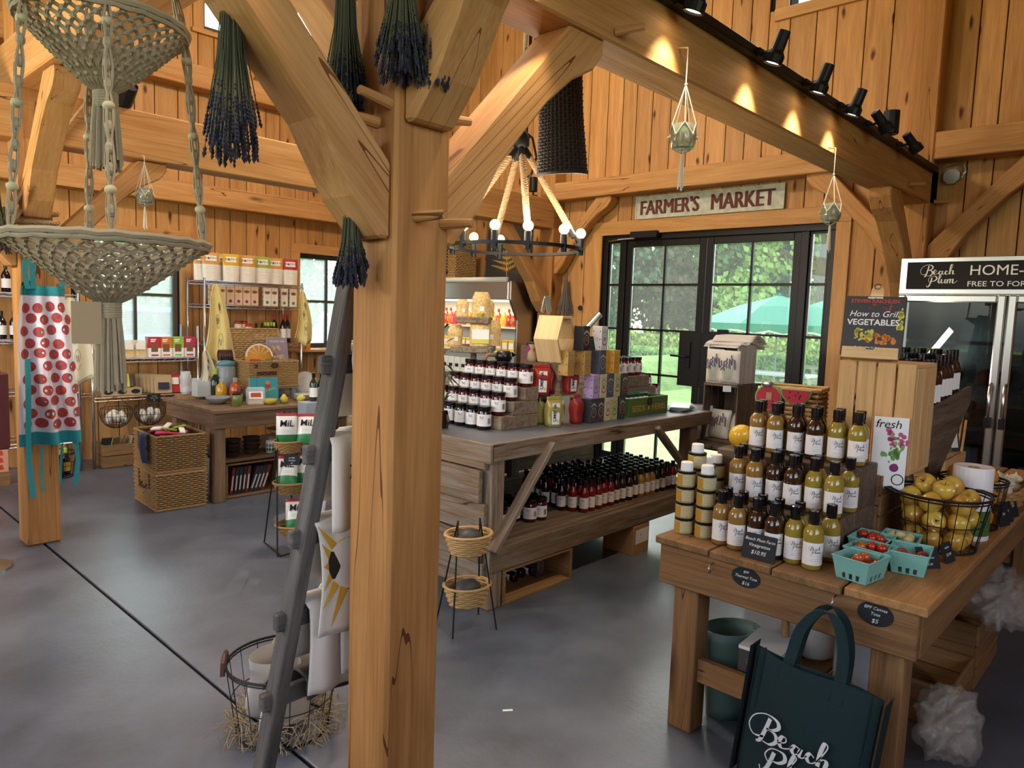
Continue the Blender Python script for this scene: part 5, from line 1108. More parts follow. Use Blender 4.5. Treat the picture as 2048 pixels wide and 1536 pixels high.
pm = MB().sphere((0, 0, 0), .018, 10, 7, (1.3, .9, .8)).obj('new_potato', 'potato', smooth=True, cat='potato'); PSp = []
CT = [(2.475, .725, -.15, 'front turquoise carton heaped with red tomatoes beside the bottles', 'front carton', 0), (2.60, .735, -.1, 'turquoise carton of tomatoes behind the front carton', 'second carton', 0), (2.685, .632, .15, 'turquoise carton with few tomatoes beside the slate sign', 'carton by the slate', 0), (2.735, .77, 0, 'turquoise carton of tomatoes against the riser', 'riser carton', 0), (2.815, .70, .1, 'turquoise carton of small yellow potatoes before the apple basket', 'potato carton', 1)]
for ci, (x, y, rz, lb, nm_, kind) in enumerate(CT):
    carton(x, y, rz, lb); r = random.Random(ci+20); M_ = T(x, y, TZ, rz); n = 0
    for lay in range(2):
        for i in range(4):
            for j in range(3):
                if lay == 1 and (i in (0, 3) or r.random() < .3): continue
                if ci == 2 and lay == 1: continue
                if lay == 0 and ci in (2,) and r.random() < .25: continue
                p = M_ @ V((-.045+.03*i+r.uniform(-.004, .004), -.03+.03*j+r.uniform(-.004, .004), .045+.026*lay+r.uniform(-.003, .004)))
                q = MX.Translation(p) @ MX.Rotation(r.uniform(-1, 1), 4, 'X') @ MX.Rotation(r.uniform(-1, 1), 4, 'Y')
                if kind: PSp.append((q, 'small yellow potato, %s in the potato carton' % (ORD[n] if n < 20 else 'last')))
                else: k = 'tomato_o' if r.random() < .25 else 'tomato'; TS[k].append((q, '%s cherry tomato, %s in the %s' % ('orange-red' if k == 'tomato_o' else 'red', ORD[n], nm_)))
                n += 1
for k in TS: rep(TM[k], TS[k], 'cherry tomatoes in cartons')
rep(pm, PSp, 'potatoes in the carton')
# wire baskets of fruit
def wire_basket(x, y, z, r0, r1, h, label, nv=22, name='wire_basket', handles=True):
    o = thing(name, (x, y, z), label, 'basket')
    for nm_, rr, zz, q in (('rim', r1, h, .005), ('upper_ring', r1*.995, h-.012, .003), ('middle_ring', (r0+r1)/2, h*.5, .002), ('base_ring', r0, .004, .004)):
        m = MB(); ring(m, rr, zz, q, 40); m.obj(nm_, 'black_metal', o)
    for k in range(nv):
        a = 2*PI*k/nv; MB().tube([(math.cos(a)*r0*.1, math.sin(a)*r0*.1, .004), (math.cos(a)*r0, math.sin(a)*r0, .004), (math.cos(a)*r1, math.sin(a)*r1, h)], .0018, 4).obj('wire', 'black_metal', o)
    if handles:
        for a in (2.3, -.8):
            c = V((math.cos(a)*r1, math.sin(a)*r1, h)); t_ = V((-math.sin(a), math.cos(a), 0)); ou = V((math.cos(a), math.sin(a), 0)); MB().tube([c-t_*.05, c-t_*.04+ou*.02, c+t_*.04+ou*.02, c+t_*.05], .005, 6).obj('handle', 'black_metal', o)
    return o
wire_basket(3.085, .645, TZ+.001, .13, .168, .205, 'black wire basket heaped with yellow apples')
m_, nt_, b_ = newmat('apple'); tc_ = N(nt_, 'TexCoord'); oi_ = N(nt_, 'ObjectInfo'); nz_ = N(nt_, 'TexNoise', Scale=11.0, Detail=3.0); ad_ = N(nt_, 'VectorMath', operation='ADD'); nt_.links.new(tc_.outputs['Object'], ad_.inputs[0]); nt_.links.new(oi_.outputs['Random'], ad_.inputs[1]); nt_.links.new(ad_.outputs[0], nz_.inputs['Vector']); cr_ = N(nt_, 'ValToRGB'); e_ = cr_.color_ramp.elements; e_[0].position = .46; e_[0].color = srgb('d3ae45'); e_[1].position = .80; e_[1].color = srgb('b1442a'); nt_.links.new(nz_.outputs[0], cr_.inputs[0]); nt_.links.new(cr_.outputs[0], b_.inputs['Base Color']); b_.inputs['Roughness'].default_value = .2; b_.inputs['Coat Weight'].default_value = .4
plain('orange_skin', 'd98a24', .4, bump=.3, bscale=300)
ap = MB().lathe([(.003, -.024), (.012, -.031), (.024, -.029), (.036, -.012), (.040, .008), (.036, .024), (.024, .033), (.012, .031), (.004, .021)], 18, cap=False).obj('apple', 'apple', smooth=True, cat='apple'); MB().tube([(0, 0, .02), (.003, .001, .038)], .0015, 4).obj('stem', 'bark', ap)
ap2 = dup(ap, T(0, 0, 0)); st_ = MB().prism([(math.cos(2*PI*k/12)*.009, math.sin(2*PI*k/12)*.007) for k in range(12)], .0006, T(.028, -.02, .021, -.6, 0, .85)).obj('sticker', 'white', ap2); KIDS.clear()
r = random.Random(8); asp = []; asp2 = []; n = 0
for lay, (zz, ring_) in enumerate(((.04, ((0, 0), (.083, 6))), (.112, ((.02, 1), (.095, 7))), (.18, ((.0, 1), (.10, 6))), (.225, ((.05, 3),)))):
    for rad, cnt in ring_:
        for k in range(max(1, cnt)):
            a = 2*PI*k/max(1, cnt)+lay*.5; p = (3.085+math.cos(a)*rad, .645+math.sin(a)*rad, TZ+zz+r.uniform(-.005, .005))
            q = MX.Translation(p) @ MX.Rotation(r.uniform(-1.3, 1.3), 4, 'X') @ MX.Rotation(r.uniform(-1, 1), 4, 'Y') @ MX.Rotation(r.uniform(0, 6), 4, 'Z')
            lb = 'yellow and red apple, %s in the %s layer of the basket' % (ORD[k], ['bottom', 'second', 'third', 'top'][lay])+(', core' if rad < .04 and cnt < 2 else '')
            (asp2 if (n % 4 == 3) else asp).append((q, lb)); n += 1
rep(ap, asp, 'apples in the wire basket'); rep(ap2, asp2, 'apples in the wire basket')
wire_basket(3.52, .62, TZ+.001, .10, .125, .2, 'black wire basket of oranges behind the apples', 18, handles=False)
og = MB().sphere((0, 0, 0), .042, 14, 10, (1, 1, .92)).obj('orange', 'orange_skin', smooth=True, cat='orange'); MB().sphere((0, 0, .038), .003, 5, 4).obj('stem_button', 'tom_green', og)
rep(og, [(T(3.52+math.cos(a)*rr*.8, .62+math.sin(a)*rr*.8, TZ+z, a, .4), 'orange, %s' % lb) for a, rr, z, lb in ((0, .07, .05, 'low at the freezer side'), (2.1, .07, .05, 'low at the bottle side'), (4.2, .07, .05, 'low at the aisle side'), (1, .07, .13, 'mid level at the crate side'), (3.1, .07, .13, 'mid level behind the apples'), (5.2, .07, .13, 'mid level at the aisle side'), (3.6, .085, .215, 'on top behind the apples'), (1.6, .07, .215, 'on top nearest the crate'), (5.6, .08, .21, 'on top nearest the garlic'))], 'oranges in the wire basket')
rl = thing('bag_roll', (3.315, .585, TZ), 'upright roll of clear produce bags between the fruit baskets', 'roll'); MB().lathe([(.02, 0), (.068, .0), (.07, .004), (.07, .282), (.067, .286), (.02, .28)], 24, cap=False).obj('film_roll', 'paper', rl, smooth=False)
MB().lathe([(.0702, .02), (.0702, .12)], 24, cap=False).obj('print_band', 'tom_green', rl); MB().lathe([(.02, 0), (.02, .283)], 12, cap=False).obj('core', 'cardboard', rl)
chalk(frame((2.755, .585, TZ+.001), (.55, -.42, 0), (.25, .3, 1)), .085, .075, [('APPLES', .052, .75), ('TOMATOES', .036, .7), ('$5.50', .015, .9)], 'slate price sign leaning before the apple basket, wider one', .012)
chalk(frame((2.885, .55, TZ+.001), (.65, -.2, .1), (.12, .3, 1)), .06, .072, [('Apples', .055, .75), ('$2.50', .03, 1)], 'slate price sign leaning on the apple basket wires, narrower one', .012)
plain('straw', 'b98f52', .8)
gt = thing('garlic_tray', (4.0, .65, TZ), 'shallow straw tray heaped with garlic bulbs', 'basket')
def trayf(u, v): a = 2*PI*u; c = math.copysign(abs(math.cos(a))**.6, math.cos(a)); s = math.copysign(abs(math.sin(a))**.6, math.sin(a)); k = .85+.15*v; return V((c*.26*k, s*.15*k, .01+.1*v)), V((c, s, 0))
m = MB(); weave(m, trayf, 26, 7, .005, .0075, closed=True); m.obj('weave', 'straw', gt); m = MB(); stakes(m, lambda u, v: trayf(u, v), 26, .004, True, 2); m.obj('stakes', 'straw', gt); MB().box((-.22, -.12, .004), (.22, .12, .012)).obj('base', 'straw', gt)
plain('garlic', 'dcd0b4', .6, var=.08, bscale=30)
gl = MB(); 
def gfn(u, v): a = 2*PI*u; q = math.sin(PI*min(v*1.25, 1))**.7 if v < .8 else .12*(1-v)/.2+.06; q = max(q, .05); return (math.cos(a)*.03*q*(1+.09*abs(math.sin(3*a))), math.sin(a)*.03*q*(1+.09*abs(math.sin(3*a))), .055*v)
gl = gl.grid(gfn, 18, 9).obj('garlic_bulb', 'garlic', smooth=True, cat='garlic'); MB().lathe([(.008, 0), (.006, -.003), (.001, -.004)], 8).obj('root', 'straw', gl)
r = random.Random(3); rep(gl, [(T(3.82+.062*(i % 7)+r.uniform(-.01, .01), .57+.065*(i//7 % 3)+r.uniform(-.01, .01), TZ+.05+.042*(i//21), r.uniform(0, 6), r.uniform(-1.4, 1.4), 0, 1.0), 'white garlic bulb, %s along the %s row of the %s layer' % (ORD[i % 7], ORD[i//7 % 3], ['lower', 'upper'][i//21])) for i in range(42)], 'garlic bulbs in the tray')
for i, (x, lb) in enumerate(((3.62, 'black plant-style price tag nearest the oranges'), (3.70, 'black price tag before the garlic tray, middle one'), (3.83, 'black price tag before the garlic tray, farthest one'))): chalk(frame((x, .505, TZ+.001), (.8, -.3, 0), (.1, .25, 1)), .07, .09, [('$4', .05, 1.4)], lb, .012)
# pine crates with cookbook
crate(frame((3.05, .75, 1.0), (0, 0, 1), (1, 0, 0)), .43, .30, .29, 'pale slatted pine crate standing on end under the cookbook', 'crate_wood', 4, .011)
crate(T(3.0, .825, TZ), .34, .26, .25, 'brown slatted crate under the standing pine crate', 'old_crate', 3)
bkst = thing('book_stand', (3.10, .93, 1.43), 'pale wooden cookbook stand with paddle-shaped back on the pine crate', 'book stand', mtx=frame((3.06, .925, 1.435), (.18, -1, 0), (.22, .04, 1)))
MB().prism([(-.075, 0), (.075, 0), (.075, .2), (.05, .235), (.025, .25), (.022, .29), (.012, .305), (-.012, .305), (-.022, .29), (-.025, .25), (-.05, .235), (-.075, .2)], .01, T(0, 0, -.012)).obj('paddle_back', 'pale_wood', bkst, bev=.002); MB().box((-.1, 0, 0), (.1, .012, .04)).obj('ledge', 'pale_wood', bkst, bev=.002); MB().prism([(-.1, 0), (.1, 0), (.1, .045), (.02, .045), (.012, .036), (-.012, .036), (-.02, .045), (-.1, .045)], .01, T(0, 0, .036)).obj('front_lip', 'pale_wood', bkst, bev=.002); MB().tube([(math.cos(a)*.012, .30+math.sin(a)*.012, -.006+.002*k) for k, a in enumerate([q*.9 for q in range(8)])], .0018, 4).obj('thong', 'ink', bkst)
plain('book_cover', '3a3634', .45); plain('title_red', 'b8452c', .6)
bk = thing('cookbook', (3.05, .92, 1.45), 'dark cookbook about grilling vegetables on the wooden stand', 'book', mtx=frame((3.06, .925, 1.435), (.18, -1, 0), (.22, .04, 1)) @ T(0, .013, .001))
MB().box((-.105, 0, 0), (.105, .235, .032)).obj('pages', 'paper', bk); MB().box((-.108, -.001, .0325), (.108, .238, .035)).obj('front_cover', 'book_cover', bk); MB().box((.106, -.001, 0), (.109, .238, .0335)).obj('spine', 'book_cover', bk); MB().box((-.108, -.001, -.003), (.108, .238, -.0005)).obj('back_cover', 'book_cover', bk)
for s, y, sz, mt_, sh in (('STEVEN RAICHLEN', .218, .0205, 'title_red', 0), ('How to Grill', .166, .034, 'white', .3), ('VEGETABLES', .132, .033, 'white', 0), ('The New Bible for Barbecuing', .032, .0095, 'white', .1), ('Vegetables over Live Fire', .021, .0095, 'white', .1), ('PROJECT SMOKE', .232, .007, 'white', 0)): text(s, bk, MX.Translation((0, y, .0354)), sz, mt_, bold=.0006 if s.isupper() else 0, shear=sh, ext=.0002)
m = MB(); r = random.Random(6)
for _ in range(26): disc(m, r.uniform(-.02, .08), r.uniform(.05, .085), r.uniform(.004, .01), 7, 0, r.uniform(.6, 1.4))
m.obj('vegetable_print', 'pr_orange', bk, T(0, 0, .0355)); m = MB()
for _ in range(30): disc(m, r.uniform(-.06, .0), r.uniform(.06, .105), r.uniform(.003, .008), 6, 0, r.uniform(.5, 2))
for _ in range(16): disc(m, r.uniform(.088, .102), r.uniform(.11, .2), r.uniform(.003, .008), 6, 0, 1.5)
m.obj('leaf_print', 'leaf_y', bk, T(0, 0, .0356)); m = MB()
for _ in range(10): disc(m, r.uniform(-.02, .06), r.uniform(.185, .208), r.uniform(.002, .005), 6)
m.obj('berry_print', 'pr_red', bk, T(0, 0, .0357))
fs = thing('fresh_card', (0, 0, 0), 'white card with radish picture hung on the pine crate side', 'sign', mtx=frame((3.015, .815, 1.085), (.35, -.93, 0), (0, 0, 1)))
MB().box((-.06, -.14, 0), (.06, .14, .002)).obj('card', 'white', fs); text('fresh', fs, T(-.01, .112, .0026), .045, 'ink', shear=.2); plain('radish', 'c0547e', .6); m = MB(); r = random.Random(2)
for _ in range(22): disc(m, .02+r.gauss(0, .016), .05+r.gauss(0, .018), r.uniform(.005, .011), 7)
m.obj('radish_print', 'radish', fs, T(0, 0, .0026)); m = MB()
for _ in range(40): disc(m, .02+r.gauss(0, .015), .0+r.gauss(0, .03), r.uniform(.003, .008), 6, 0, 1.6)
m.obj('leaf_print', 'leaf_a', fs, T(0, 0, .0028)); m = MB(); disc(m, .02, -.055, .016); m.obj('beet_print', 'magenta', fs, T(0, 0, .003)); m = MB(); arc(m, .035, -.1, .018, .022, 0, 2*PI, 18); m.obj('seal_print', 'ink', fs, T(0, 0, .0028))
# sloping rack of sauces behind the crate
rk = thing('sloping_rack', (0, 0, 0), 'dark sloping rack of barbecue sauces behind the pine crate', 'rack')
for i, (x, z) in enumerate(((3.40, 1.235), (3.62, 1.255), (3.84, 1.275))): plank(rk, (x-.035, .76, z-.02), (x+.20, 1.12, z), 'dark_wood', 'shelf_board')
MB().prism([(3.36, 1.02), (3.36, 1.24), (4.05, 1.30), (4.05, 1.22), (3.5, .9), (3.44, .9)], .02, frame((0, .775, 0), (1, 0, 0), (0, 0, 1))).obj('side_board', 'dark_wood', rk, bev=.003); MB().prism([(3.36, .75), (3.36, 1.24), (4.05, 1.30), (4.05, .75), (3.97, .75), (3.97, 1.15), (3.45, 1.1), (3.45, .75)], .02, frame((0, 1.13, 0), (1, 0, 0), (0, 0, 1))).obj('side_board', 'dark_wood', rk, bev=.003)
bq = dup(BK['s_brown'], T(0, 0, 0)); rep(bq, [(T(3.41+.066*i, .805+.068*j, (1.236 if i < 3 else 1.256 if i < 6 else 1.276), FACE-.5), 'dark sauce bottle on the sloping rack, %s deep in the %s column from the aisle' % (ORD[i], ORD[j])) for j in range(4) for i in range(8)], 'sauces on the sloping rack')
# lit pine crate with packets
crate(frame((3.88, .80, TZ+.0), (1, 0, 0), (0, 1, 0)), .42, .30, .20, 'bright pine crate holding seed packets and sticks beyond the rack', 'crate_wood', 2)
MB().box((3.9, .82, TZ+.19), (4.28, 1.08, TZ+.2)).obj('crate_lid', 'crate_wood', label='flat pine lid on the bright crate', cat='board')
plain('packet_a', '7a3b2e', .5); plain('packet_b', '5c7f3a', .5); plain('packet_c', '3b3a3a', .5); plain('packet_d', 'cabf3f', .5)
for i, (x, y, c, h, lb) in enumerate(((4.0, .87, 'packet_a', .16, 'framed red pepper picture on the bright crate'), (4.12, .86, 'packet_b', .2, 'green seed packet standing on the bright crate'), (4.2, .84, 'packet_c', .22, 'dark seed packet standing on the bright crate'), (4.16, .92, 'packet_d', .17, 'yellow seed packet standing on the bright crate'), (3.95, 1.0, 'packet_b', .09, 'small green packet under the rack'))):
    p = thing('seed_packet', (x, y, TZ+.2), lb, 'packet', mtx=T(x, y, TZ+.2, -.5, -.2)); MB().box((-.05, 0, 0), (.05, .006, h)).obj('packet_body', 'crate_wood' if i == 0 else c, p); MB().box((-.038, -.001, .02), (.038, 0, h-.02)).obj('picture', c if i == 0 else 'paper', p)
for i in range(3): MB().tube([(4.27+.015*i, .815+.02*i, TZ+.19), (4.28+.02*i, .81+.02*i, TZ+.36+.02*i)], .006, 6).obj('wooden_stick', 'crate_wood', label='wooden stick standing in the bright crate, %s' % ['nearest the aisle', 'in the middle', 'at the back'][i], cat='stick')
pl_ = MB().box((-.06, -.005, 0), (.06, .005, .09)).obj('box_card', 'white', mtx=T(3.47, .86, TZ+.12, -.4, -.3), bev=.002, label='white carton leaning behind the orange basket', cat='carton'); rd = MB().sphere((3.62, .86, TZ+.2), .07, 14, 9, (1.4, .8, .6)).obj('radish_bag', 'cello', smooth=True, label='clear bag of radishes behind the oranges', cat='bag')
# below the table
plain('pail_green', '5f7a70', .5); plain('gift_grey', '4a4744', .6); plain('jug', 'd8d2c8', .4); plain('wood_handle', 'b98a5e', .5); plain('plastic_jug', 'b9bcbd', .3, alpha=.6)
pa = thing('felt_pail', (2.65, 1.235, 0), 'grey-green oval felt pail on the floor under the table', 'pail', rz=-.5)
m = MB().grid(lambda u, v: (math.cos(2*PI*u)*(.085+.035*v), math.sin(2*PI*u)*(.06+.03*v), .36*v), 28, 8).obj('body', 'pail_green', pa, smooth=True); s = m.modifiers.new('s', 'SOLIDIFY'); s.thickness = .006
MB().prism([(math.cos(2*PI*k/24)*.085, math.sin(2*PI*k/24)*.06) for k in range(24)], .004).obj('base', 'pail_green', pa); MB().tube([(-.118, .0, .34), (-.15, -.02, .27), (-.14, -.02, .18)], .003, 5).obj('cord_handle', 'ink', pa); MB().sphere((.11, .0, .33), .008, 8, 5).obj('rivet', 'steel', pa)
gx = thing('gift_box', (2.60, 1.06, .276), 'white-topped grey gift box on the low shelf', 'box', rz=.06); MB().box((-.10, -.075, 0), (.10, .075, .095)).obj('carton', 'gift_grey', gx); MB().box((-.101, -.076, .085), (.101, .076, .098)).obj('lid', 'white', gx); put('small_print', lines_mesh('small_print', [(.02, .5), (.005, .9), (-.006, .9), (-.016, .9), (-.026, .8)], .05, 'chalk', 4, .004, .0005), gx, frame((-.1008, 0, .045), (0, -1, 0), (0, 0, 1))); MB().box((-.1, -.0757, .0), (.1, -.075, .085)).obj('white_side', 'white', gx)
g2 = thing('gift_box', (2.63, 1.03, 0), 'dark grey product box on the floor under the low shelf', 'box', rz=.06); MB().box((-.10, -.10, 0), (.10, .10, .19)).obj('carton', 'gift_grey', g2, bev=.002); put('small_print', lines_mesh('small_print', [(.02, .5), (.005, .7), (-.01, .6), (-.03, .7)], .05, 'chalk', 6, .004, .0006), g2, frame((-.1008, 0, .10), (0, -1, 0), (0, 0, 1)))
pt_ = thing('pitcher', (2.83, .975, .276), 'cream rounded pitcher with bent wooden handle on the low shelf', 'pitcher'); MB().lathe([(.05, 0), (.075, .02), (.082, .14), (.078, .19), (.085, .21), (.075, .235), (.03, .25), (.001, .25)], 22).obj('body', 'jug', pt_, smooth=True); MB().tube(smooth_path([V((-.07, .02, .2)), V((-.13, .04, .2)), V((-.165, .05, .18)), V((-.17, .05, .15)), V((-.168, .05, .115))], 4), .014, 10).obj('handle', 'wood_handle', pt_, smooth=True); MB().tube([(-.05, .03, .235), (-.16, .06, .245)], .002, 5).obj('plunger_rod', 'black_metal', pt_); MB().sphere((-.165, .062, .246), .009, 8, 6).obj('plunger_knob', 'black_plastic', pt_)
pj = thing('plastic_tub', (2.72, .785, .276), 'tall frosted plastic tub behind the tote on the low shelf', 'tub'); MB().lathe([(.07, 0), (.075, .01), (.075, .32), (.078, .325)], 20).obj('body', 'plastic_jug', pj, smooth=True); MB().box((-.02, -.076, .1), (.02, -.0755, .2)).obj('sticker', 'white', pj)
# floor crates with crumpled plastic
crate(T(3.15, .56, 0), .42, .40, .17, 'open pine crate on the floor nearest the tote', 'old_crate', 2); crate(T(3.62, .56, 0), .5, .42, .29, 'brown slatted crate on the floor under the big plastic sack', 'old_crate', 3)
m, nt, b = newmat('film'); b.inputs['Base Color'].default_value = srgb('d9d3c6'); b.inputs['Roughness'].default_value = .14; b.inputs['Alpha'].default_value = .22; b.inputs['Specular IOR Level'].default_value = .9
nz = N(nt, 'TexNoise', Scale=7.0, Detail=2.0, Distortion=2.5); bp = N(nt, 'Bump', Strength=.5, Distance=.02); tc = N(nt, 'TexCoord'); nt.links.new(tc.outputs['Object'], nz.inputs['Vector']); nt.links.new(nz.outputs[0], bp.inputs['Height']); nt.links.new(bp.outputs[0], b.inputs['Normal'])
def sack(c, dims, seed, label):
    r = random.Random(seed); o = thing('plastic_sack', c, label, 'plastic bag'); ph = [(V((r.gauss(0, 1), r.gauss(0, 1), r.gauss(0, 1))).normalized()*f, r.uniform(0, 6), w) for f, w in ((3, .12), (4, .1), (6, .09), (9, .06), (11, .05), (14, .03), (18, .018))]
    def fn(u, v, q=1):
        a = 2*PI*u; b = PI*v; p = V((math.sin(b)*math.cos(a), math.sin(b)*math.sin(a), math.cos(b))); k = .8+.7*sum(w*(1-2*abs(math.sin(p.dot(d)+f+.5*math.sin(3*p.z+f)))) for d, f, w in ph)*q
        return (p.x*dims[0]*k*1.35, p.y*dims[1]*k*1.35, max(-dims[2], p.z*dims[2]*k*1.35))
    MB().grid(fn, 90, 56).obj('film', 'film', o, smooth=True); MB().grid(lambda u, v: V(fn(u+.03, v, 1.4))*.82, 40, 24).obj('inner_folds', 'film', o, smooth=True)
sack((3.74, .52, .40), (.27, .14, .115), 4, 'big crumpled clear plastic sack resting on the floor crate'); sack((2.93, .52, .15), (.19, .10, .13), 12, 'crumpled clear plastic bag on the floor beside the table leg')
# ================================================================ WINDOW-WALL SHELVES
def wire_shelf(x0, x1, y0, y1, zs, h, label):
    o = thing('wire_shelving', (x0, y0, 0), label, 'shelving', 'chrome wire shelving'); W = x1-x0; D = y1-y0
    for x in (0, W):
        for y in (0, D): MB().tube([(x, y, 0), (x, y, h)], .0125, 10).obj('post', 'chrome', o, smooth=True)
    for z in zs:
        s = thing('shelf', (0, 0, 0), None, None); s.parent = o
        for y in (0, D):
            m = MB(); m.tube([(0, y, z), (W, y, z)], .004, 5); m.tube([(0, y, z-.03), (W, y, z-.03)], .004, 5); n = int(W/.05); m.tube([(W*i/n, y, z if i % 2 else z-.03) for i in range(n+1)], .003, 4); m.obj('truss', 'chrome', s)
        m = MB(); n = int(W/.03)
        for i in range(n+1): m.tube([(W*i/n, 0, z+.003), (W*i/n, D, z+.003)], .0022, 4)
        m.obj('wire_deck', 'chrome', s, kind='stuff')
    return o
SY = 7.33
wire_shelf(2.20, 3.17, SY, 7.74, (1.02, .66), 1.34, 'chrome wire shelving under the tall window with snack bags')
wire_shelf(3.24, 4.34, SY, 7.74, (.35, 1.16, 1.556, 1.80), 1.83, 'tall chrome wire shelving with popcorn pouches on top')
wire_shelf(.95, 2.09, SY, 7.74, (.3, .75, 1.2, 1.6), 1.75, 'chrome wire shelving behind the apron')
# popcorn pouches
for n_, c_ in (('pp_orange', 'd59a4a'), ('pp_yellow', 'dcae2e'), ('pp_green', '9ab043'), ('pp_red', 'b5343a'), ('pp_white', 'e6e1d6')): plain(n_, c_, .35)
def pouch(x, y, z, rz, col, label, W=.165, H=.285, D=.07):
    o = thing('popcorn_pouch', (x, y, z), label, 'pouch', 'popcorn pouches on the top shelf', rz)
    def fn(u, v, s): t = 1-v; return ((u-.5)*W*(1-.04*t), s*(-D/2)*math.sin(PI*u)**.6*(t**.8)*(.9+.1*math.sin(12*u)), H*v)
    def band(v0, v1, mat, nm): MB().grid(lambda u, v: fn(u, v0+(v1-v0)*v, 1), 14, 6).grid(lambda u, v: fn(1-u, v0+(v1-v0)*v, -1), 14, 6).obj(nm, mat, o, smooth=True)
    band(0, .58, 'pp_white', 'lower_pouch'); band(.58, 1, col, 'printed_top')
    lb = MB().box((-W*.33, 0, 0), (W*.33, .001, .055)).obj('brand_panel', 'white', o, T(0, -D*.22, H*.70, 0, -.06)); text('POPPY', lb, frame((0, -.0012, .027), (1, 0, 0), (0, 0, 1)), .035, 'ink', bold=-.0002, space=1.15); m = MB(); disc(m, -.011, .027, .009); m.obj('poppy_mark', 'pr_red', lb, frame((-.012, -.0016, 0), (1, 0, 0), (0, 0, 1)))
    put('small_print', lines_mesh('small_print', [(.0, .6), (-.022, .8), (-.06, .5), (-.085, .3)], W*.4, 'ink', 3, .006, .0012), o, frame((0, -D*.54, H*.50), (1, 0, 0), (0, .12, 1)))
for i, (x, c, dy) in enumerate(((3.30, 'pp_orange', .1), (3.36, 'pp_orange', .03), (3.49, 'pp_yellow', .1), (3.56, 'pp_yellow', .0), (3.74, 'pp_orange', .0), (3.92, 'pp_green', .01), (4.08, 'pp_orange', .03), (4.25, 'pp_red', .01))): pouch(x, 7.42+dy, 1.807, -.28, c, '%s popcorn pouch, %s from the hanger window on the top shelf' % (c[3:], ORD[i]))
# cracker boxes
plain('bx_peach', 'dcc0a0', .6); plain('bx_ivory', 'e4dccb', .6); plain('bk_brown', '9a5a34', .6)
def snackbox(c, W=.082, D=.05, H=.20):
    b = MB().box((-W/2, 0, 0), (W/2, D, H)).obj('cracker_box', c, bev=.002, cat='box'); m = MB(); disc(m, 0, H*.72, W*.36, 12, 0, .6); m.obj('cracker_print', 'bk_brown', b, frame((0, -.0008, 0), (1, 0, 0), (0, 0, 1))); m = MB(); disc(m, 0, H*.2, W*.22, 8); m.obj('fruit_print', 'magenta' if c == 'bx_peach' else 'pr_green', b, frame((0, -.0008, 0), (1, 0, 0), (0, 0, 1))); put('small_print', lines_mesh('small_print', [(.012, .7), (0, .8), (-.016, .5)], W*.4, 'ink', 3, .007, .001), b, frame((0, -.001, H*.48), (1, 0, 0), (0, 0, 1))); m = MB(); [disc(m, .025, H*q, .012, 8) for q in (.25, .5, .75)]; m.obj('side_print', 'bk_brown', b, frame((-W/2-.0008, D, 0), (0, -1, 0), (0, 0, 1))); return b
rep(snackbox('bx_peach'), [(T(3.36+.09*i, 7.39, 1.563, -.12), 'peach cracker box with round cracker print, %s from the hanger window' % ORD[i]) for i in range(6)], 'cracker boxes on the second shelf')
rep(snackbox('bx_ivory'), [(T(x, 7.38+dy, 1.563, -.12), 'ivory cracker box with olive print, %s along the shelf' % ORD[i]) for i, (x, dy) in enumerate(((3.95, 0), (4.035, .0), (4.17, .03), (4.275, .02)))], 'cracker boxes on the second shelf')
# jars, bottles on the third shelf and below
def simple_jar(name, mat, lidm, lab, r_, h, cat='jar'):
    b = MB().lathe([(.0005, .001), (r_*.93, 0), (r_, .004), (r_, h*.82), (r_*.85, h*.9)], 14).obj(name, mat, smooth=True, cat=cat); MB().lathe([(r_*.9, h*.88), (r_*.94, h*.9), (r_*.94, h), (r_*.9, h)], 14).obj('lid', lidm, b)
    if lab: label_band(r_+.0006, h*.2, h*.65, 1.6, n=10, ang=-PI/2-.3).obj('paper_label', lab, b, smooth=True)
    return b
def simple_bottle(name, mat, capm, lab, r_, h, cat='bottle'):
    b = MB().lathe([(.0005, .001), (r_*.95, 0), (r_, .005), (r_, h*.58), (r_*.8, h*.68), (r_*.38, h*.78), (r_*.34, h*.85)], 14).obj(name, mat, smooth=True, cat=cat); MB().lathe([(r_*.4, h*.82), (r_*.42, h*.98), (r_*.36, h)], 10).obj('cap', capm, b)
    if lab: label_band(r_+.0006, h*.15, h*.48, 1.6, n=10, ang=-PI/2-.3).obj('paper_label', lab, b, smooth=True)
    return b
plain('tin_blue', '5f93b5', .4); plain('olive', '6f7a35', .2, coat=.5); plain('wine', '1c0f14', .1, coat=.5); plain('limecap', 'a9c53c', .4); plain('redcap', 'a3202c', .4); plain('honey', 'd98b1e', .15, coat=.5); plain('glass_green', '20301f', .1, coat=.5); plain('label_lime', 'a5bf45', .6)
Z3 = 1.166
rep(simple_jar('blue_tin', 'tin_blue', 'lid_black', 'pp_white', .036, .085), [(T(3.44+.078*i, 7.40, Z3+.086*j, 0), 'blue labelled relish jar, %s in the %s tier' % (ORD[i], ['lower', 'upper'][j])) for j in range(2) for i in range(2)], 'relish jars')
rep(simple_jar('olive_jar', 'olive', 'white', 'label_lime', .034, .12), [(T(3.60+.072*i, 7.40, Z3, 0), 'green olive jar, %s from the blue tins' % ORD[i]) for i in range(2)], 'olive jars')
rep(simple_jar('antipasto_jar', 's_orange', 'redcap', 'paper', .036, .1), [(T(3.745, 7.40, Z3), 'orange antipasto jar beside the olives'), (T(3.75, 7.41, Z3+.101), 'orange antipasto jar stacked on another'), (T(3.66, 7.47, Z3+.13), 'red antipasto jar at the back, nearer the olives'), (T(3.74, 7.49, Z3+.13), 'red antipasto jar at the back, nearer the bottles')], 'antipasto jars')
MB().box((3.62, 7.43, Z3), (3.8, 7.53, Z3+.128)).obj('riser_block', 'old_crate', label='wooden block behind the olive jars', cat='riser')
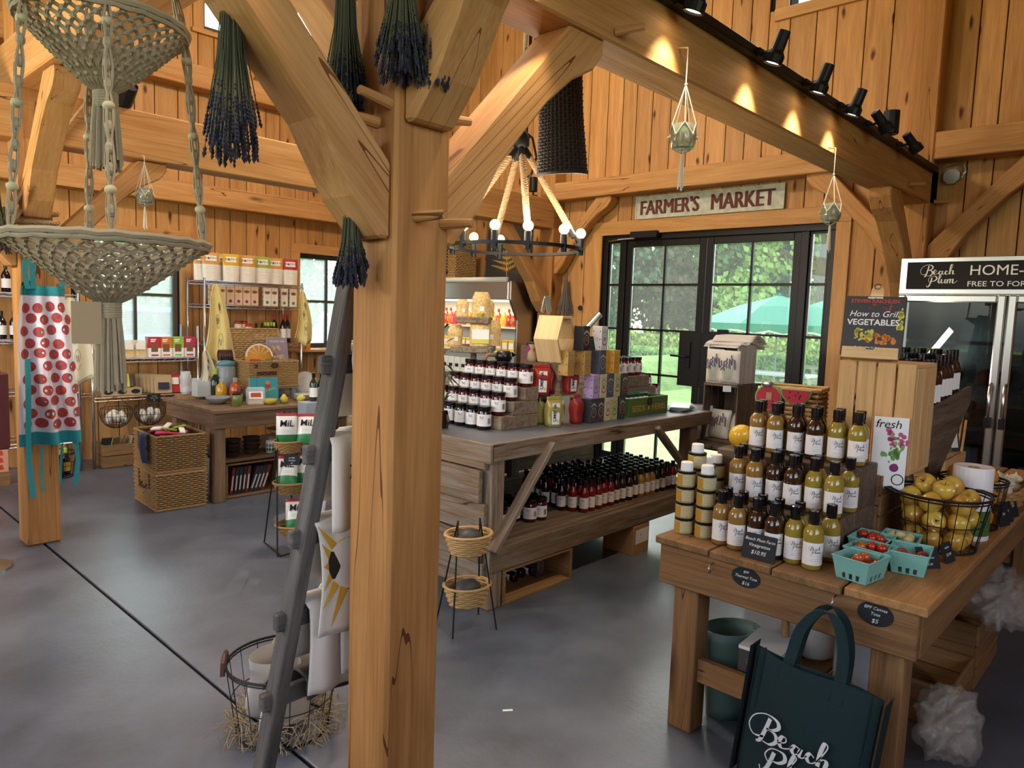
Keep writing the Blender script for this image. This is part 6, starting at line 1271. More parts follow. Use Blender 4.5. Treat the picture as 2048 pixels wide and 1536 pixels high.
rep(simple_bottle('oil_bottle', 'black_plastic', 'black_plastic', 'paper', .030, .21), [(T(3.83+.066*i, 7.40, Z3), 'black oil bottle with cream label, %s one' % ORD[i]) for i in range(2)], 'oil bottles')
rep(simple_bottle('squeeze_bottle', 'glass_green', 'limecap', 'label_lime', .033, .22), [(T(3.97+.07*i, 7.40+.06*j, Z3), 'dark squeeze bottle with lime cap, %s in the %s row' % (ORD[i], ['front', 'back'][j])) for j in range(2) for i in range(2)], 'squeeze bottles')
rep(simple_bottle('wine_bottle', 'wine', 'redcap', 'paper', .037, .31), [(T(4.10+.08*i, 7.50-.05*(i % 2), Z3), 'dark wine bottle with red capsule, %s from the squeeze bottles' % ORD[i]) for i in range(3)], 'wine bottles')
rep(simple_jar('honey_jar', 'honey', 'white', None, .035, .10), [(T(4.50+.08*i, 7.60, 1.075+.0), 'amber honey jar on the window ledge, %s one' % ORD[i]) for i in range(2)]+[(T(4.50, 7.60, 1.176), 'amber honey jar stacked on another in the window')]+[(T(5.02+.09*i, 7.60, 1.075), 'golden mustard jar on the ledge beside the ladder, %s one' % ORD[i]) for i in range(4)], 'honey jars')
pl2 = thing('ledge_shelf', (4.4, 7.5, 0), 'plain wooden ledge below the window by the ladder', 'shelf'); plank(pl2, (.0, 0, 1.045), (1.2, .25, 1.074), 'pine_trim', 'ledge_board'); plank(pl2, (.05, .2, .2), (.1, .25, 1.04), 'pine_trim', 'bracket'); plank(pl2, (1.1, .2, 0), (1.15, .25, 1.04), 'pine_trim', 'bracket'); plank(pl2, (.05, .2, 0), (.1, .25, .2), 'pine_trim', 'bracket')
rep(simple_bottle('dark_bottle', 'wine', 'black_plastic', 'paper', .036, .28), [(T(3.32+.085*i, 7.42, .357), 'dark bottle on the low shelf behind the tea towel, %s one' % ORD[i]) for i in range(12)], 'dark bottles on the low shelf')
# shelf under the window: snack bags and small cartons
plain('cr_red', 'bb2b3a', .5); plain('cr_orange', 'd9742c', .5); plain('cr_green', '8fbf3c', .5); plain('cr_mag', 'c02a5c', .5); plain('nuts', '7a5a3a', .7)
def cart(x, c, label):
    o = thing('bar_carton', (x, 7.36, 1.027), label, 'box', 'bright snack-bar cartons', -.12); MB().box((-.055, 0, 0), (.055, .12, .10)).obj('carton_base', 'white', o, bev=.002); MB().box((-.0555, -.0006, .09), (.0555, .121, .20)).obj('carton_top', c, o, bev=.002); MB().box((-.03, -.0016, .055), (.03, -.0008, .13)).obj('picture_window', 'nuts', o); m = MB(); m.cbox((-.01, 0, 0), (.05, .012, .0004)); m.cbox((-.015, -.018, 0), (.04, .012, .0004)); m.obj('name_print', 'paper', o, frame((0, -.0014, .175), (1, 0, 0), (0, 0, 1))); MB().box((-.03, -.0014, .015), (.035, -.0006, .03)).obj('fruit_print', c, o)
for x, c, lb in ((2.76, 'cr_red', 'red snack-bar carton under the tall window'), (2.87, 'cr_orange', 'orange snack-bar carton under the tall window'), (2.985, 'cr_green', 'green snack-bar carton under the tall window'), (3.10, 'cr_mag', 'magenta snack-bar carton under the tall window')): cart(x, c, lb)
def clearbag(x, y, z, lb, W=.15, H=.17):
    o = thing('cracker_bag', (x, y, z), lb, 'bag', 'clear cracker bags under the window', mtx=T(x, y, z, -.1, -.12)); MB().grid(lambda u, v: (math.cos(2*PI*u)*W/2*(1-.1*v), math.sin(2*PI*u)*.03*(1-v*.8), H*v), 18, 8).obj('pouch', 'cello2', o, smooth=True); MB().box((-W*.3, -.025, .01), (W*.3, .015, H*.6)).obj('crackers', 'pasta', o); MB().box((-W*.28, -.0335, H*.45), (W*.28, -.0325, H*.8)).obj('paper_label', 'paper', o, T(0, 0, 0, 0, .05)); put('small_print', lines_mesh('small_print', [(.008, .8), (-.012, .6)], W*.25, 'title_red', 5, .012, .002), o, frame((0, -.036, H*.62), (1, 0, 0), (0, .05, 1)))
plain('cello2', 'f0e6cc', .25, alpha=.5)
for i, x in enumerate((2.26, 2.40, 2.53, 2.64)): clearbag(x, 7.40, 1.027, 'clear bag of thin crackers under the window, %s from the apron side' % ORD[i])
plain('kraft2', 'b39c74', .8)
tr = thing('display_tray', (2.28, 7.36, .667), 'kraft display tray of nut bars with round black tags', 'tray'); MB().box((0, 0, 0), (.36, .2, .07)).obj('tray_body', 'kraft2', tr, bev=.003)
for x in (.06, .18, .30): m = MB(); m.prism([(math.cos(2*PI*k/16)*.04, math.sin(2*PI*k/16)*.022) for k in range(16)], .003, frame((x, -.0005, .04), (1, 0, 0), (0, 0, 1))); m.obj('oval_tag', 'slate', tr)
for i in range(8): MB().box((-.018, -.008, 0), (.018, .008, .14)).obj('nut_bar', ('packet_d', 'packet_c', 'tin_blue')[i % 3], mtx=T(2.33+.035*i, 7.44, .74, -.2, -.5), bev=.004, label='bright wrapped nut bar leaning in the kraft tray, %s one' % ORD[i], cat='snack bar', group='nut bars in the tray')
for i in range(6): MB().box((-.08, 0, 0), (.08, .014, .19)).obj('kraft_pouch', 'kraft2', mtx=T(2.74+.022*i, 7.56-.035*i, .67, -.25, -.35), bev=.004, label='flat kraft pouch leaning on the lower window shelf, %s from the wall' % ORD[i], cat='pouch', group='kraft pouches')
MB().box((-.05, 0, 0), (.05, .002, .07)).obj('pouch_label', 'lav_flower', mtx=T(2.85, 7.375, .71, -.25, -.35), label='purple label on the front kraft pouch', cat='label')
for i, (x, y) in enumerate(((2.93, 7.5), (2.97, 7.42), (3.07, 7.40))): p = thing('red_pouch', (x, y, .667), 'red snack pouch with white lettering, %s of three' % ORD[i], 'pouch', 'red snack pouches', mtx=T(x, y, .667, -.2, -.2)); MB().grid(lambda u, v: (math.cos(2*PI*u)*.06, math.sin(2*PI*u)*.02*(1-v), .18*v), 14, 6).obj('pouch_body', 'cr_red' if i < 2 else 'paper', p, smooth=True); MB().box((-.04, -.021, .08), (.04, -.0195, .15)).obj('panel_print', 'paper' if i < 2 else 'cr_red', p)
# globe wire baskets hung under the shelf, sack crate
def globe(x, label):
    o = thing('hanging_wire_basket', (x, SY-.06, .52), label, 'basket', 'round wire baskets under the shelf'); m = MB()
    for k in range(12): a = PI*k/12; m.tube([(math.cos(a)*.14*math.sin(b), math.sin(a)*.11*math.sin(b), -.14*math.cos(b)) for b in [PI*(-.62+1.24*q/16) for q in range(17)]], .002, 4)
    for b in (.25, .45, .62): q = MB(); m.tube([(math.cos(t)*.14*math.sin(PI*b), math.sin(t)*.11*math.sin(PI*b), -.14*math.cos(PI*b)) for t in [2*PI*i/28 for i in range(28)]], .0025, 4, closed=True)
    m.obj('wire_cage', 'black_metal', o, kind='stuff'); MB().tube([(-.10, 0, .07), (-.05, .02, .13), (0, .03, .15), (.05, .02, .13), (.10, 0, .07)], .003, 5).obj('handle', 'black_metal', o)
    return o
globe(2.375, 'round wire basket of paper snack bags, nearer the apron'); globe(2.675, 'round wire basket of paper snack bags, nearer the wicker hampers')
twocol('newsprint', 'd9d4c6', '8f8a7e', 22, .5, .62, .7, .5)
r = random.Random(14)
for b_, x0 in enumerate((2.375, 2.675)):
    for i in range(3): m = MB().sphere((0, 0, 0), .055, 12, 8, (.8, .6, 1.2)); m.v = [tuple(V(p)*(1+.12*math.sin(40*p[0]+30*p[1]+20*p[2]))) for p in m.v]; m.obj('paper_bag', 'newsprint', mtx=T(x0-.06+.06*i, SY-.06, .47+.02*(i % 2), r.uniform(0, 6), r.uniform(-.6, .6)), label='crumpled printed paper bag, %s in the %s wire basket' % (ORD[i], ['first', 'second'][b_]), cat='bag', group='paper snack bags')
chalk(frame((2.73, SY-.02, .60), (1, -.05, 0), (0, 0, 1)), .12, .075, [('One Cut', .055, .8), ('Potato Chips', .036, .8), ('$7', .015, .8)], 'black hanging chalk tag between the round wire baskets', .016)
crate(T(2.26, 7.30, 0), .44, .30, .22, 'brown wooden crate of cards on the floor under the shelf', 'old_crate', 2)
for i in range(6): MB().box((-.05, -.004, 0), (.05, .004, .14)).obj('card_pack', 'kraft2' if i % 2 else 'packet_c', mtx=T(2.33+.06*i, 7.42, .14, .6*i, .3), label='card pack sticking out of the floor crate, %s one' % ORD[i], cat='card', group='card packs in the floor crate')
# hanging tea towels and apron
plain('towel_yellow', 'dccb84', .9, sheen=.3, bump=.2, bscale=300); plain('towel_cream', 'd6cdaf', .9, sheen=.3, bump=.2, bscale=300); plain('linen', 'd8d0c0', .9, sheen=.3, bump=.2, bscale=300)
def towel(x, y, z, W, H, mat, label, seed=1, rz=-.3, lines=True):
    o = thing('tea_towel', (x, y, z), label, 'towel', 'hanging tea towels', rz); r = random.Random(seed)
    def fn(u, v): k = .12+.88*(1-v)**.55; return V(((u-.5)*W*k+.02*math.sin(4*v), -.02-.03*math.sin(u*PI*3+seed)*(1-.6*v)-.01, -H*(1-v)*(1-.25*abs(u-.6)*(1-v))))
    q = MB().grid(fn, 22, 18).obj('cloth', mat, o, smooth=True); s = q.modifiers.new('s', 'SOLIDIFY'); s.thickness = .002
    if lines:
        m = MB(); pts = []
        for a, b, c in ((.55, .3, .12), (.45, .55, .09), (.6, .72, .07)):
            m.tube([fn(a+.5*c*math.cos(t)*1.6, b+c*math.sin(t))+V((0, -.005, 0)) for t in [k*.45 for k in range(14)]], .0012, 3); m.tube([fn(a+c*(k/6-.5), b+.05*math.sin(k*2))+V((0, -.005, 0)) for k in range(7)], .0012, 3)
        m.tube([fn(.06+.88*k/20, .05)+V((0, -.005, 0)) for k in range(21)], .0014, 3); m.tube([fn(.06, .05+.8*k/12)+V((0, -.005, 0)) for k in range(13)], .0014, 3); m.obj('line_drawing', 'ink', o)
    MB().tube([(0, -.01, -.01), (0, -.02, .03), (.0, .05, .035), (.0, .13, .03)], .003, 5).obj('clip', 'steel', o)
towel(3.34, 7.27, 1.77, .28, .86, 'towel_yellow', 'yellow tea towel with line drawings hanging before the cracker shelf', 1); towel(4.31, 7.26, 1.75, .2, .62, 'towel_yellow', 'yellow tea towel at the shelf end beside the far window', 2); towel(2.02, 7.22, 1.58, .30, .78, 'towel_cream', 'cream tea towel with lemon sketches beside the apron', 3); towel(3.22, 7.25, 1.10, .16, .40, 'towel_cream', 'narrow cream tea towel hanging at the shelf corner', 4); towel(1.75, 7.24, 1.60, .34, .36, 'linen', 'plain linen cloth behind the apron', 5, lines=False)
plain('teal', '2b8b93', .85, var=.25, bscale=60); plain('apron_white', 'e3dde2', .85); plain('print_tomato', 'bf3d3a', .85); plain('print_leaf', '44706c', .85); plain('print_line', '7c2a2e', .85)
apn = thing('tomato_apron', (1.33, 5.20, 0), 'white apron with red tomato print and teal trim hanging on the post', 'apron')
def af_(u, v):  # u across 0..1, v up 0..1
    z = .66+.98*v; w_ = .34-.06*v if v < .75 else .295-.10*(v-.75)*4*.6; cx = .0-.02*v
    x = cx+(u-.5)*w_*(1.0); y = -.055-.035*math.sin(u*15+2*v)*(1-.5*v)-.02*math.sin(u*7+3); return V((x-.03, y, z))
MB().grid(lambda u, v: af_(u, .08+.86*v), 40, 26).obj('cloth', 'apron_white', apn, smooth=True); MB().grid(lambda u, v: af_(u, .08*v)+V((0, -.002, -.0)), 40, 4).obj('hem_band', 'teal', apn, smooth=True); MB().grid(lambda u, v: af_(u, .94+.06*v)+V((0, -.002, 0)), 30, 3).obj('bib_band', 'teal', apn, smooth=True)
r = random.Random(5); red = MB(); grn = MB(); lin = MB()
for j in range(11):
    for i in range(4):
        u = .15+.23*i+(.115 if j % 2 else 0)+r.uniform(-.02, .02); v = .13+.074*j+r.uniform(-.01, .01)
        if u < .05 or u > .97 or v > .91: continue
        ru, rv = .082, .031; n = 16
        def at_(a, k, off): return af_(u+ru*k*math.cos(a), v+rv*k*math.sin(a))+V((0, off, 0))
        red.add([at_(0, 0, -.003)]+[at_(2*PI*q/n, 1, -.003) for q in range(n)], [(0, 1+q, 1+(q+1) % n) for q in range(n)])
        lin.tube([at_(2*PI*q/n, 1, -.0032) for q in range(n)], .0008, 3, closed=True)
        for q in range(5): a = 2*PI*q/5+r.random(); grn.add([at_(a-.6, .18, -.0045), at_(a, .75, -.0045), at_(a+.6, .18, -.0045), at_(0, 0, -.0045)], [(0, 1, 2, 3)])
red.obj('tomato_print', 'print_tomato', apn); grn.obj('leaf_print', 'print_leaf', apn); lin.obj('outline_print', 'print_line', apn)
def strap(p, w_, nm_):
    P = smooth_path([V(q) for q in p], 5); o = MB().add([q for k in P for q in (k+V((-w_/2, 0, 0)), k+V((w_/2, .004, 0)))], [(2*i, 2*i+1, 2*i+3, 2*i+2) for i in range(len(P)-1)]).obj(nm_, 'teal', apn); s = o.modifiers.new('s', 'SOLIDIFY'); s.thickness = .002
strap([(-.13, -.065, 1.62), (-.14, -.06, 1.72), (-.12, -.05, 1.86), (-.08, -.04, 1.90)], .03, 'neck_strap'); strap([(-.10, -.06, 1.62), (-.10, -.055, 1.72), (-.10, -.05, 1.88)], .03, 'neck_strap'); strap([(.05, -.06, 1.62), (.06, -.055, 1.75), (.02, -.05, 1.88), (-.06, -.04, 1.905)], .03, 'neck_strap')
strap([(-.15, -.10, 1.2), (-.155, -.105, .9), (-.16, -.1, .6), (-.14, -.09, .34)], .03, 'apron_tie'); strap([(-.08, -.06, .66), (-.085, -.06, .5), (-.08, -.06, .36)], .014, 'apron_tie'); strap([(.03, -.06, .66), (.02, -.06, .5), (.015, -.06, .4)], .014, 'apron_tie'); strap([(.11, -.05, .66), (.12, -.05, .52), (.10, -.05, .38)], .028, 'apron_tie')
peg((1.27, 5.24, 1.90), (0, -1, .05), 'wooden peg holding the tomato apron on the post')
# things at the far left edge
plain('cab_red', '5a2222', .5); plain('book_pink', 'd39a80', .6)
cbn = thing('red_cabinet', (.86, 4.75, 0), 'dark red cabinet cut off at the picture edge', 'cabinet'); MB().box((-.35, -.1, .74), (.125, .35, 1.16)).obj('body', 'cab_red', cbn, bev=.01); MB().box((-.33, .0, .0), (-.29, .04, .74)).obj('leg', 'black_metal', cbn); MB().box((-.33, .28, .0), (-.29, .32, .74)).obj('leg', 'black_metal', cbn); MB().lathe([(.16, 0), (.16, .012), (.02, .03), (.02, .74)], 28).obj('base', 'steel', cbn, T(.02, .22, 0))
bkt = thing('black_bucket', (.93, 4.88, 1.16), 'black metal bucket with handle on the red cabinet', 'bucket'); MB().lathe([(.05, 0), (.065, .13), (.068, .135), (.06, .13)], 18).obj('body', 'black_metal', bkt, smooth=True); MB().tube([(math.cos(a)*.066, 0, .13+math.sin(a)*.07) for a in [PI*k/10 for k in range(11)]], .005, 6).obj('handle', 'black_metal', bkt)
bp_ = thing('pink_book', (1.32, 7.1, .0), 'pink book with line-drawn cover standing on the floor by the post', 'book'); MB().box((0, 0, .12), (.16, .03, .40)).obj('pages', 'paper', bp_); MB().box((-.002, -.003, .118), (.162, 0, .402)).obj('front_cover', 'book_pink', bp_); text('COOK', bp_, frame((.08, -.0035, .35), (1, 0, 0), (0, 0, 1)), .055, 'title_red', ext=.0003); m = MB(); [m.add([(-.04+.0, -.05-.06*k, 0), (.05, -.04-.06*k, 0), (.04, .0-.06*k, 0), (-.05, -.01-.06*k, 0)], [(0, 1, 2, 3)]) for k in range(3)]; m.obj('cover_print', 'title_red', bp_, frame((.08, -.0035, .30), (1, 0, 0), (0, 0, 1))); MB().box((0, 0, 0), (.17, .12, .117)).obj('stand_block', 'old_crate', bp_)
tagp = MB().prism([(math.cos(2*PI*k/12)*.035, math.sin(2*PI*k/12)*.045) for k in range(12)], .003, frame((1.22, 5.235, 1.63), (1, 0, 0), (0, 0, 1))).obj('hanging_tag', 'slate', label='small dark tag pinned on the post beside the apron strap', cat='tag')
rep(simple_bottle('syrup_bottle', 'wine', 'black_plastic', 'paper', .035, .24), [(T(1.5+.08*i, 7.45, 1.607), 'dark syrup bottle on the shelf behind the apron strap, %s one' % ORD[i]) for i in range(5)]+[(T(1.45+.09*i, 7.45, 1.207), 'dark syrup bottle on the middle shelf behind the apron, %s one' % ORD[i]) for i in range(6)], 'syrup bottles')
wb = wire_basket(1.86, 7.2, .0, .12, .15, .22, 'black wire basket of bottles on the floor behind the post', 14); rep(simple_bottle('cider_bottle', 'wine', 'limecap', 'pp_yellow', .035, .24), [(T(1.86+math.cos(a)*.07, 7.2+math.sin(a)*.07, .012, a), 'bottle in the floor basket, %s' % lb) for a, lb in ((0, 'towards the crate'), (1.6, 'towards the wall'), (3.1, 'towards the post'), (4.7, 'in front'))], 'bottles in the floor basket')
# ================================================================ LEFT TABLE
LZ = .748
ltb = thing('wooden_table', (0, 0, 0), 'brown plank table of glassware and bottles in front of the snack shelves', 'table')
for j in range(5): plank(ltb, (2.47, 5.44+j*.2, LZ-.03), (3.75, 5.635+j*.2, LZ), 'brown_wood', 'top_plank')
plank(ltb, (2.49, 5.46, LZ-.15), (3.72, 5.49, LZ-.031), 'brown_wood', 'apron'); plank(ltb, (2.49, 5.49, LZ-.15), (2.52, 6.40, LZ-.031), 'brown_wood', 'apron')
for x, y in ((2.5, 5.495), (3.62, 5.495), (2.525, 6.28), (3.62, 6.28)): plank(ltb, (x, y, 0), (x+.09, y+.09, LZ-.032), 'brown_wood', 'leg')
plank(ltb, (2.6, 5.55, .30), (3.62, 6.3, .325), 'brown_wood', 'low_shelf')
plain('clear_glass', 'dfe9ea', .08, alpha=.38, spec=.7); plain('juice_y', 'd8a62c', .1, coat=.5); plain('juice_o', 'c65a2a', .1, coat=.5); plain('teal_glaze', '4f8f92', .25, coat=.5, var=.3, bscale=25); plain('grey_glaze', '9a9b98', .3); plain('yellow_glaze', 'b9a53a', .3); plain('lemon', 'c2b23e', .4); plain('plate_white', 'd9d5cc', .35); plain('book_teal', '2f8f96', .5); plain('leather', '4a2c22', .5)
MB().lathe([(.0005, 0), (.13, 0), (.13, .025), (.0005, .025)], 26).obj('round_board', 'old_crate', mtx=T(2.66, 6.30, LZ), label='round wooden serving board under the clear glasses', cat='board')
gs = MB().lathe([(.033, 0), (.036, .004), (.042, .075), (.0405, .075), (.034, .008), (.0005, .006)], 16).obj('tumbler', 'clear_glass', smooth=True, cat='glass'); rep(gs, [(T(2.64+.088*i, 6.36, LZ+.026+.062*j), 'clear tumbler, %s up in the %s stack' % (ORD[j], ['first', 'second'][i])) for i in range(2) for j in range(3-i)], 'stacked clear tumblers')
gd = thing('glass_box', (2.70, 6.18, LZ+.026), 'square clear glass dish on the round board', 'dish'); MB().box((-.06, -.06, 0), (.06, .06, .006)).obj('base', 'clear_glass', gd); [MB().box(a, b).obj('pane', 'clear_glass', gd) for a, b in (((-.06, -.06, 0), (.06, -.055, .13)), ((-.06, .055, 0), (.06, .06, .13)), ((-.06, -.055, 0), (-.055, .055, .13)), ((.055, -.055, 0), (.06, .055, .13)))]
for x, y, c, cc, h, lb in ((2.80, 6.02, 'juice_y', 'clear_glass', .15, 'small bottle of yellow juice'), (2.88, 5.93, 'juice_o', 'clear_glass', .16, 'small bottle of orange-red juice'), (2.80, 6.13, 'glass_green', 'limecap', .21, 'green bottle behind the juices')): rep(simple_bottle('juice_bottle', c, cc, None, .047, h*1.25), [(T(x, y, LZ), lb+' on the plank table')])
MB().lathe([(.03, 0), (.05, .01), (.095, .045), (.1, .06), (.092, .055), (.03, .015), (.0005, .012)], 22).obj('grey_bowl', 'grey_glaze', mtx=T(2.68, 5.82, LZ), smooth=True, label='shallow grey ceramic bowl on the table edge', cat='bowl')
cj = thing('biscuit_jar', (2.90, 6.14, LZ), 'tall glass jar packed with brown and teal folded fish-shaped biscuits', 'jar'); MB().lathe([(.075, 0), (.08, .01), (.08, .27), (.07, .29)], 20).obj('glass_body', 'clear_glass', cj, smooth=True)
for j in range(8):
    for k in range(5): a = 2*PI*k/5+j*.6; MB().sphere((math.cos(a)*.042, math.sin(a)*.042, .02+.034*j), .03, 8, 5, (1, 1, .5)).obj('biscuit', ('teal_glaze', 'bk_brown')[(j+k) % 2], cj)
MB().lathe([(.075, .288), (.085, .3), (.07, .325), (.02, .335)], 18).obj('lid', 'teal_glaze', cj, smooth=True)
rep(simple_jar('pickle_jar', 'olive', 'cap_black', None, .04, .105), [(T(2.74, 5.62, LZ), 'dark jar of olives at the front table corner'), (T(2.80, 5.72, LZ), 'dark red jar beside the olives')], 'pickle jars'); 
cbx = thing('clamshell_box', (2.90, 5.60, LZ), 'clear clamshell of crackers leaning on the books', 'box', mtx=T(2.90, 5.60, LZ, -.35, -.25)); MB().box((-.075, 0, 0), (.075, .05, .15)).obj('clear_shell', 'clear_glass', cbx, bev=.012); MB().box((-.055, -.002, .05), (.055, -.0005, .11)).obj('paper_label', 'paper', cbx); MB().box((-.04, -.004, .065), (.04, -.0025, .1)).obj('label_print', 'title_red', cbx); MB().box((-.06, .008, .005), (.06, .04, .06)).obj('crackers', 'pasta', cbx)
for i, (x, y) in enumerate(((3.02, 5.75), (3.08, 5.73))):
    b = thing('teal_book', (x, y, LZ), 'teal drinks book standing on the table, %s' % ['rear copy', 'front copy with red cocktail'][i], 'book', mtx=T(x, y, LZ, -.22, -.2)); MB().box((-.085, .003, 0), (.085, .02, .21)).obj('pages', 'paper', b); MB().box((-.087, 0, -.001), (.087, .003, .212)).obj('front_cover', 'book_teal', b)
    if i: text('JUST A SPRITZ', b, frame((0, -.0006, .10), (1, 0, .25), (-.25, 0, 1)), .021, 'leaf_y', ext=.0003); m = MB(); disc(m, .0, .14, .025); m.obj('drink_print', 'pr_red', b, frame((0, -.0005, 0), (1, 0, 0), (0, 0, 1))); MB().box((-.002, -.0006, .05), (.002, -.0003, .12)).obj('stem_print', 'pr_red', b); m = MB(); disc(m, .0, .165, .018); m.obj('foam_print', 'pr_orange', b, frame((0, -.0007, 0), (1, 0, 0), (0, 0, 1)))
MB().lathe([(.03, 0), (.045, .01), (.062, .045), (.056, .042), (.03, .012), (.0005, .01)], 18).obj('yellow_bowl', 'yellow_glaze', mtx=T(3.01, 5.58, LZ), smooth=True, label='small yellow bowl before the teal books', cat='bowl')
pe = MB().lathe([(.001, -.0), (.02, .002), (.034, .02), (.032, .045), (.02, .062), (.01, .075), (.001, .08)], 14).obj('pear', 'lemon', smooth=True, cat='pear'); MB().tube([(0, 0, .078), (.003, 0, .095)], .002, 4).obj('stem', 'bark', pe); rep(pe, [(T(3.14, 5.58, LZ), 'green-yellow pear standing by the teal books'), (T(3.26, 5.57, LZ+.03, .5, 1.4), 'green-yellow pear lying by the plates')], 'pears')
pp = MB().lathe([(.05, 0), (.06, .003), (.11, .014), (.112, .017), (.06, .008), (.0005, .007)], 26).obj('dinner_plate', 'plate_white', smooth=True, cat='plate'); rep(pp, [(T(3.42, 5.68, LZ+.013*i), 'white plate, %s up in the stack on the table' % ORD[i]) for i in range(4)]+[(T(3.56, 5.95, LZ+.115, -.3, 1.35), 'white plate standing upright behind the plate stack')], 'white plates')
rep(simple_bottle('tall_jar', 'glass_green', 'cap_black', 'paper', .033, .24), [(T(3.30+.075*i, 5.36+.02, LZ+.03), 'tall dark jar with cream label beside the ladder, %s one' % ORD[i]) for i in range(2)], 'tall jars beside the ladder'); MB().box((3.18, 5.30, LZ-.12), (3.48, 5.43, LZ+.029)).obj('storage_box', 'grey_cloth', bev=.004, label='blue-grey box under the tall dark jars', cat='box'); MB().box((3.2, 5.31, 0), (3.46, 5.42, LZ-.121)).obj('box_pedestal', 'brown_wood', label='brown pedestal under the blue-grey box', cat='pedestal')
# picnic hamper with open lid
plain('wicker', '9a7748', .7, var=.2, bscale=40); plain('wicker_light', 'b8935c', .7, var=.2, bscale=40); plain('wicker_core', '4a3520', .9)
def rrect(u, W, D):
    p = 2*(W+D); s = (u % 1)*p
    if s < W: return V((-W/2+s, -D/2, 0)), V((0, -1, 0))
    s -= W
    if s < D: return V((W/2, -D/2+s, 0)), V((1, 0, 0))
    s -= D
    if s < W: return V((W/2-s, D/2, 0)), V((0, 1, 0))
    s -= W; return V((-W/2, D/2-s, 0)), V((-1, 0, 0))
def hamper(o, W, D, H, mat, rows, st=None, flare=.0):
    def fn(u, v): p, n = rrect(u, W*(1+flare*v), D*(1+flare*v)); return p+V((0, 0, H*v)), n
    n = st or int(2*(W+D)/.028); n += n % 2; m = MB()
    for j in range(rows):
        K = n*2; pts = []
        for i in range(K): p, nn = fn(i/K, (j+.5)/rows); pts.append(p+nn*(.003+.006*math.cos(PI*(i/2+j))))
        m.tube(pts, H/rows*.40, 4, closed=True)
    m.obj('weave', mat, o); m = MB(); [m.tube([fn(i/n, 0)[0], fn(i/n, 1)[0]], .003, 4) for i in range(n)]; m.obj('stakes', mat, o)
    m = MB()
    for z in (0, H): m.tube([rrect(i/60, W*(1+flare*z/H)+.006, D*(1+flare*z/H)+.006)[0]+V((0, 0, z)) for i in range(60)], .009, 6, closed=True)
    m.obj('braided_rim', mat, o)
    MB().box((-W/2+.004, -D/2+.004, .004), (W/2-.004, D/2-.004, .02)).obj('base', 'wicker_core', o); q = MB(); e = .006
    for a, b in (((-W/2+e, -D/2+e, 0), (W/2-e, -D/2+e+.002, H-.01)), ((-W/2+e, D/2-e-.002, 0), (W/2-e, D/2-e, H-.01)), ((-W/2+e, -D/2+e, 0), (-W/2+e+.002, D/2-e, H-.01)), ((W/2-e-.002, -D/2+e, 0), (W/2-e, D/2-e, H-.01))): q.box(a, b)
    q.obj('inner_sheet', 'wicker_core', o)  # dark brown sheet keeps the gaps between strands dark
pst = thing('basket_stand', (3.22, 6.02, LZ), 'grey wooden stand under the picnic hamper', 'stand'); MB().box((-.24, -.14, .09), (.24, .14, .11)).obj('top_board', 'grey_cloth', pst); [MB().box((x-.02, y-.02, 0), (x+.02, y+.02, .09)).obj('leg', 'grey_cloth', pst) for x in (-.2, .2) for y in (-.1, .1)]
ph = thing('picnic_hamper', (3.22, 6.02, LZ+.112), 'open wicker picnic hamper with leather straps full of tins', 'hamper', rz=-.05); hamper(ph, .46, .28, .22, 'wicker_light', 15)
lid = MB(); 
for j in range(14): lid.tube([(-.23+.46*i/36, .14+.007*math.cos(PI*(i/2+j))+.12*((j+.5)/14), .22+.26*(j+.5)/14) for i in range(37)], .0085, 4)
lid.obj('open_lid', 'wicker_light', ph); MB().tube([(-.23, .14, .22), (-.23, .26, .49), (.23, .26, .49), (.23, .14, .22)], .011, 6).obj('lid_frame', 'wicker_light', ph)
MB().box((-.16, -.152, .10), (.02, -.146, .135)).obj('leather_handle', 'leather', ph, bev=.002); m = MB(); m.prism([(math.cos(2*PI*k/16)*.035, math.sin(2*PI*k/16)*.025) for k in range(16)], .006, frame((.0, -.150, .185), (1, 0, 0), (0, 0, 1))); m.obj('leather_patch', 'leather', ph); MB().box((-.006, -.159, .18), (.006, -.155, .195)).obj('buckle', 'steel', ph); MB().box((-.18, -.152, .17), (-.155, -.146, .20)).obj('leather_tab', 'leather', ph)
plain('pillow_or', 'd9962e', .8); op = thing('orange_pillow', (3.16, 6.08, LZ+.30), 'round orange-slice pillow in the picnic hamper', 'pillow', mtx=T(3.16, 6.06, LZ+.36, -.25, -.35)); MB().sphere((0, 0, 0), .12, 18, 10, (1, .3, 1)).obj('cushion', 'pillow_or', op, smooth=True); m = MB(); arc(m, 0, -.005, .105, .118, 0, PI, 18); [m.add([(math.cos(a-.02)*.02, math.sin(a-.02)*.02, 0), (math.cos(a-.03)*.1, math.sin(a-.03)*.1, 0), (math.cos(a+.03)*.1, math.sin(a+.03)*.1, 0), (math.cos(a+.02)*.02, math.sin(a+.02)*.02, 0)], [(0, 1, 2, 3)]) for a in [PI*k/6 for k in range(1, 6)]]; m.obj('slice_print', 'paper', op, frame((0, -.038, 0), (1, 0, 0), (0, 0, 1)))
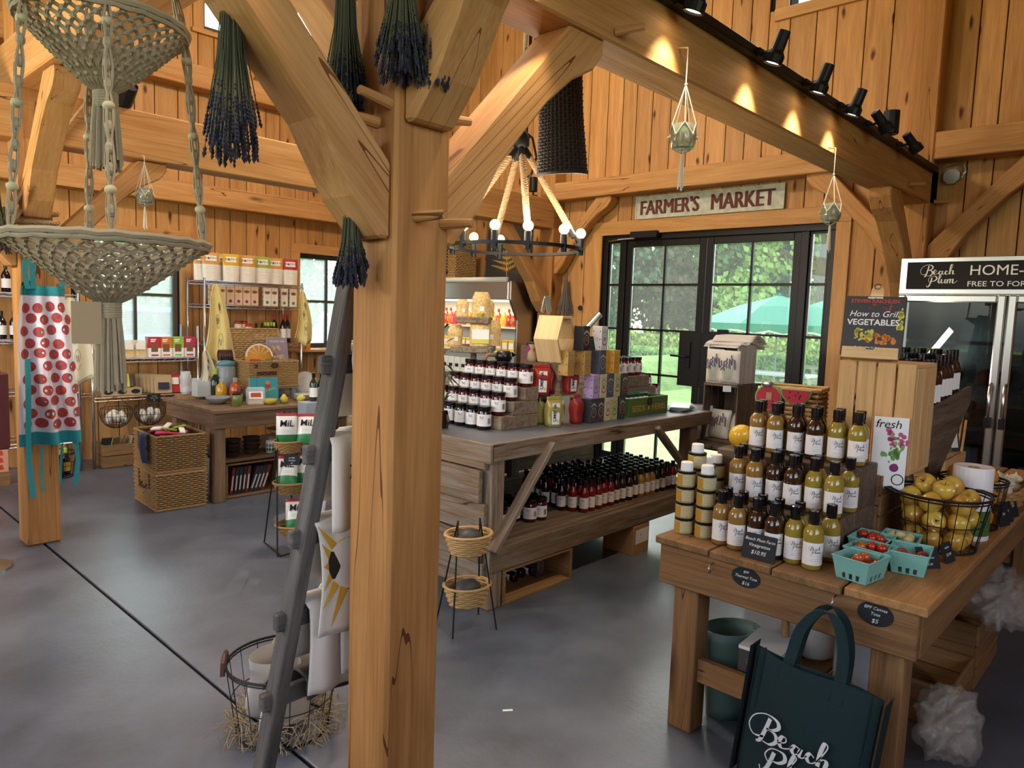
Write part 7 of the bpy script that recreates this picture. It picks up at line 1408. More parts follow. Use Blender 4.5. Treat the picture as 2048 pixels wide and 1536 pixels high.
tf_ = thing('tinned_fish_book', (3.34, 6.05, LZ+.28), 'lilac cookbook about tinned fish leaning in the picnic hamper', 'book', mtx=T(3.35, 6.05, LZ+.30, -.25, -.3)); plain('book_lilac', '9c8a94', .5); MB().box((-.09, .003, 0), (.09, .022, .24)).obj('pages', 'paper', tf_); MB().box((-.092, 0, 0), (.092, .003, .242)).obj('front_cover', 'book_lilac', tf_); text('TINNED FISH', tf_, frame((0, -.0006, .205), (1, 0, 0), (0, 0, 1)), .024, 'paper', ext=.0003); m = MB(); rr = random.Random(1); [disc(m, rr.uniform(-.06, .06), rr.uniform(.03, .16), rr.uniform(.01, .028), 9) for _ in range(12)]; m.obj('dish_print', 'pasta', tf_, frame((0, -.0005, 0), (1, 0, 0), (0, 0, 1)))
for i in range(8): MB().box((-.045, -.025, 0), (.045, .025, .022)).obj('fish_tin', ('packet_d', 'pr_red', 'packet_b', 'tin_blue')[i % 4], mtx=T(3.08+.05*(i % 5), 5.93+.03*(i//5), LZ+.30+.012*(i % 3), .5*i, .3), bev=.004, label='small %s printed tin heaped in the picnic hamper, %s one' % (('yellow', 'red', 'green', 'blue')[i % 4], ORD[i]), cat='tin', group='printed tins in the hamper')
bt = thing('woven_mat', (2.98, 6.22, LZ), 'rolled brown woven mat behind the teal jar', 'mat', mtx=T(3.0, 6.30, LZ+.36, -.2)); m = MB(); [m.tube([(x, math.cos(a)*.05, math.sin(a)*.05) for a in [2*PI*k/16 for k in range(16)]], .008, 5, closed=True) for x in [-.08+.015*q for q in range(12)]]; m.obj('coils', 'leather', bt, kind='stuff'); MB().tube([(-.08, 0, 0), (.09, 0, 0)], .045, 12).obj('core', 'leather', bt); MB().box((2.9, 6.25, LZ), (3.1, 6.36, LZ+.305)).obj('riser_block', 'brown_wood', label='brown block under the rolled woven mat', cat='riser')
# stacked wicker hampers on the floor
for i, (z, lb) in enumerate(((0.01, 'lower wicker hamper on the floor beside the plank table'), (.30, 'upper wicker hamper full of snack bars, navy cloth over its edge'))):
    h = thing('wicker_hamper', (2.265, 5.76, z), lb, 'hamper', 'stacked wicker hampers', rz=-.06); hamper(h, .36, .50, .27, 'wicker', 17, flare=.02)
    for y in (-.12, .12): MB().box((-.195, y-.012, .15), (-.188, y+.012, .27)).obj('leather_strap', 'leather', h, bev=.002)
    MB().tube([(-.19, -.06, .17), (-.21, -.05, .15), (-.21, .05, .15), (-.19, .06, .17)], .009, 6).obj('leather_handle', 'leather', h)
    if i == 0: MB().box((-.19, -.26, .275), (.19, .26, .288)).obj('lid', 'wicker', h, bev=.006)
plain('navy', '22304a', .9, sheen=.3); nc = thing('navy_cloth', (2.08, 5.66, .56), 'navy blue cloth hanging over the upper hamper edge', 'cloth'); o = MB().grid(lambda u, v: (-.035-.02*math.sin(3*v)+.012*math.sin(9*u)-.01*(1 if v > .2 else -6*(.2-v)), -.06+.13*u*(1-.2*v), .03-.27*max(0, v-.15) if v > .15 else .03-.02*abs(v-.15)), 14, 14).obj('cloth', 'navy', nc, smooth=True); s = o.modifiers.new('s', 'SOLIDIFY'); s.thickness = .006
r = random.Random(31)
for i in range(16): MB().box((-.05, -.02, 0), (.05, .02, .016)).obj('snack_bar', ('cr_red', 'cr_red', 'paper', 'packet_c', 'cr_mag', 'cr_green')[i % 6], mtx=T(2.18+.055*(i % 4), 5.60+.09*(i//4)+r.uniform(-.01, .01), .545+.02*(i % 3), r.uniform(-.6, 2), r.uniform(-.4, .4), r.uniform(-.3, .3)), bev=.004, label='wrapped snack bar heaped in the upper hamper, %s one' % ORD[i], cat='snack bar', group='snack bars in the hamper')
# under the left table
crate(frame((2.62, 5.86, .004), (1, 0, 0), (0, 0, 1)), .52, .28, .30, 'pine crate of books on its side under the plank table', 'old_crate', 1, .014, ends=1)
for i in range(9): b = thing('book', (2.68+.034*i, 5.62, .022), 'book upright in the floor crate, %s from the table leg' % ORD[i], 'book', 'books in the floor crate', mtx=T(2.68+.034*i, 5.62, .022, 0, 0, .12 if i < 5 else .35)); MB().box((0, 0, 0), (.027, .17, .22)).obj('cover', 'packet_c' if i % 4 else 'packet_a', b, bev=.002); MB().box((.008, -.0008, .03), (.019, 0, .15)).obj('spine_title', 'paper', b)
for i, (x, y, lb) in enumerate(((2.72, 5.66, 'stack of brown woven bowls on the low shelf, nearer the leg'), (2.90, 5.68, 'stack of brown woven bowls on the low shelf, farther in'))):
    o = thing('bowl_stack', (x, y, .326), lb, 'bowls'); [MB().lathe([(.05, 0), (.07, .03), (.075, .04), (.06, .035)], 16).obj('bowl', 'wicker_dark' if k % 2 else 'leather', o, T(0, 0, .035*k)) for k in range(4)]
for i in range(3): c = thing('patterned_mug', (3.05+.09*i, 5.64, .326), 'white mug with green diamond pattern on the low shelf, %s one' % ORD[i], 'mug', 'diamond-pattern mugs'); MB().lathe([(.036, 0), (.038, .1), (.034, .1), (.033, .01)], 16).obj('cup', 'plate_white', c, smooth=True); m = MB(); [m.add([(-.013+.026*a, .02+.035*b, 0), (.026*a, .002+.035*b, 0), (.013+.026*a, .02+.035*b, 0), (.026*a, .038+.035*b, 0)], [(0, 1, 2, 3)]) for a in (-1, 0, 1) for b in (0, 1)]; put('diamond_print', bend(m.mesh('diamond_print', 'cap_green'), .0385, -2.2, .01), c)
bw2 = MB().lathe([(.06, 0), (.1, .04), (.13, .07), (.12, .065), (.05, .01), (.0005, .01)], 20).obj('wide_bowl', 'straw', mtx=T(3.2, 5.72, .44), smooth=True, label='wide straw bowl on the mugs of the low shelf', cat='bowl'); MB().box((3.10, 5.76, .326), (3.4, 5.9, .439)).obj('box', 'kraft2', label='kraft box behind the diamond-pattern mugs', cat='box')
# three-tier wire stand with snack bags
ts_ = thing('tier_basket_stand', (2.42, 4.17, 0), 'black wire three-tier stand of round wicker baskets with milk-biscuit bags', 'stand')
for s in (-1, 1):
    P = [(.16*s, -.12, 0), (.17*s, -.10, .02), (.06*s, .10, .80), (.03*s, .13, .86), (0, .14, .88)]; MB().tube(smooth_path([V(p) for p in P], 4), .005, 6).obj('frame_rod', 'black_metal', ts_); MB().tube([(.16*s, -.12, .006), (.1*s, .2, .006), (.05*s, .12, .7)], .005, 6).obj('rear_rod', 'black_metal', ts_)
MB().tube([(-.16, -.12, .006), (0, -.16, .03), (.16, -.12, .006)], .005, 6).obj('foot_bar', 'black_metal', ts_)
for i, (z, q, yo) in enumerate(((.10, .145, -.05), (.36, .125, .02), (.62, .10, .07))):
    def bf(u, v): a = 2*PI*u; k = .65+.35*v; return V((math.cos(a)*q*k, yo+math.sin(a)*q*.8*k, z+.075*v)), V((math.cos(a), math.sin(a), 0))
    m = MB(); weave(m, bf, 22, 7, .004, .0058, closed=True); m.obj('wicker_basket', 'wicker', ts_); m = MB(); m.tube([bf(k/30, 1)[0] for k in range(30)], .008, 5, closed=True); m.obj('basket_rim', 'wicker', ts_); MB().prism([(math.cos(2*PI*k/18)*q*.65, yo+math.sin(2*PI*k/18)*q*.52) for k in range(18)], .006, T(0, 0, z)).obj('basket_base', 'wicker_core', ts_)
chalk(frame((2.34, 4.06, .575), (.75, -.66, 0), (0, 0, 1)), .10, .065, [('La Milk', .046, .8), ('Cookies', .03, .8), ('$7', .012, .8)], 'small chalk tag hanging on the three-tier stand', .016)
plain('milk_white', 'dcdcd2', .3); plain('milk_green', '2f7a43', .35); plain('milk_red', 'b02a34', .35)
for i, (x, y, z, rz, rx, lb) in enumerate(((2.40, 4.23, .68, -.5, -.1, 'milk-biscuit bag upright in the top basket, rear one'), (2.50, 4.15, .68, -.6, -.35, 'milk-biscuit bag leaning in the top basket, front one'), (2.36, 4.16, .42, -.6, -.5, 'milk-biscuit bag leaning in the middle basket, nearer the table'), (2.49, 4.16, .42, -.8, -.45, 'milk-biscuit bag leaning in the middle basket, nearer the ladder'), (2.38, 4.07, .15, -.5, -.5, 'milk-biscuit bag in the bottom basket, nearer the table'), (2.51, 4.08, .15, -.8, -.45, 'milk-biscuit bag in the bottom basket, nearer the ladder'))):
    b = thing('biscuit_bag', (x, y, z), lb, 'bag', 'milk-biscuit bags', mtx=T(x, y, z, rz, rx)); W, H = .13, .20
    def bg(u, v, v0, v1): t = v0+(v1-v0)*v; return (math.cos(2*PI*u)*W/2, math.sin(2*PI*u)*.035*math.sin(PI*min(.97, t+.06))**.7, H*t)
    for v0, v1, mt_, nm_ in ((0, .3, 'milk_green', 'green_foot'), (.3, .9, 'milk_white', 'pouch'), (.9, 1, 'milk_red', 'red_seal')): MB().grid(lambda u, v: bg(u, v, v0, v1), 18, 5).obj(nm_, mt_, b, smooth=True)
    text('MiL', b, frame((0, -.0365, H*.66), (1, 0, 0), (0, 0, 1)), .06, 'ink', bold=.0007, ext=.0004, shear=.1); put('small_print', lines_mesh('small_print', [(0, .8), (-.012, .6), (-.03, .7)], .045, 'pr_green', 5, .006, .001), b, frame((0, -.037, H*.46), (1, 0, 0), (0, 0, 1)))
# a second wire rack just right of the middle post
ts2 = thing('tier_basket_stand', (2.43, 2.53, 0), 'black wire basket rack standing against the display table side', 'stand', rz=-.3)
for s in (-1, 1): MB().tube([(.12*s, -.1, 0), (.06*s, .0, .55)], .004, 6).obj('frame_rod', 'black_metal', ts2); MB().tube([(.12*s, .1, 0), (.06*s, .0, .55)], .004, 6).obj('rear_rod', 'black_metal', ts2)
for i, z in enumerate((.12, .38)):
    def bf(u, v): a = 2*PI*u; k = .7+.3*v; return V((math.cos(a)*.12*k, math.sin(a)*.10*k, z+.10*v)), V((math.cos(a), math.sin(a), 0))
    m = MB(); weave(m, bf, 20, 8, .004, .0066, closed=True); m.obj('wicker_basket', 'wicker_light', ts2); m = MB(); m.tube([bf(k/30, 1)[0] for k in range(30)], .008, 5, closed=True); m.obj('basket_rim', 'wicker_light', ts2); MB().prism([(math.cos(2*PI*k/18)*.085, math.sin(2*PI*k/18)*.07) for k in range(18)], .006, T(0, 0, z)).obj('basket_base', 'wicker_core', ts2)
for i, z in enumerate((.2, .46)): m = MB().sphere((0, 0, 0), .07, 12, 8, (1.1, .9, .6)).obj('dark_pouch', 'packet_c', mtx=T(2.43, 2.53, z), smooth=True, label='dark cloth pouch in the %s basket of the side rack' % ['lower', 'upper'][i], cat='pouch')
# ladder with towels
LY = lambda z: 2.036-.135*z
ld = thing('display_ladder', (0, 0, 0), 'leaning dark grey tapered ladder hung with tea towels, behind the middle post', 'ladder')
RZ = (.345, .607, .87, 1.13, 1.40)
def lbar(nm, p0, p1, w_, h_, up):
    p0 = V(p0); d = V(p1)-p0; MB().box((0, 0, -w_/2), (d.length, h_, w_/2)).obj(nm, 'ladder_wood', ld, frame(p0, d, up), bev=.004)
for s_ in (-1, 1): lbar('rail', (1.37+s_*.31, LY(0)+.03, 0), (1.37+s_*.132, LY(1.74)+.03, 1.74), .045, .065, (0, -1, 0))
for z in RZ: q = .31-.102*z+.05; lbar('rung', (1.37-q, LY(z), z-.025), (1.37+q, LY(z), z-.025), .03, .055, (0, 0, 1))
plain('cotton', 'd9d2c6', .9, sheen=.3, bump=.25, bscale=350); plain('print_black', '1b1a1c', .9); plain('sun_yellow', 'd3a02a', .85, var=.2, bscale=30); plain('sun_brown', '2b221d', .9); plain('stripe_red', '8f2430', .9)
def draped(x0, x1, z, drop, label, seed, back=.2, off=0.0, mat='cotton'):
    o = thing('folded_towel', (0, 0, 0), label, 'towel', 'tea towels on the ladder', mtx=T((x0+x1)/2+.102*z, LY(z)-.01, z)); w_ = x1-x0; rr = random.Random(seed); ph = rr.uniform(0, 6)
    def fn(u, v):
        s = v*(drop+back+.10); x = (u-.5)*w_*(1+.02*math.sin(5*v+ph)); wob = .008*math.sin(u*11+ph)*min(1, v*2)
        if s < back: return V((x, .06+off+wob+.05*(back-s), .035-(back-s)))
        if s < back+.10: t = (s-back)/.10*PI; return V((x, .01+(.05+off)*math.cos(t), .035+.025*math.sin(t)+off*.6))
        d = s-back-.10; return V((x+.01*math.sin(d*9+ph), -.04-off+wob-.03*math.sin(min(1, d/.2)*1.2)+.0*d, .035-d))
    q = MB().grid(fn, 20, 26).obj('cloth', mat, o, smooth=True); sm = q.modifiers.new('s', 'SOLIDIFY'); sm.thickness = .007; return o, fn
def pr_at(fn, u, v, off=-.007): return fn(u, v)+V((0, off, 0))
names = {1.40: 'top rung', 1.13: 'fourth rung', .87: 'third rung', .607: 'second rung'}
for z, spec in ((1.40, ((1.09, 1.30, .33),)), (1.13, ((1.07, 1.22, .26), (1.16, 1.32, .36))), (.87, ((1.07, 1.36, .33), (1.22, 1.40, .30))), (.607, ((1.09, 1.30, .26), (1.20, 1.42, .22)))):
    for k, (x0, x1, dr) in enumerate(spec):
        lb = '%s towel on the %s of the ladder, %s' % ({1.40: 'black bird printed', 1.13: 'black crab printed', .87: 'sunflower printed', .607: 'plain white'}[z], names[z], 'outer fold' if k == 0 else 'folded over beside it')
        o, fn = draped(x0, x1, z, dr, lb, int(z*100)+k, off=.012*k); rr = random.Random(int(z*50)+k)
        if z > 1.3 or 1.0 < z < 1.2:
            m = MB()
            for c in range(3 if z > 1.3 else 2):
                u0, v0 = rr.uniform(.2, .7), rr.uniform(.62, .93)
                for t in range(14): a = rr.uniform(0, 2*PI); l = rr.uniform(.04, .14); m.tube([pr_at(fn, min(.97, max(.03, u0+math.cos(a)*l*f*1.6)), min(.985, v0+math.sin(a)*l*f*.55)) for f in (.1, .5, 1)], [.006, .005, .0015], 4)
            m.obj('animal_print', 'print_black', o)
        elif z > .8:
            m = MB(); u0, v0 = .34, .66; pet = MB()
            n = 18; m.add([pr_at(fn, u0, v0+.02)]+[pr_at(fn, min(.98, max(.02, u0+.28*math.cos(2*PI*q/n))), v0+.13*math.sin(2*PI*q/n)) for q in range(n)], [(0, 1+q, 1+(q+1) % n) for q in range(n)]); m.obj('seed_head_print', 'sun_brown', o)
            for q in range(16):
                a = 2*PI*q/16; l = rr.uniform(.85, 1.15); P3 = [(u0+.27*math.cos(a-.16), v0+.125*math.sin(a-.16)), (u0+.5*math.cos(a)*l, v0+.30*math.sin(a)*l), (u0+.27*math.cos(a+.16), v0+.125*math.sin(a+.16))]
                pet.add([pr_at(fn, min(.99, max(.01, b[0])), min(.99, max(.02, b[1])), -.009) for b in P3], [(0, 1, 2)])
            pet.obj('petal_print', 'sun_yellow', o)
        else: m = MB(); m.add([pr_at(fn, .02, .70), pr_at(fn, .09, .70), pr_at(fn, .09, .97), pr_at(fn, .02, .97)], [(0, 1, 2, 3)]); m.obj('stripe', 'stripe_red', o)
draped(1.14, 1.4, .345, .04, 'black cloth wrapped round the lowest ladder rung', 77, back=.05, mat='packet_c')
# wire basket with towels and raffia
wb2 = wire_basket(1.33, 2.36, .0, .165, .20, .265, 'round black wire basket of towels with leather handles and raffia, on the floor', 16, handles=False)
for a in (2.6, -.5): c = V((math.cos(a)*.205, math.sin(a)*.205, .25)); t_ = V((-math.sin(a), math.cos(a), 0)); MB().tube([c-t_*.07, c-t_*.05+V((0, 0, .035)), c+V((0, 0, .045)), c+t_*.05+V((0, 0, .035)), c+t_*.07], .009, 6).obj('leather_handle', 'leather', wb2)
m = MB(); r = random.Random(2); plain('raffia', 'b59f78', .9)
for k in range(420): a = r.uniform(0, 2*PI); z0 = r.uniform(.0, .10); q = r.uniform(.15, .185); p = V((math.cos(a)*q, math.sin(a)*q, z0)); d = V((r.gauss(0, .02), r.gauss(0, .02), r.gauss(0, .02))); m.tube([p, p+d+V((math.cos(a), math.sin(a), 0))*r.uniform(0, .03), p+d*2+V((0, 0, -.02))], .0014, 3)
m.obj('raffia', 'raffia', wb2, kind='stuff')
for i, (x, y, rz, rx) in enumerate(((1.27, 2.33, .4, .25), (1.35, 2.33, .2, .1), (1.40, 2.41, .5, -.15), (1.30, 2.43, -.2, .2))):
    o = thing('rolled_towel', (x, y, .05), 'pale towel with black print tucked in the floor basket, %s one' % ORD[i], 'towel', 'towels in the floor basket', mtx=T(x, y, .05, rz, rx)); MB().grid(lambda u, v: (math.cos(2*PI*u)*.075*(1+.08*math.sin(7*v)), math.sin(2*PI*u)*.03*(1+.2*math.sin(9*u)), .24*v+.02*math.sin(6*u)), 20, 8).obj('cloth', 'cotton', o, smooth=True); m = MB(); [m.tube([(-.03+.02*k, -.034, .12), (.0+.015*k, -.035, .17), (.03, -.034, .15+.02*k)], [.005, .007, .002], 4) for k in range(4)]; m.obj('print', 'print_black', o)
# ================================================================ OPEN COOLER, FREEZER, TOWER BY THE DOOR
plain('cool_white', 'e9e6da', .5); plain('cool_light', 'fff1d2', .4, emis=2)
oc = thing('open_cooler', (0, 0, 0), 'stainless open-front dairy cooler with lit shelves beside the wall post', 'cooler')
CX, CY0, CY1 = 5.80, 5.47, 7.45
MB().prism([(CX+.02, 0), (6.36, 0), (6.36, 1.90), (6.2, 1.93), (CX-.02, 1.93), (CX-.02, 1.72), (CX+.10, 1.5), (CX+.10, .9), (CX-.05, .7), (CX-.05, 0)], .03, frame((0, CY0+.03, 0), (1, 0, 0), (0, 0, 1))).obj('end_panel', 'steel', oc, bev=.006)
MB().prism([(CX, 0), (6.36, 0), (6.36, 1.9), (CX, 1.9)], .03, frame((0, CY1, 0), (1, 0, 0), (0, 0, 1))).obj('end_panel', 'steel', oc)
MB().box((6.3, CY0+.03, 0), (6.34, CY1-.03, 1.9)).obj('back_panel', 'cool_white', oc); MB().box((CX-.03, CY0+.03, 1.72), (6.3, CY1-.03, 1.93)).obj('canopy', 'steel', oc, bev=.01); MB().tube([(CX-.04, CY0+.03, 1.94), (CX-.04, CY1-.03, 1.94)], .03, 12).obj('blind_roll', 'cool_white', oc, smooth=True); MB().box((CX-.05, CY0+.03, 0), (6.3, CY1-.03, .55)).obj('tank', 'steel', oc, bev=.01)
MB().box((CX+.02, CY0+.06, 1.700), (CX+.06, CY1-.06, 1.718)).obj('strip_lamp', 'cool_light', oc)
dl = bpy.data.lights.new('cooler_lamp', 'AREA'); dl.shape = 'RECTANGLE'; dl.size = 1.8; dl.size_y = .05; dl.energy = 6; dl.color = (1, .88, .65); lo = bpy.data.objects.new('cooler_lamp', dl); COL.objects.link(lo); lo.parent = oc; lo.location = (CX+.05, (CY0+CY1)/2, 1.69); lo.rotation_euler = V((.35, 0, -1)).to_track_quat('-Z', 'Y').to_euler()
CS = (.56, .86, 1.14, 1.42)
for z in CS[1:]: MB().box((5.92, CY0+.04, z-.018), (6.3, CY1-.04, z)).obj('shelf', 'cool_white', oc)
cols = [('juice_o', 'redcap'), ('honey', 'white'), ('s_orange', 'redcap'), ('cr_red', 'white'), ('pp_yellow', 'white')]
cb_ = {}; 
for k, (c, cap) in enumerate(cols): cb_[k] = (simple_bottle('juice_bottle', c, cap, 'paper', .034, .20), [])
for i in range(18): k = (i*7+i//3) % 5; cb_[k][1].append((T(5.98, CY0+.12+.082*i, 1.421, PI/2), '%s juice bottle on the top cooler shelf, %s from the steel end' % (('orange', 'amber', 'rust', 'red', 'yellow')[k], ORD[i])))
for k in cb_: rep(cb_[k][0], cb_[k][1], 'juice bottles in the open cooler')
pk = MB().box((0, -.045, 0), (.09, .045, .13)).obj('cheese_pack', 'pp_yellow', bev=.004, cat='packet'); MB().box((-.0008, -.035, .03), (0, .035, .10)).obj('paper_label', 'paper', pk); pk2 = MB().box((0, -.05, 0), (.1, .05, .17)).obj('dairy_carton', 'cool_white', bev=.004, cat='carton'); MB().box((-.0008, -.03, .05), (0, .03, .09)).obj('label_print', 'ink', pk2)
rep(pk, [(T(5.93, CY0+.11+.1*i, 1.141), 'pale yellow packet on the middle cooler shelf, %s from the steel end' % ORD[i]) for i in range(12)]+[(T(5.93, CY0+.11+.1*i, .561), 'pale yellow packet in the cooler tank, %s from the steel end' % ORD[i]) for i in range(12)], 'packets in the open cooler'); rep(pk2, [(T(5.93, CY0+.12+.11*i, .861), 'white carton on the lowest cooler shelf, %s from the steel end' % ORD[i]) for i in range(12)], 'cartons in the open cooler')
fpz = thing('fern_poster', (6.33, 6.06, 1.935), 'tall black poster with golden fern on top of the cooler', 'poster', mtx=frame((6.30, 6.06, 1.935), (0, -1, 0), (.06, 0, 1))); MB().box((-.36, 0, -.012), (.36, .75, 0)).obj('board', 'packet_c', fpz); MB().box((-.37, 0, -.018), (-.345, .76, .004)).obj('frame_edge', 'brown_wood', fpz); MB().box((.345, 0, -.018), (.37, .76, .004)).obj('frame_edge', 'brown_wood', fpz)
m = MB(); m.tube([(.02, .08, .002), (0, .3, .002), (-.06, .68, .002)], .005, 4)
for k in range(8):
    for s in (-1, 1):
        b0 = V((.015-.06*(k/8)**2, .16+.065*k, .002)); L_ = .27*(1-k/11); d = V((s*.94, .34 if s > 0 else .2, 0)).normalized(); nn = V((-d.y, d.x, 0))
        for q in range(10): p = b0+d*L_*(q+.3)/10; w_ = .036*(1-q/11)*(1-k/12); [m.add([p-d*.008, p+d*.010, p+d*.014+nn*e*w_], [(0, 1, 2)]) for e in (-1, 1)]
        m.tube([b0, b0+d*L_], .002, 3)
m.obj('fern_print', 'gold_ink', fpz); put('small_print', lines_mesh('small_print', [(0, 1), (-.018, 1), (-.036, .8)], .06, 'gold_ink', 3, .004, .0012), fpz, T(.17, .14, .001))
hb3 = thing('tan_hamper', (5.98, 6.72, 1.975), 'tan wicker hamper with dark leather straps on top of the cooler', 'hamper', rz=PI/2); hamper(hb3, .6, .34, .42, 'wicker_light', 22)
for x in (-.16, .1): MB().box((x-.02, .172, .02), (x+.02, .18, .42)).obj('leather_strap', 'leather', hb3); MB().tube([(x-.03, .185, .06), (x+.03, .185, .06)], .012, 6).obj('buckle', 'black_metal', hb3)
MB().box((5.80, 6.4, 1.932), (6.2, 7.1, 1.973)).obj('lid_board', 'brown_wood', label='brown board under the tan hamper on the cooler', cat='board')
tag_ = MB().prism([(math.cos(2*PI*k/14)*.03, math.sin(2*PI*k/14)*.028) for k in range(14)], .003, frame((6.34, 4.94, 1.66), (0, -1, 0), (0, 0, 1))).obj('wall_tag', 'slate', label='round black tag pinned to the boards beside the door trim', cat='tag')
cyl = MB().tube([(6.0, 4.75, 1.28), (6.25, 4.60, 1.60)], .035, 12).obj('poster_tube', 'galv', label='grey tube leaning behind the hexagonal shelf', cat='tube'); ctb = thing('side_counter', (6.0, 4.80, 0), 'dark narrow counter at the wall behind the display table', 'counter'); MB().box((-.3, -.15, .9), (.35, .42, 1.24)).obj('cupboard', 'dark_wood', ctb, bev=.006); MB().box((-.28, -.13, 0), (.33, .40, .899)).obj('plinth', 'dark_wood', ctb)
# upright freezer
fz = thing('upright_freezer', (0, 0, 0), 'stainless glass-door freezer with black home-grown sign', 'freezer'); FX, FY1, FY0 = 5.62, 1.555, -.75
MB().box((FX+.05, FY0, .10), (FX+.08, FY0+.03, 2.05)).obj('side_wall', 'steel', fz); MB().box((FX+.05, FY1-.03, .10), (6.16, FY1, 2.05)).obj('side_wall', 'steel', fz); MB().box((6.13, FY0, .10), (6.16, FY1-.03, 2.05)).obj('back_wall', 'steel', fz); MB().box((FX+.05, FY0, 1.80), (6.13, FY1-.03, 2.05)).obj('top_box', 'steel', fz); MB().box((FX+.05, FY0, .10), (6.13, FY1-.03, .32)).obj('motor_box', 'steel', fz)
for k in range(6): MB().box((FX+.035, FY0, .13+.03*k), (FX+.05, FY1, .148+.03*k)).obj('grille_slat', 'galv', fz)
sgp = thing('sign_panel', (0, 0, 0), None, None, mtx=frame((FX+.03, FY1, 1.93), (0, -1, 0), (0, 0, 1))); sgp.parent = fz
MB().box((0, -.125, -.02), (2.3, .125, .0)).obj('steel_frame', 'steel', sgp, bev=.004); MB().box((.045, -.092, .0), (2.25, .095, .004)).obj('black_face', 'ink', sgp)
put('script_lettering', script_mesh(.12, 'white', .07), sgp, T(.245, .0, .0065)); fit_text('HOME-GROWN', sgp, .77, .035, .68, .066, 'white', z=.005, bold=.0); fit_text('FREE TO FORAGE', sgp, .635, -.055, .43, .034, 'white', z=.005, bold=.0)
FD = [(FY1-.005, .905), (.895, .21), (.20, FY0+.005)]
glass('freezer_glass', '9aa3a6')
for i, (ya, yb) in enumerate(FD):
    d = thing('door', (0, 0, 0), None, None); d.parent = fz; t_ = .05
    m = MB(); 
    for a, b in (((FX, yb, .33), (FX+.045, yb+t_, 1.80)), ((FX, ya-t_, .33), (FX+.045, ya, 1.80)), ((FX, yb+t_, .33), (FX+.045, ya-t_, .33+t_)), ((FX, yb+t_, 1.80-t_), (FX+.045, ya-t_, 1.80))): m.box(a, b)
    m.obj('door_frame', 'steel', d, bev=.008); MB().box((FX+.02, yb+t_, .38), (FX+.025, ya-t_, 1.75)).obj('pane', 'freezer_glass', d)
    yh = yb+.035 if i == 0 else ya-.035; MB().tube([(FX-.0, yh, 1.22), (FX-.035, yh, 1.2), (FX-.035, yh, .98), (FX, yh, .96)], .011, 8).obj('handle', 'chrome', d, smooth=True); MB().box((FX-.05, yh-.016, .93), (FX-.015, yh+.016, 1.0)).obj('handle_grip', 'black_plastic', d)
for z in (.62, .90, 1.18, 1.48):
    s = thing('shelf', (0, 0, 0), None, None); s.parent = fz; m = MB(); [m.tube([(FX+.09, y, z), (6.12, y, z)], .003, 4) for y in [FY0+.05+.045*q for q in range(50) if FY0+.05+.045*q < FY1-.05]]; m.obj('wire_deck', 'white', s, kind='stuff'); MB().box((FX+.08, FY0+.04, z-.012), (FX+.09, FY1-.04, z+.012)).obj('front_rail', 'white', s)
fl_ = MB().box((FX+.07, FY1-.06, .4), (FX+.085, FY1-.045, 1.75)).obj('lamp_tube', 'cool_light', fz); d = bpy.data.lights.new('freezer_lamp', 'AREA'); d.shape = 'RECTANGLE'; d.size = .05; d.size_y = 1.2; d.energy = 5; d.color = (1, .93, .8); o = bpy.data.objects.new('freezer_lamp', d); COL.objects.link(o); o.parent = fz; o.location = (FX+.09, FY1-.07, 1.1); o.rotation_euler = V((.8, -1, 0)).to_track_quat('-Z', 'Z').to_euler()
plain('peach', 'c9744a', .5, var=.2, bscale=20); plain('frozen_blue', '8fa9b5', .5); plain('tray_black', '1a1a1c', .4)
fty = MB().box((FX+.12, 1.02, .905), (FX+.5, 1.42, .93)).obj('tray', 'tray_black', label='black tray of peaches behind the freezer glass', cat='tray')
pc = MB().sphere((0, 0, 0), .042, 12, 8, (1, 1, .92)).obj('peach', 'peach', smooth=True, cat='peach'); MB().tube([(0, 0, .034), (0, 0, .044)], .002, 4).obj('stem', 'bark', pc); rep(pc, [(T(FX+.165+.092*(i % 4), 1.07+.09*(i//4), .968, i), 'peach on the freezer tray, %s in the %s row' % (ORD[i % 4], ORD[i//4])) for i in range(16)]+[(T(FX+.22+.08*i, 1.12, 1.03, i), 'peach heaped on top of the freezer tray, %s one' % ORD[i]) for i in range(3)], 'peaches in the freezer')
fb = MB().box((0, 0, 0), (.25, .2, .16)).obj('frozen_box', 'frozen_blue', bev=.004, cat='box'); MB().box((-.001, .04, .05), (0, .16, .11)).obj('paper_label', 'paper', fb)
rep(fb, [(T(FX+.15, 1.1, .33), 'pale blue box at the freezer bottom behind the first door'), (T(FX+.15, .5, .625), 'pale box behind the second freezer door, low'), (T(FX+.15, .4, .33), 'pale box behind the second freezer door, bottom'), (T(FX+.15, 1.05, .625), 'pale blue box on the second freezer shelf'), (T(FX+.15, .55, .905), 'pale box behind the second freezer door, mid shelf'), (T(FX+.15, .35, 1.185), 'pale box behind the second freezer door, upper shelf')], 'boxes in the freezer')
for i, (y, z, c) in enumerate(((1.25, 1.185, 'packet_c'), (1.0, 1.185, 'packet_a'), (.6, 1.185, 'nuts'))): MB().sphere((FX+.3, y, z+.06), .09, 12, 8, (1.2, 1, .65)).obj('frozen_loaf', c, smooth=True, label='dark wrapped loaf on the freezer shelf, %s from the hinge' % ORD[i], cat='loaf', group='loaves in the freezer')
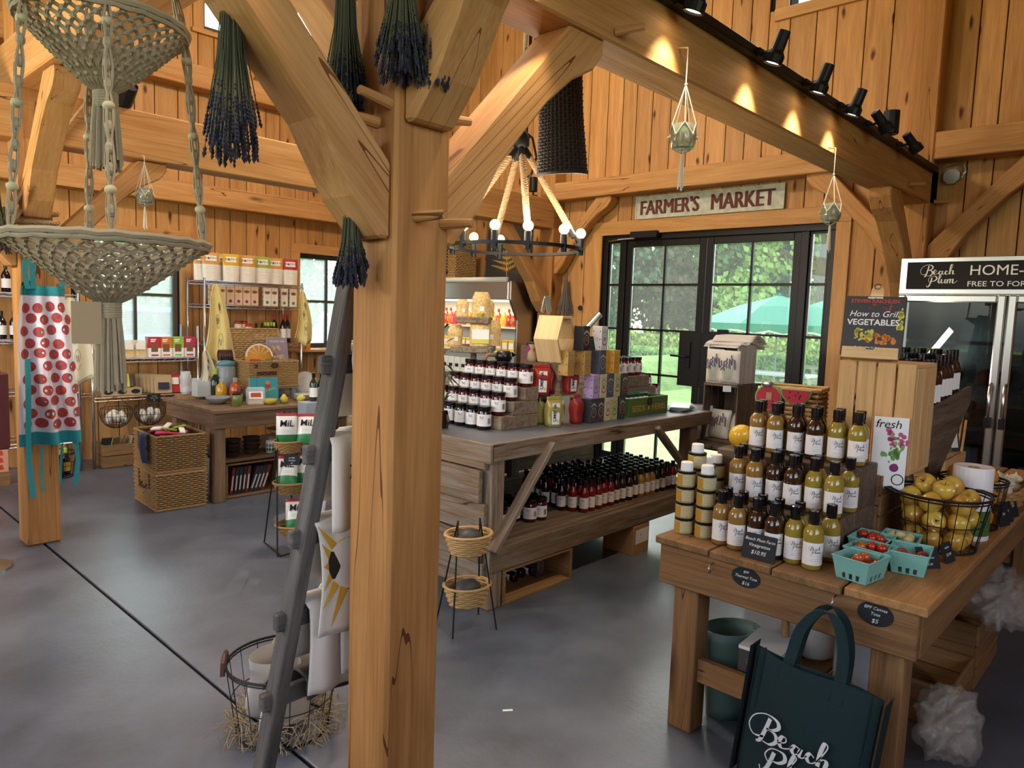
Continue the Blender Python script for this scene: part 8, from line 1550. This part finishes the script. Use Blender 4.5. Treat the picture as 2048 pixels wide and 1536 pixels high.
# bench and crate tower by the glazed doors
bn = thing('side_bench', (0, 0, 0), 'dark plank bench with black metal legs in front of the doors', 'bench')
for j in range(3): plank(bn, (4.82, 2.02+.24*j, .635), (5.50, 2.25+.24*j, .66), 'dark_wood', 'top_plank')
for x in (4.86, 5.44): MB().tube([(x, 2.07, 0), (x, 2.07, .63), (x, 2.70, .63), (x, 2.70, 0)], .014, 4).obj('leg_frame', 'black_metal', bn)
MB().tube([(4.86, 2.07, .08), (5.44, 2.07, .08)], .01, 4).obj('crossbar', 'black_metal', bn)
crate(frame((5.34, 2.40, .662), (0, 0, 1), (0, 1, 0)), .44, .28, .34, 'weathered crate on end on the bench with lavender cushions inside', 'dark_wood', 3)
wcr = thing('white_crate', (0, 0, 0), 'chipped whitewashed crate stacked on the weathered crate', 'crate')
for k in range(4): plank(wcr, (5.02+.075*k, 2.42, 1.105), (5.09+.075*k, 2.435, 1.40), 'whitewash', 'slat', .002); plank(wcr, (5.02+.075*k, 2.66, 1.105), (5.09+.075*k, 2.675, 1.40), 'whitewash', 'slat', .002)
plank(wcr, (5.02, 2.435, 1.103), (5.315, 2.66, 1.118), 'whitewash', 'base_board'); plank(wcr, (5.02, 2.435, 1.39), (5.315, 2.66, 1.403), 'whitewash', 'top_board'); plank(wcr, (5.31, 2.435, 1.118), (5.32, 2.66, 1.39), 'whitewash', 'back_board')
plain('lav_print', '5a4a7a', .9); plain('canvas', 'd9d2c4', .9, sheen=.3, bump=.2, bscale=300)
def cushion(mtx, W, H, label, pr=True):
    o = thing('lavender_cushion', (0, 0, 0), label, 'cushion', 'small canvas cushions', mtx=mtx)
    MB().grid(lambda u, v: ((u-.5)*W, -.03*max(0, math.sin(PI*u)*math.sin(PI*v))**.4, v*H), 16, 16).grid(lambda u, v: ((.5-u)*W, .03*max(0, math.sin(PI*u)*math.sin(PI*v))**.4, v*H), 16, 16).obj('cover', 'canvas', o, smooth=True)
    if pr:
        m = MB(); g = MB(); rr = random.Random(3)
        for k in range(6):
            x = (-.32+.13*k)*W; zt = H*rr.uniform(.6, .88); g.tube([(x*.5, -.034, H*.1), (x, -.034, zt)], .0016, 3)
            for q in range(8): m.sphere((x+rr.uniform(-.006, .006), -.034, zt-.009*q), .005, 5, 4)
        m.obj('lavender_print', 'lav_print', o, kind='stuff'); g.obj('stalk_print', 'pr_green', o)
cushion(frame((4.995, 2.475, 1.12), (0, -1, 0), (1, 0, 0)) @ T(0, 0, 0), .16, .235, 'lavender-printed cushion standing in the white crate, front one'); cushion(frame((5.01, 2.60, 1.12), (0, -1, 0), (1, 0, 0)), .14, .24, 'lavender-printed cushion standing in the white crate, rear one')
cushion(frame((5.06, 2.57, .685), (0, -1, 0), (1, 0, 0)) @ T(0, 0, 0, 0, -.25), .16, .22, 'lavender-printed cushion leaning in the weathered crate'); cushion(frame((5.10, 2.475, .685), (0, -1, 0), (1, 0, 0)) @ T(0, 0, 0, .3, -.3), .16, .20, 'plain canvas cushion leaning in the weathered crate', False)
for i in range(7): o = MB().grid(lambda u, v: (-.16+.36*u, -.15+.30*v, .012*math.sin(5*u+i)+(-.035*(abs(u-.5)*2)**3)), 14, 10).obj('canvas_napkin', 'canvas', mtx=T(5.17+.006*i, 2.545-.004*i, 1.412+.008*i, .05*i-.15), smooth=True, label='canvas napkin heaped on the white crate, %s from the bottom' % ORD[i], cat='napkin', group='napkins on the white crate'); s = o.modifiers.new('s', 'SOLIDIFY'); s.thickness = .004
chalk(frame((5.14, 2.62, 1.455), (.7, -.7, 0), (0, 0, 1)), .09, .05, [], 'small blank black sign behind the napkins')
MB().box((-.03, -.001, 0), (.03, .001, .045)).obj('paper_tag', 'white', mtx=T(4.985, 2.48, 1.05, -.9), label='white paper tag dangling below the front cushion', cat='tag')
for i in range(4): MB().box((-.1, -.004, 0), (.1, .004, .26)).obj('magazine', ('mag', 'packet_a', 'packet_b', 'paper')[i], mtx=T(5.02+.02*i, 2.705+.005*i, .662, -.9, -.2), label='magazine leaning on the bench beside the crate, %s one' % ORD[i], cat='magazine', group='magazines on the bench')
# watermelon basket behind the dressings
wmb = thing('fruit_basket', (4.0, 1.585, 1.0), 'open-weave wicker basket with watermelon cushions behind the dressings', 'basket', rz=.15-PI/2); hamper(wmb, .30, .2, .22, 'wicker_light', 9, 24)
MB().box((3.86, 1.44, .0), (4.15, 1.73, .99)).obj('pedestal', 'brown_wood', bev=.006, label='brown pedestal under the watermelon basket', cat='pedestal')
plain('melon_red', 'a3283c', .8); plain('melon_rind', '6f8a55', .8)
for i, (dy, dz, k, lb) in enumerate(((.10, .16, 1, 'round watermelon cushion with tag at the basket edge'), (-.05, .22, .9, 'half-slice watermelon cushion hanging over the basket'))):
    o = thing('melon_cushion', (0, 0, 0), lb, 'cushion', 'watermelon cushions', mtx=frame((3.875, 1.575+dy, 1.0+dz), (.1, -1, 0), (0, 0, 1))); n = 20
    pr = [(math.cos(2*PI*q/n)*.075*k, math.sin(2*PI*q/n)*.075*k) for q in range(n)] if i == 0 else [(math.cos(PI+PI*q/n)*.085, math.sin(PI+PI*q/n)*.085) for q in range(n+1)]
    MB().prism(pr, .02).obj('rind', 'melon_rind', o, bev=.005); MB().prism([(p[0]*.86, p[1]*.86-(0 if i == 0 else .004)) for p in pr], .012, T(0, 0, .0105)).obj('flesh', 'melon_red', o); m = MB(); rr = random.Random(i); [disc(m, rr.uniform(-.04, .04), rr.uniform(-.05, -.01), .004, 6, 0, 1.6) for _ in range(7)]; m.obj('seed_print', 'ink', o, T(0, 0, .0232))
    if i == 0: MB().box((-.01, -.01, .024), (.02, .03, .026)).obj('price_tag', 'kraft', o); MB().sphere((-.01, .075, .02), .02, 8, 6, (1.6, 1, .6)).obj('leaf', 'steel', o)
lm = MB().sphere((0, 0, 0), .045, 14, 9, (1, 1, 1.15)).obj('squash', 'juice_y', mtx=T(2.86, 1.35, TZ+.345, 0, .8), smooth=True, label='yellow squash peeping out beside the top dressing row', cat='squash'); pass
MB().tube([(0, 0, .05), (.005, 0, .07)], .004, 5).obj('stem', 'tom_green', lm)
MB().box((-.006, -.02, 0), (.006, .02, .002)).obj('paper_scrap', 'white', mtx=T(2.02, 1.85, .0005, .9), label='tiny white paper scrap on the concrete floor', cat='scrap')
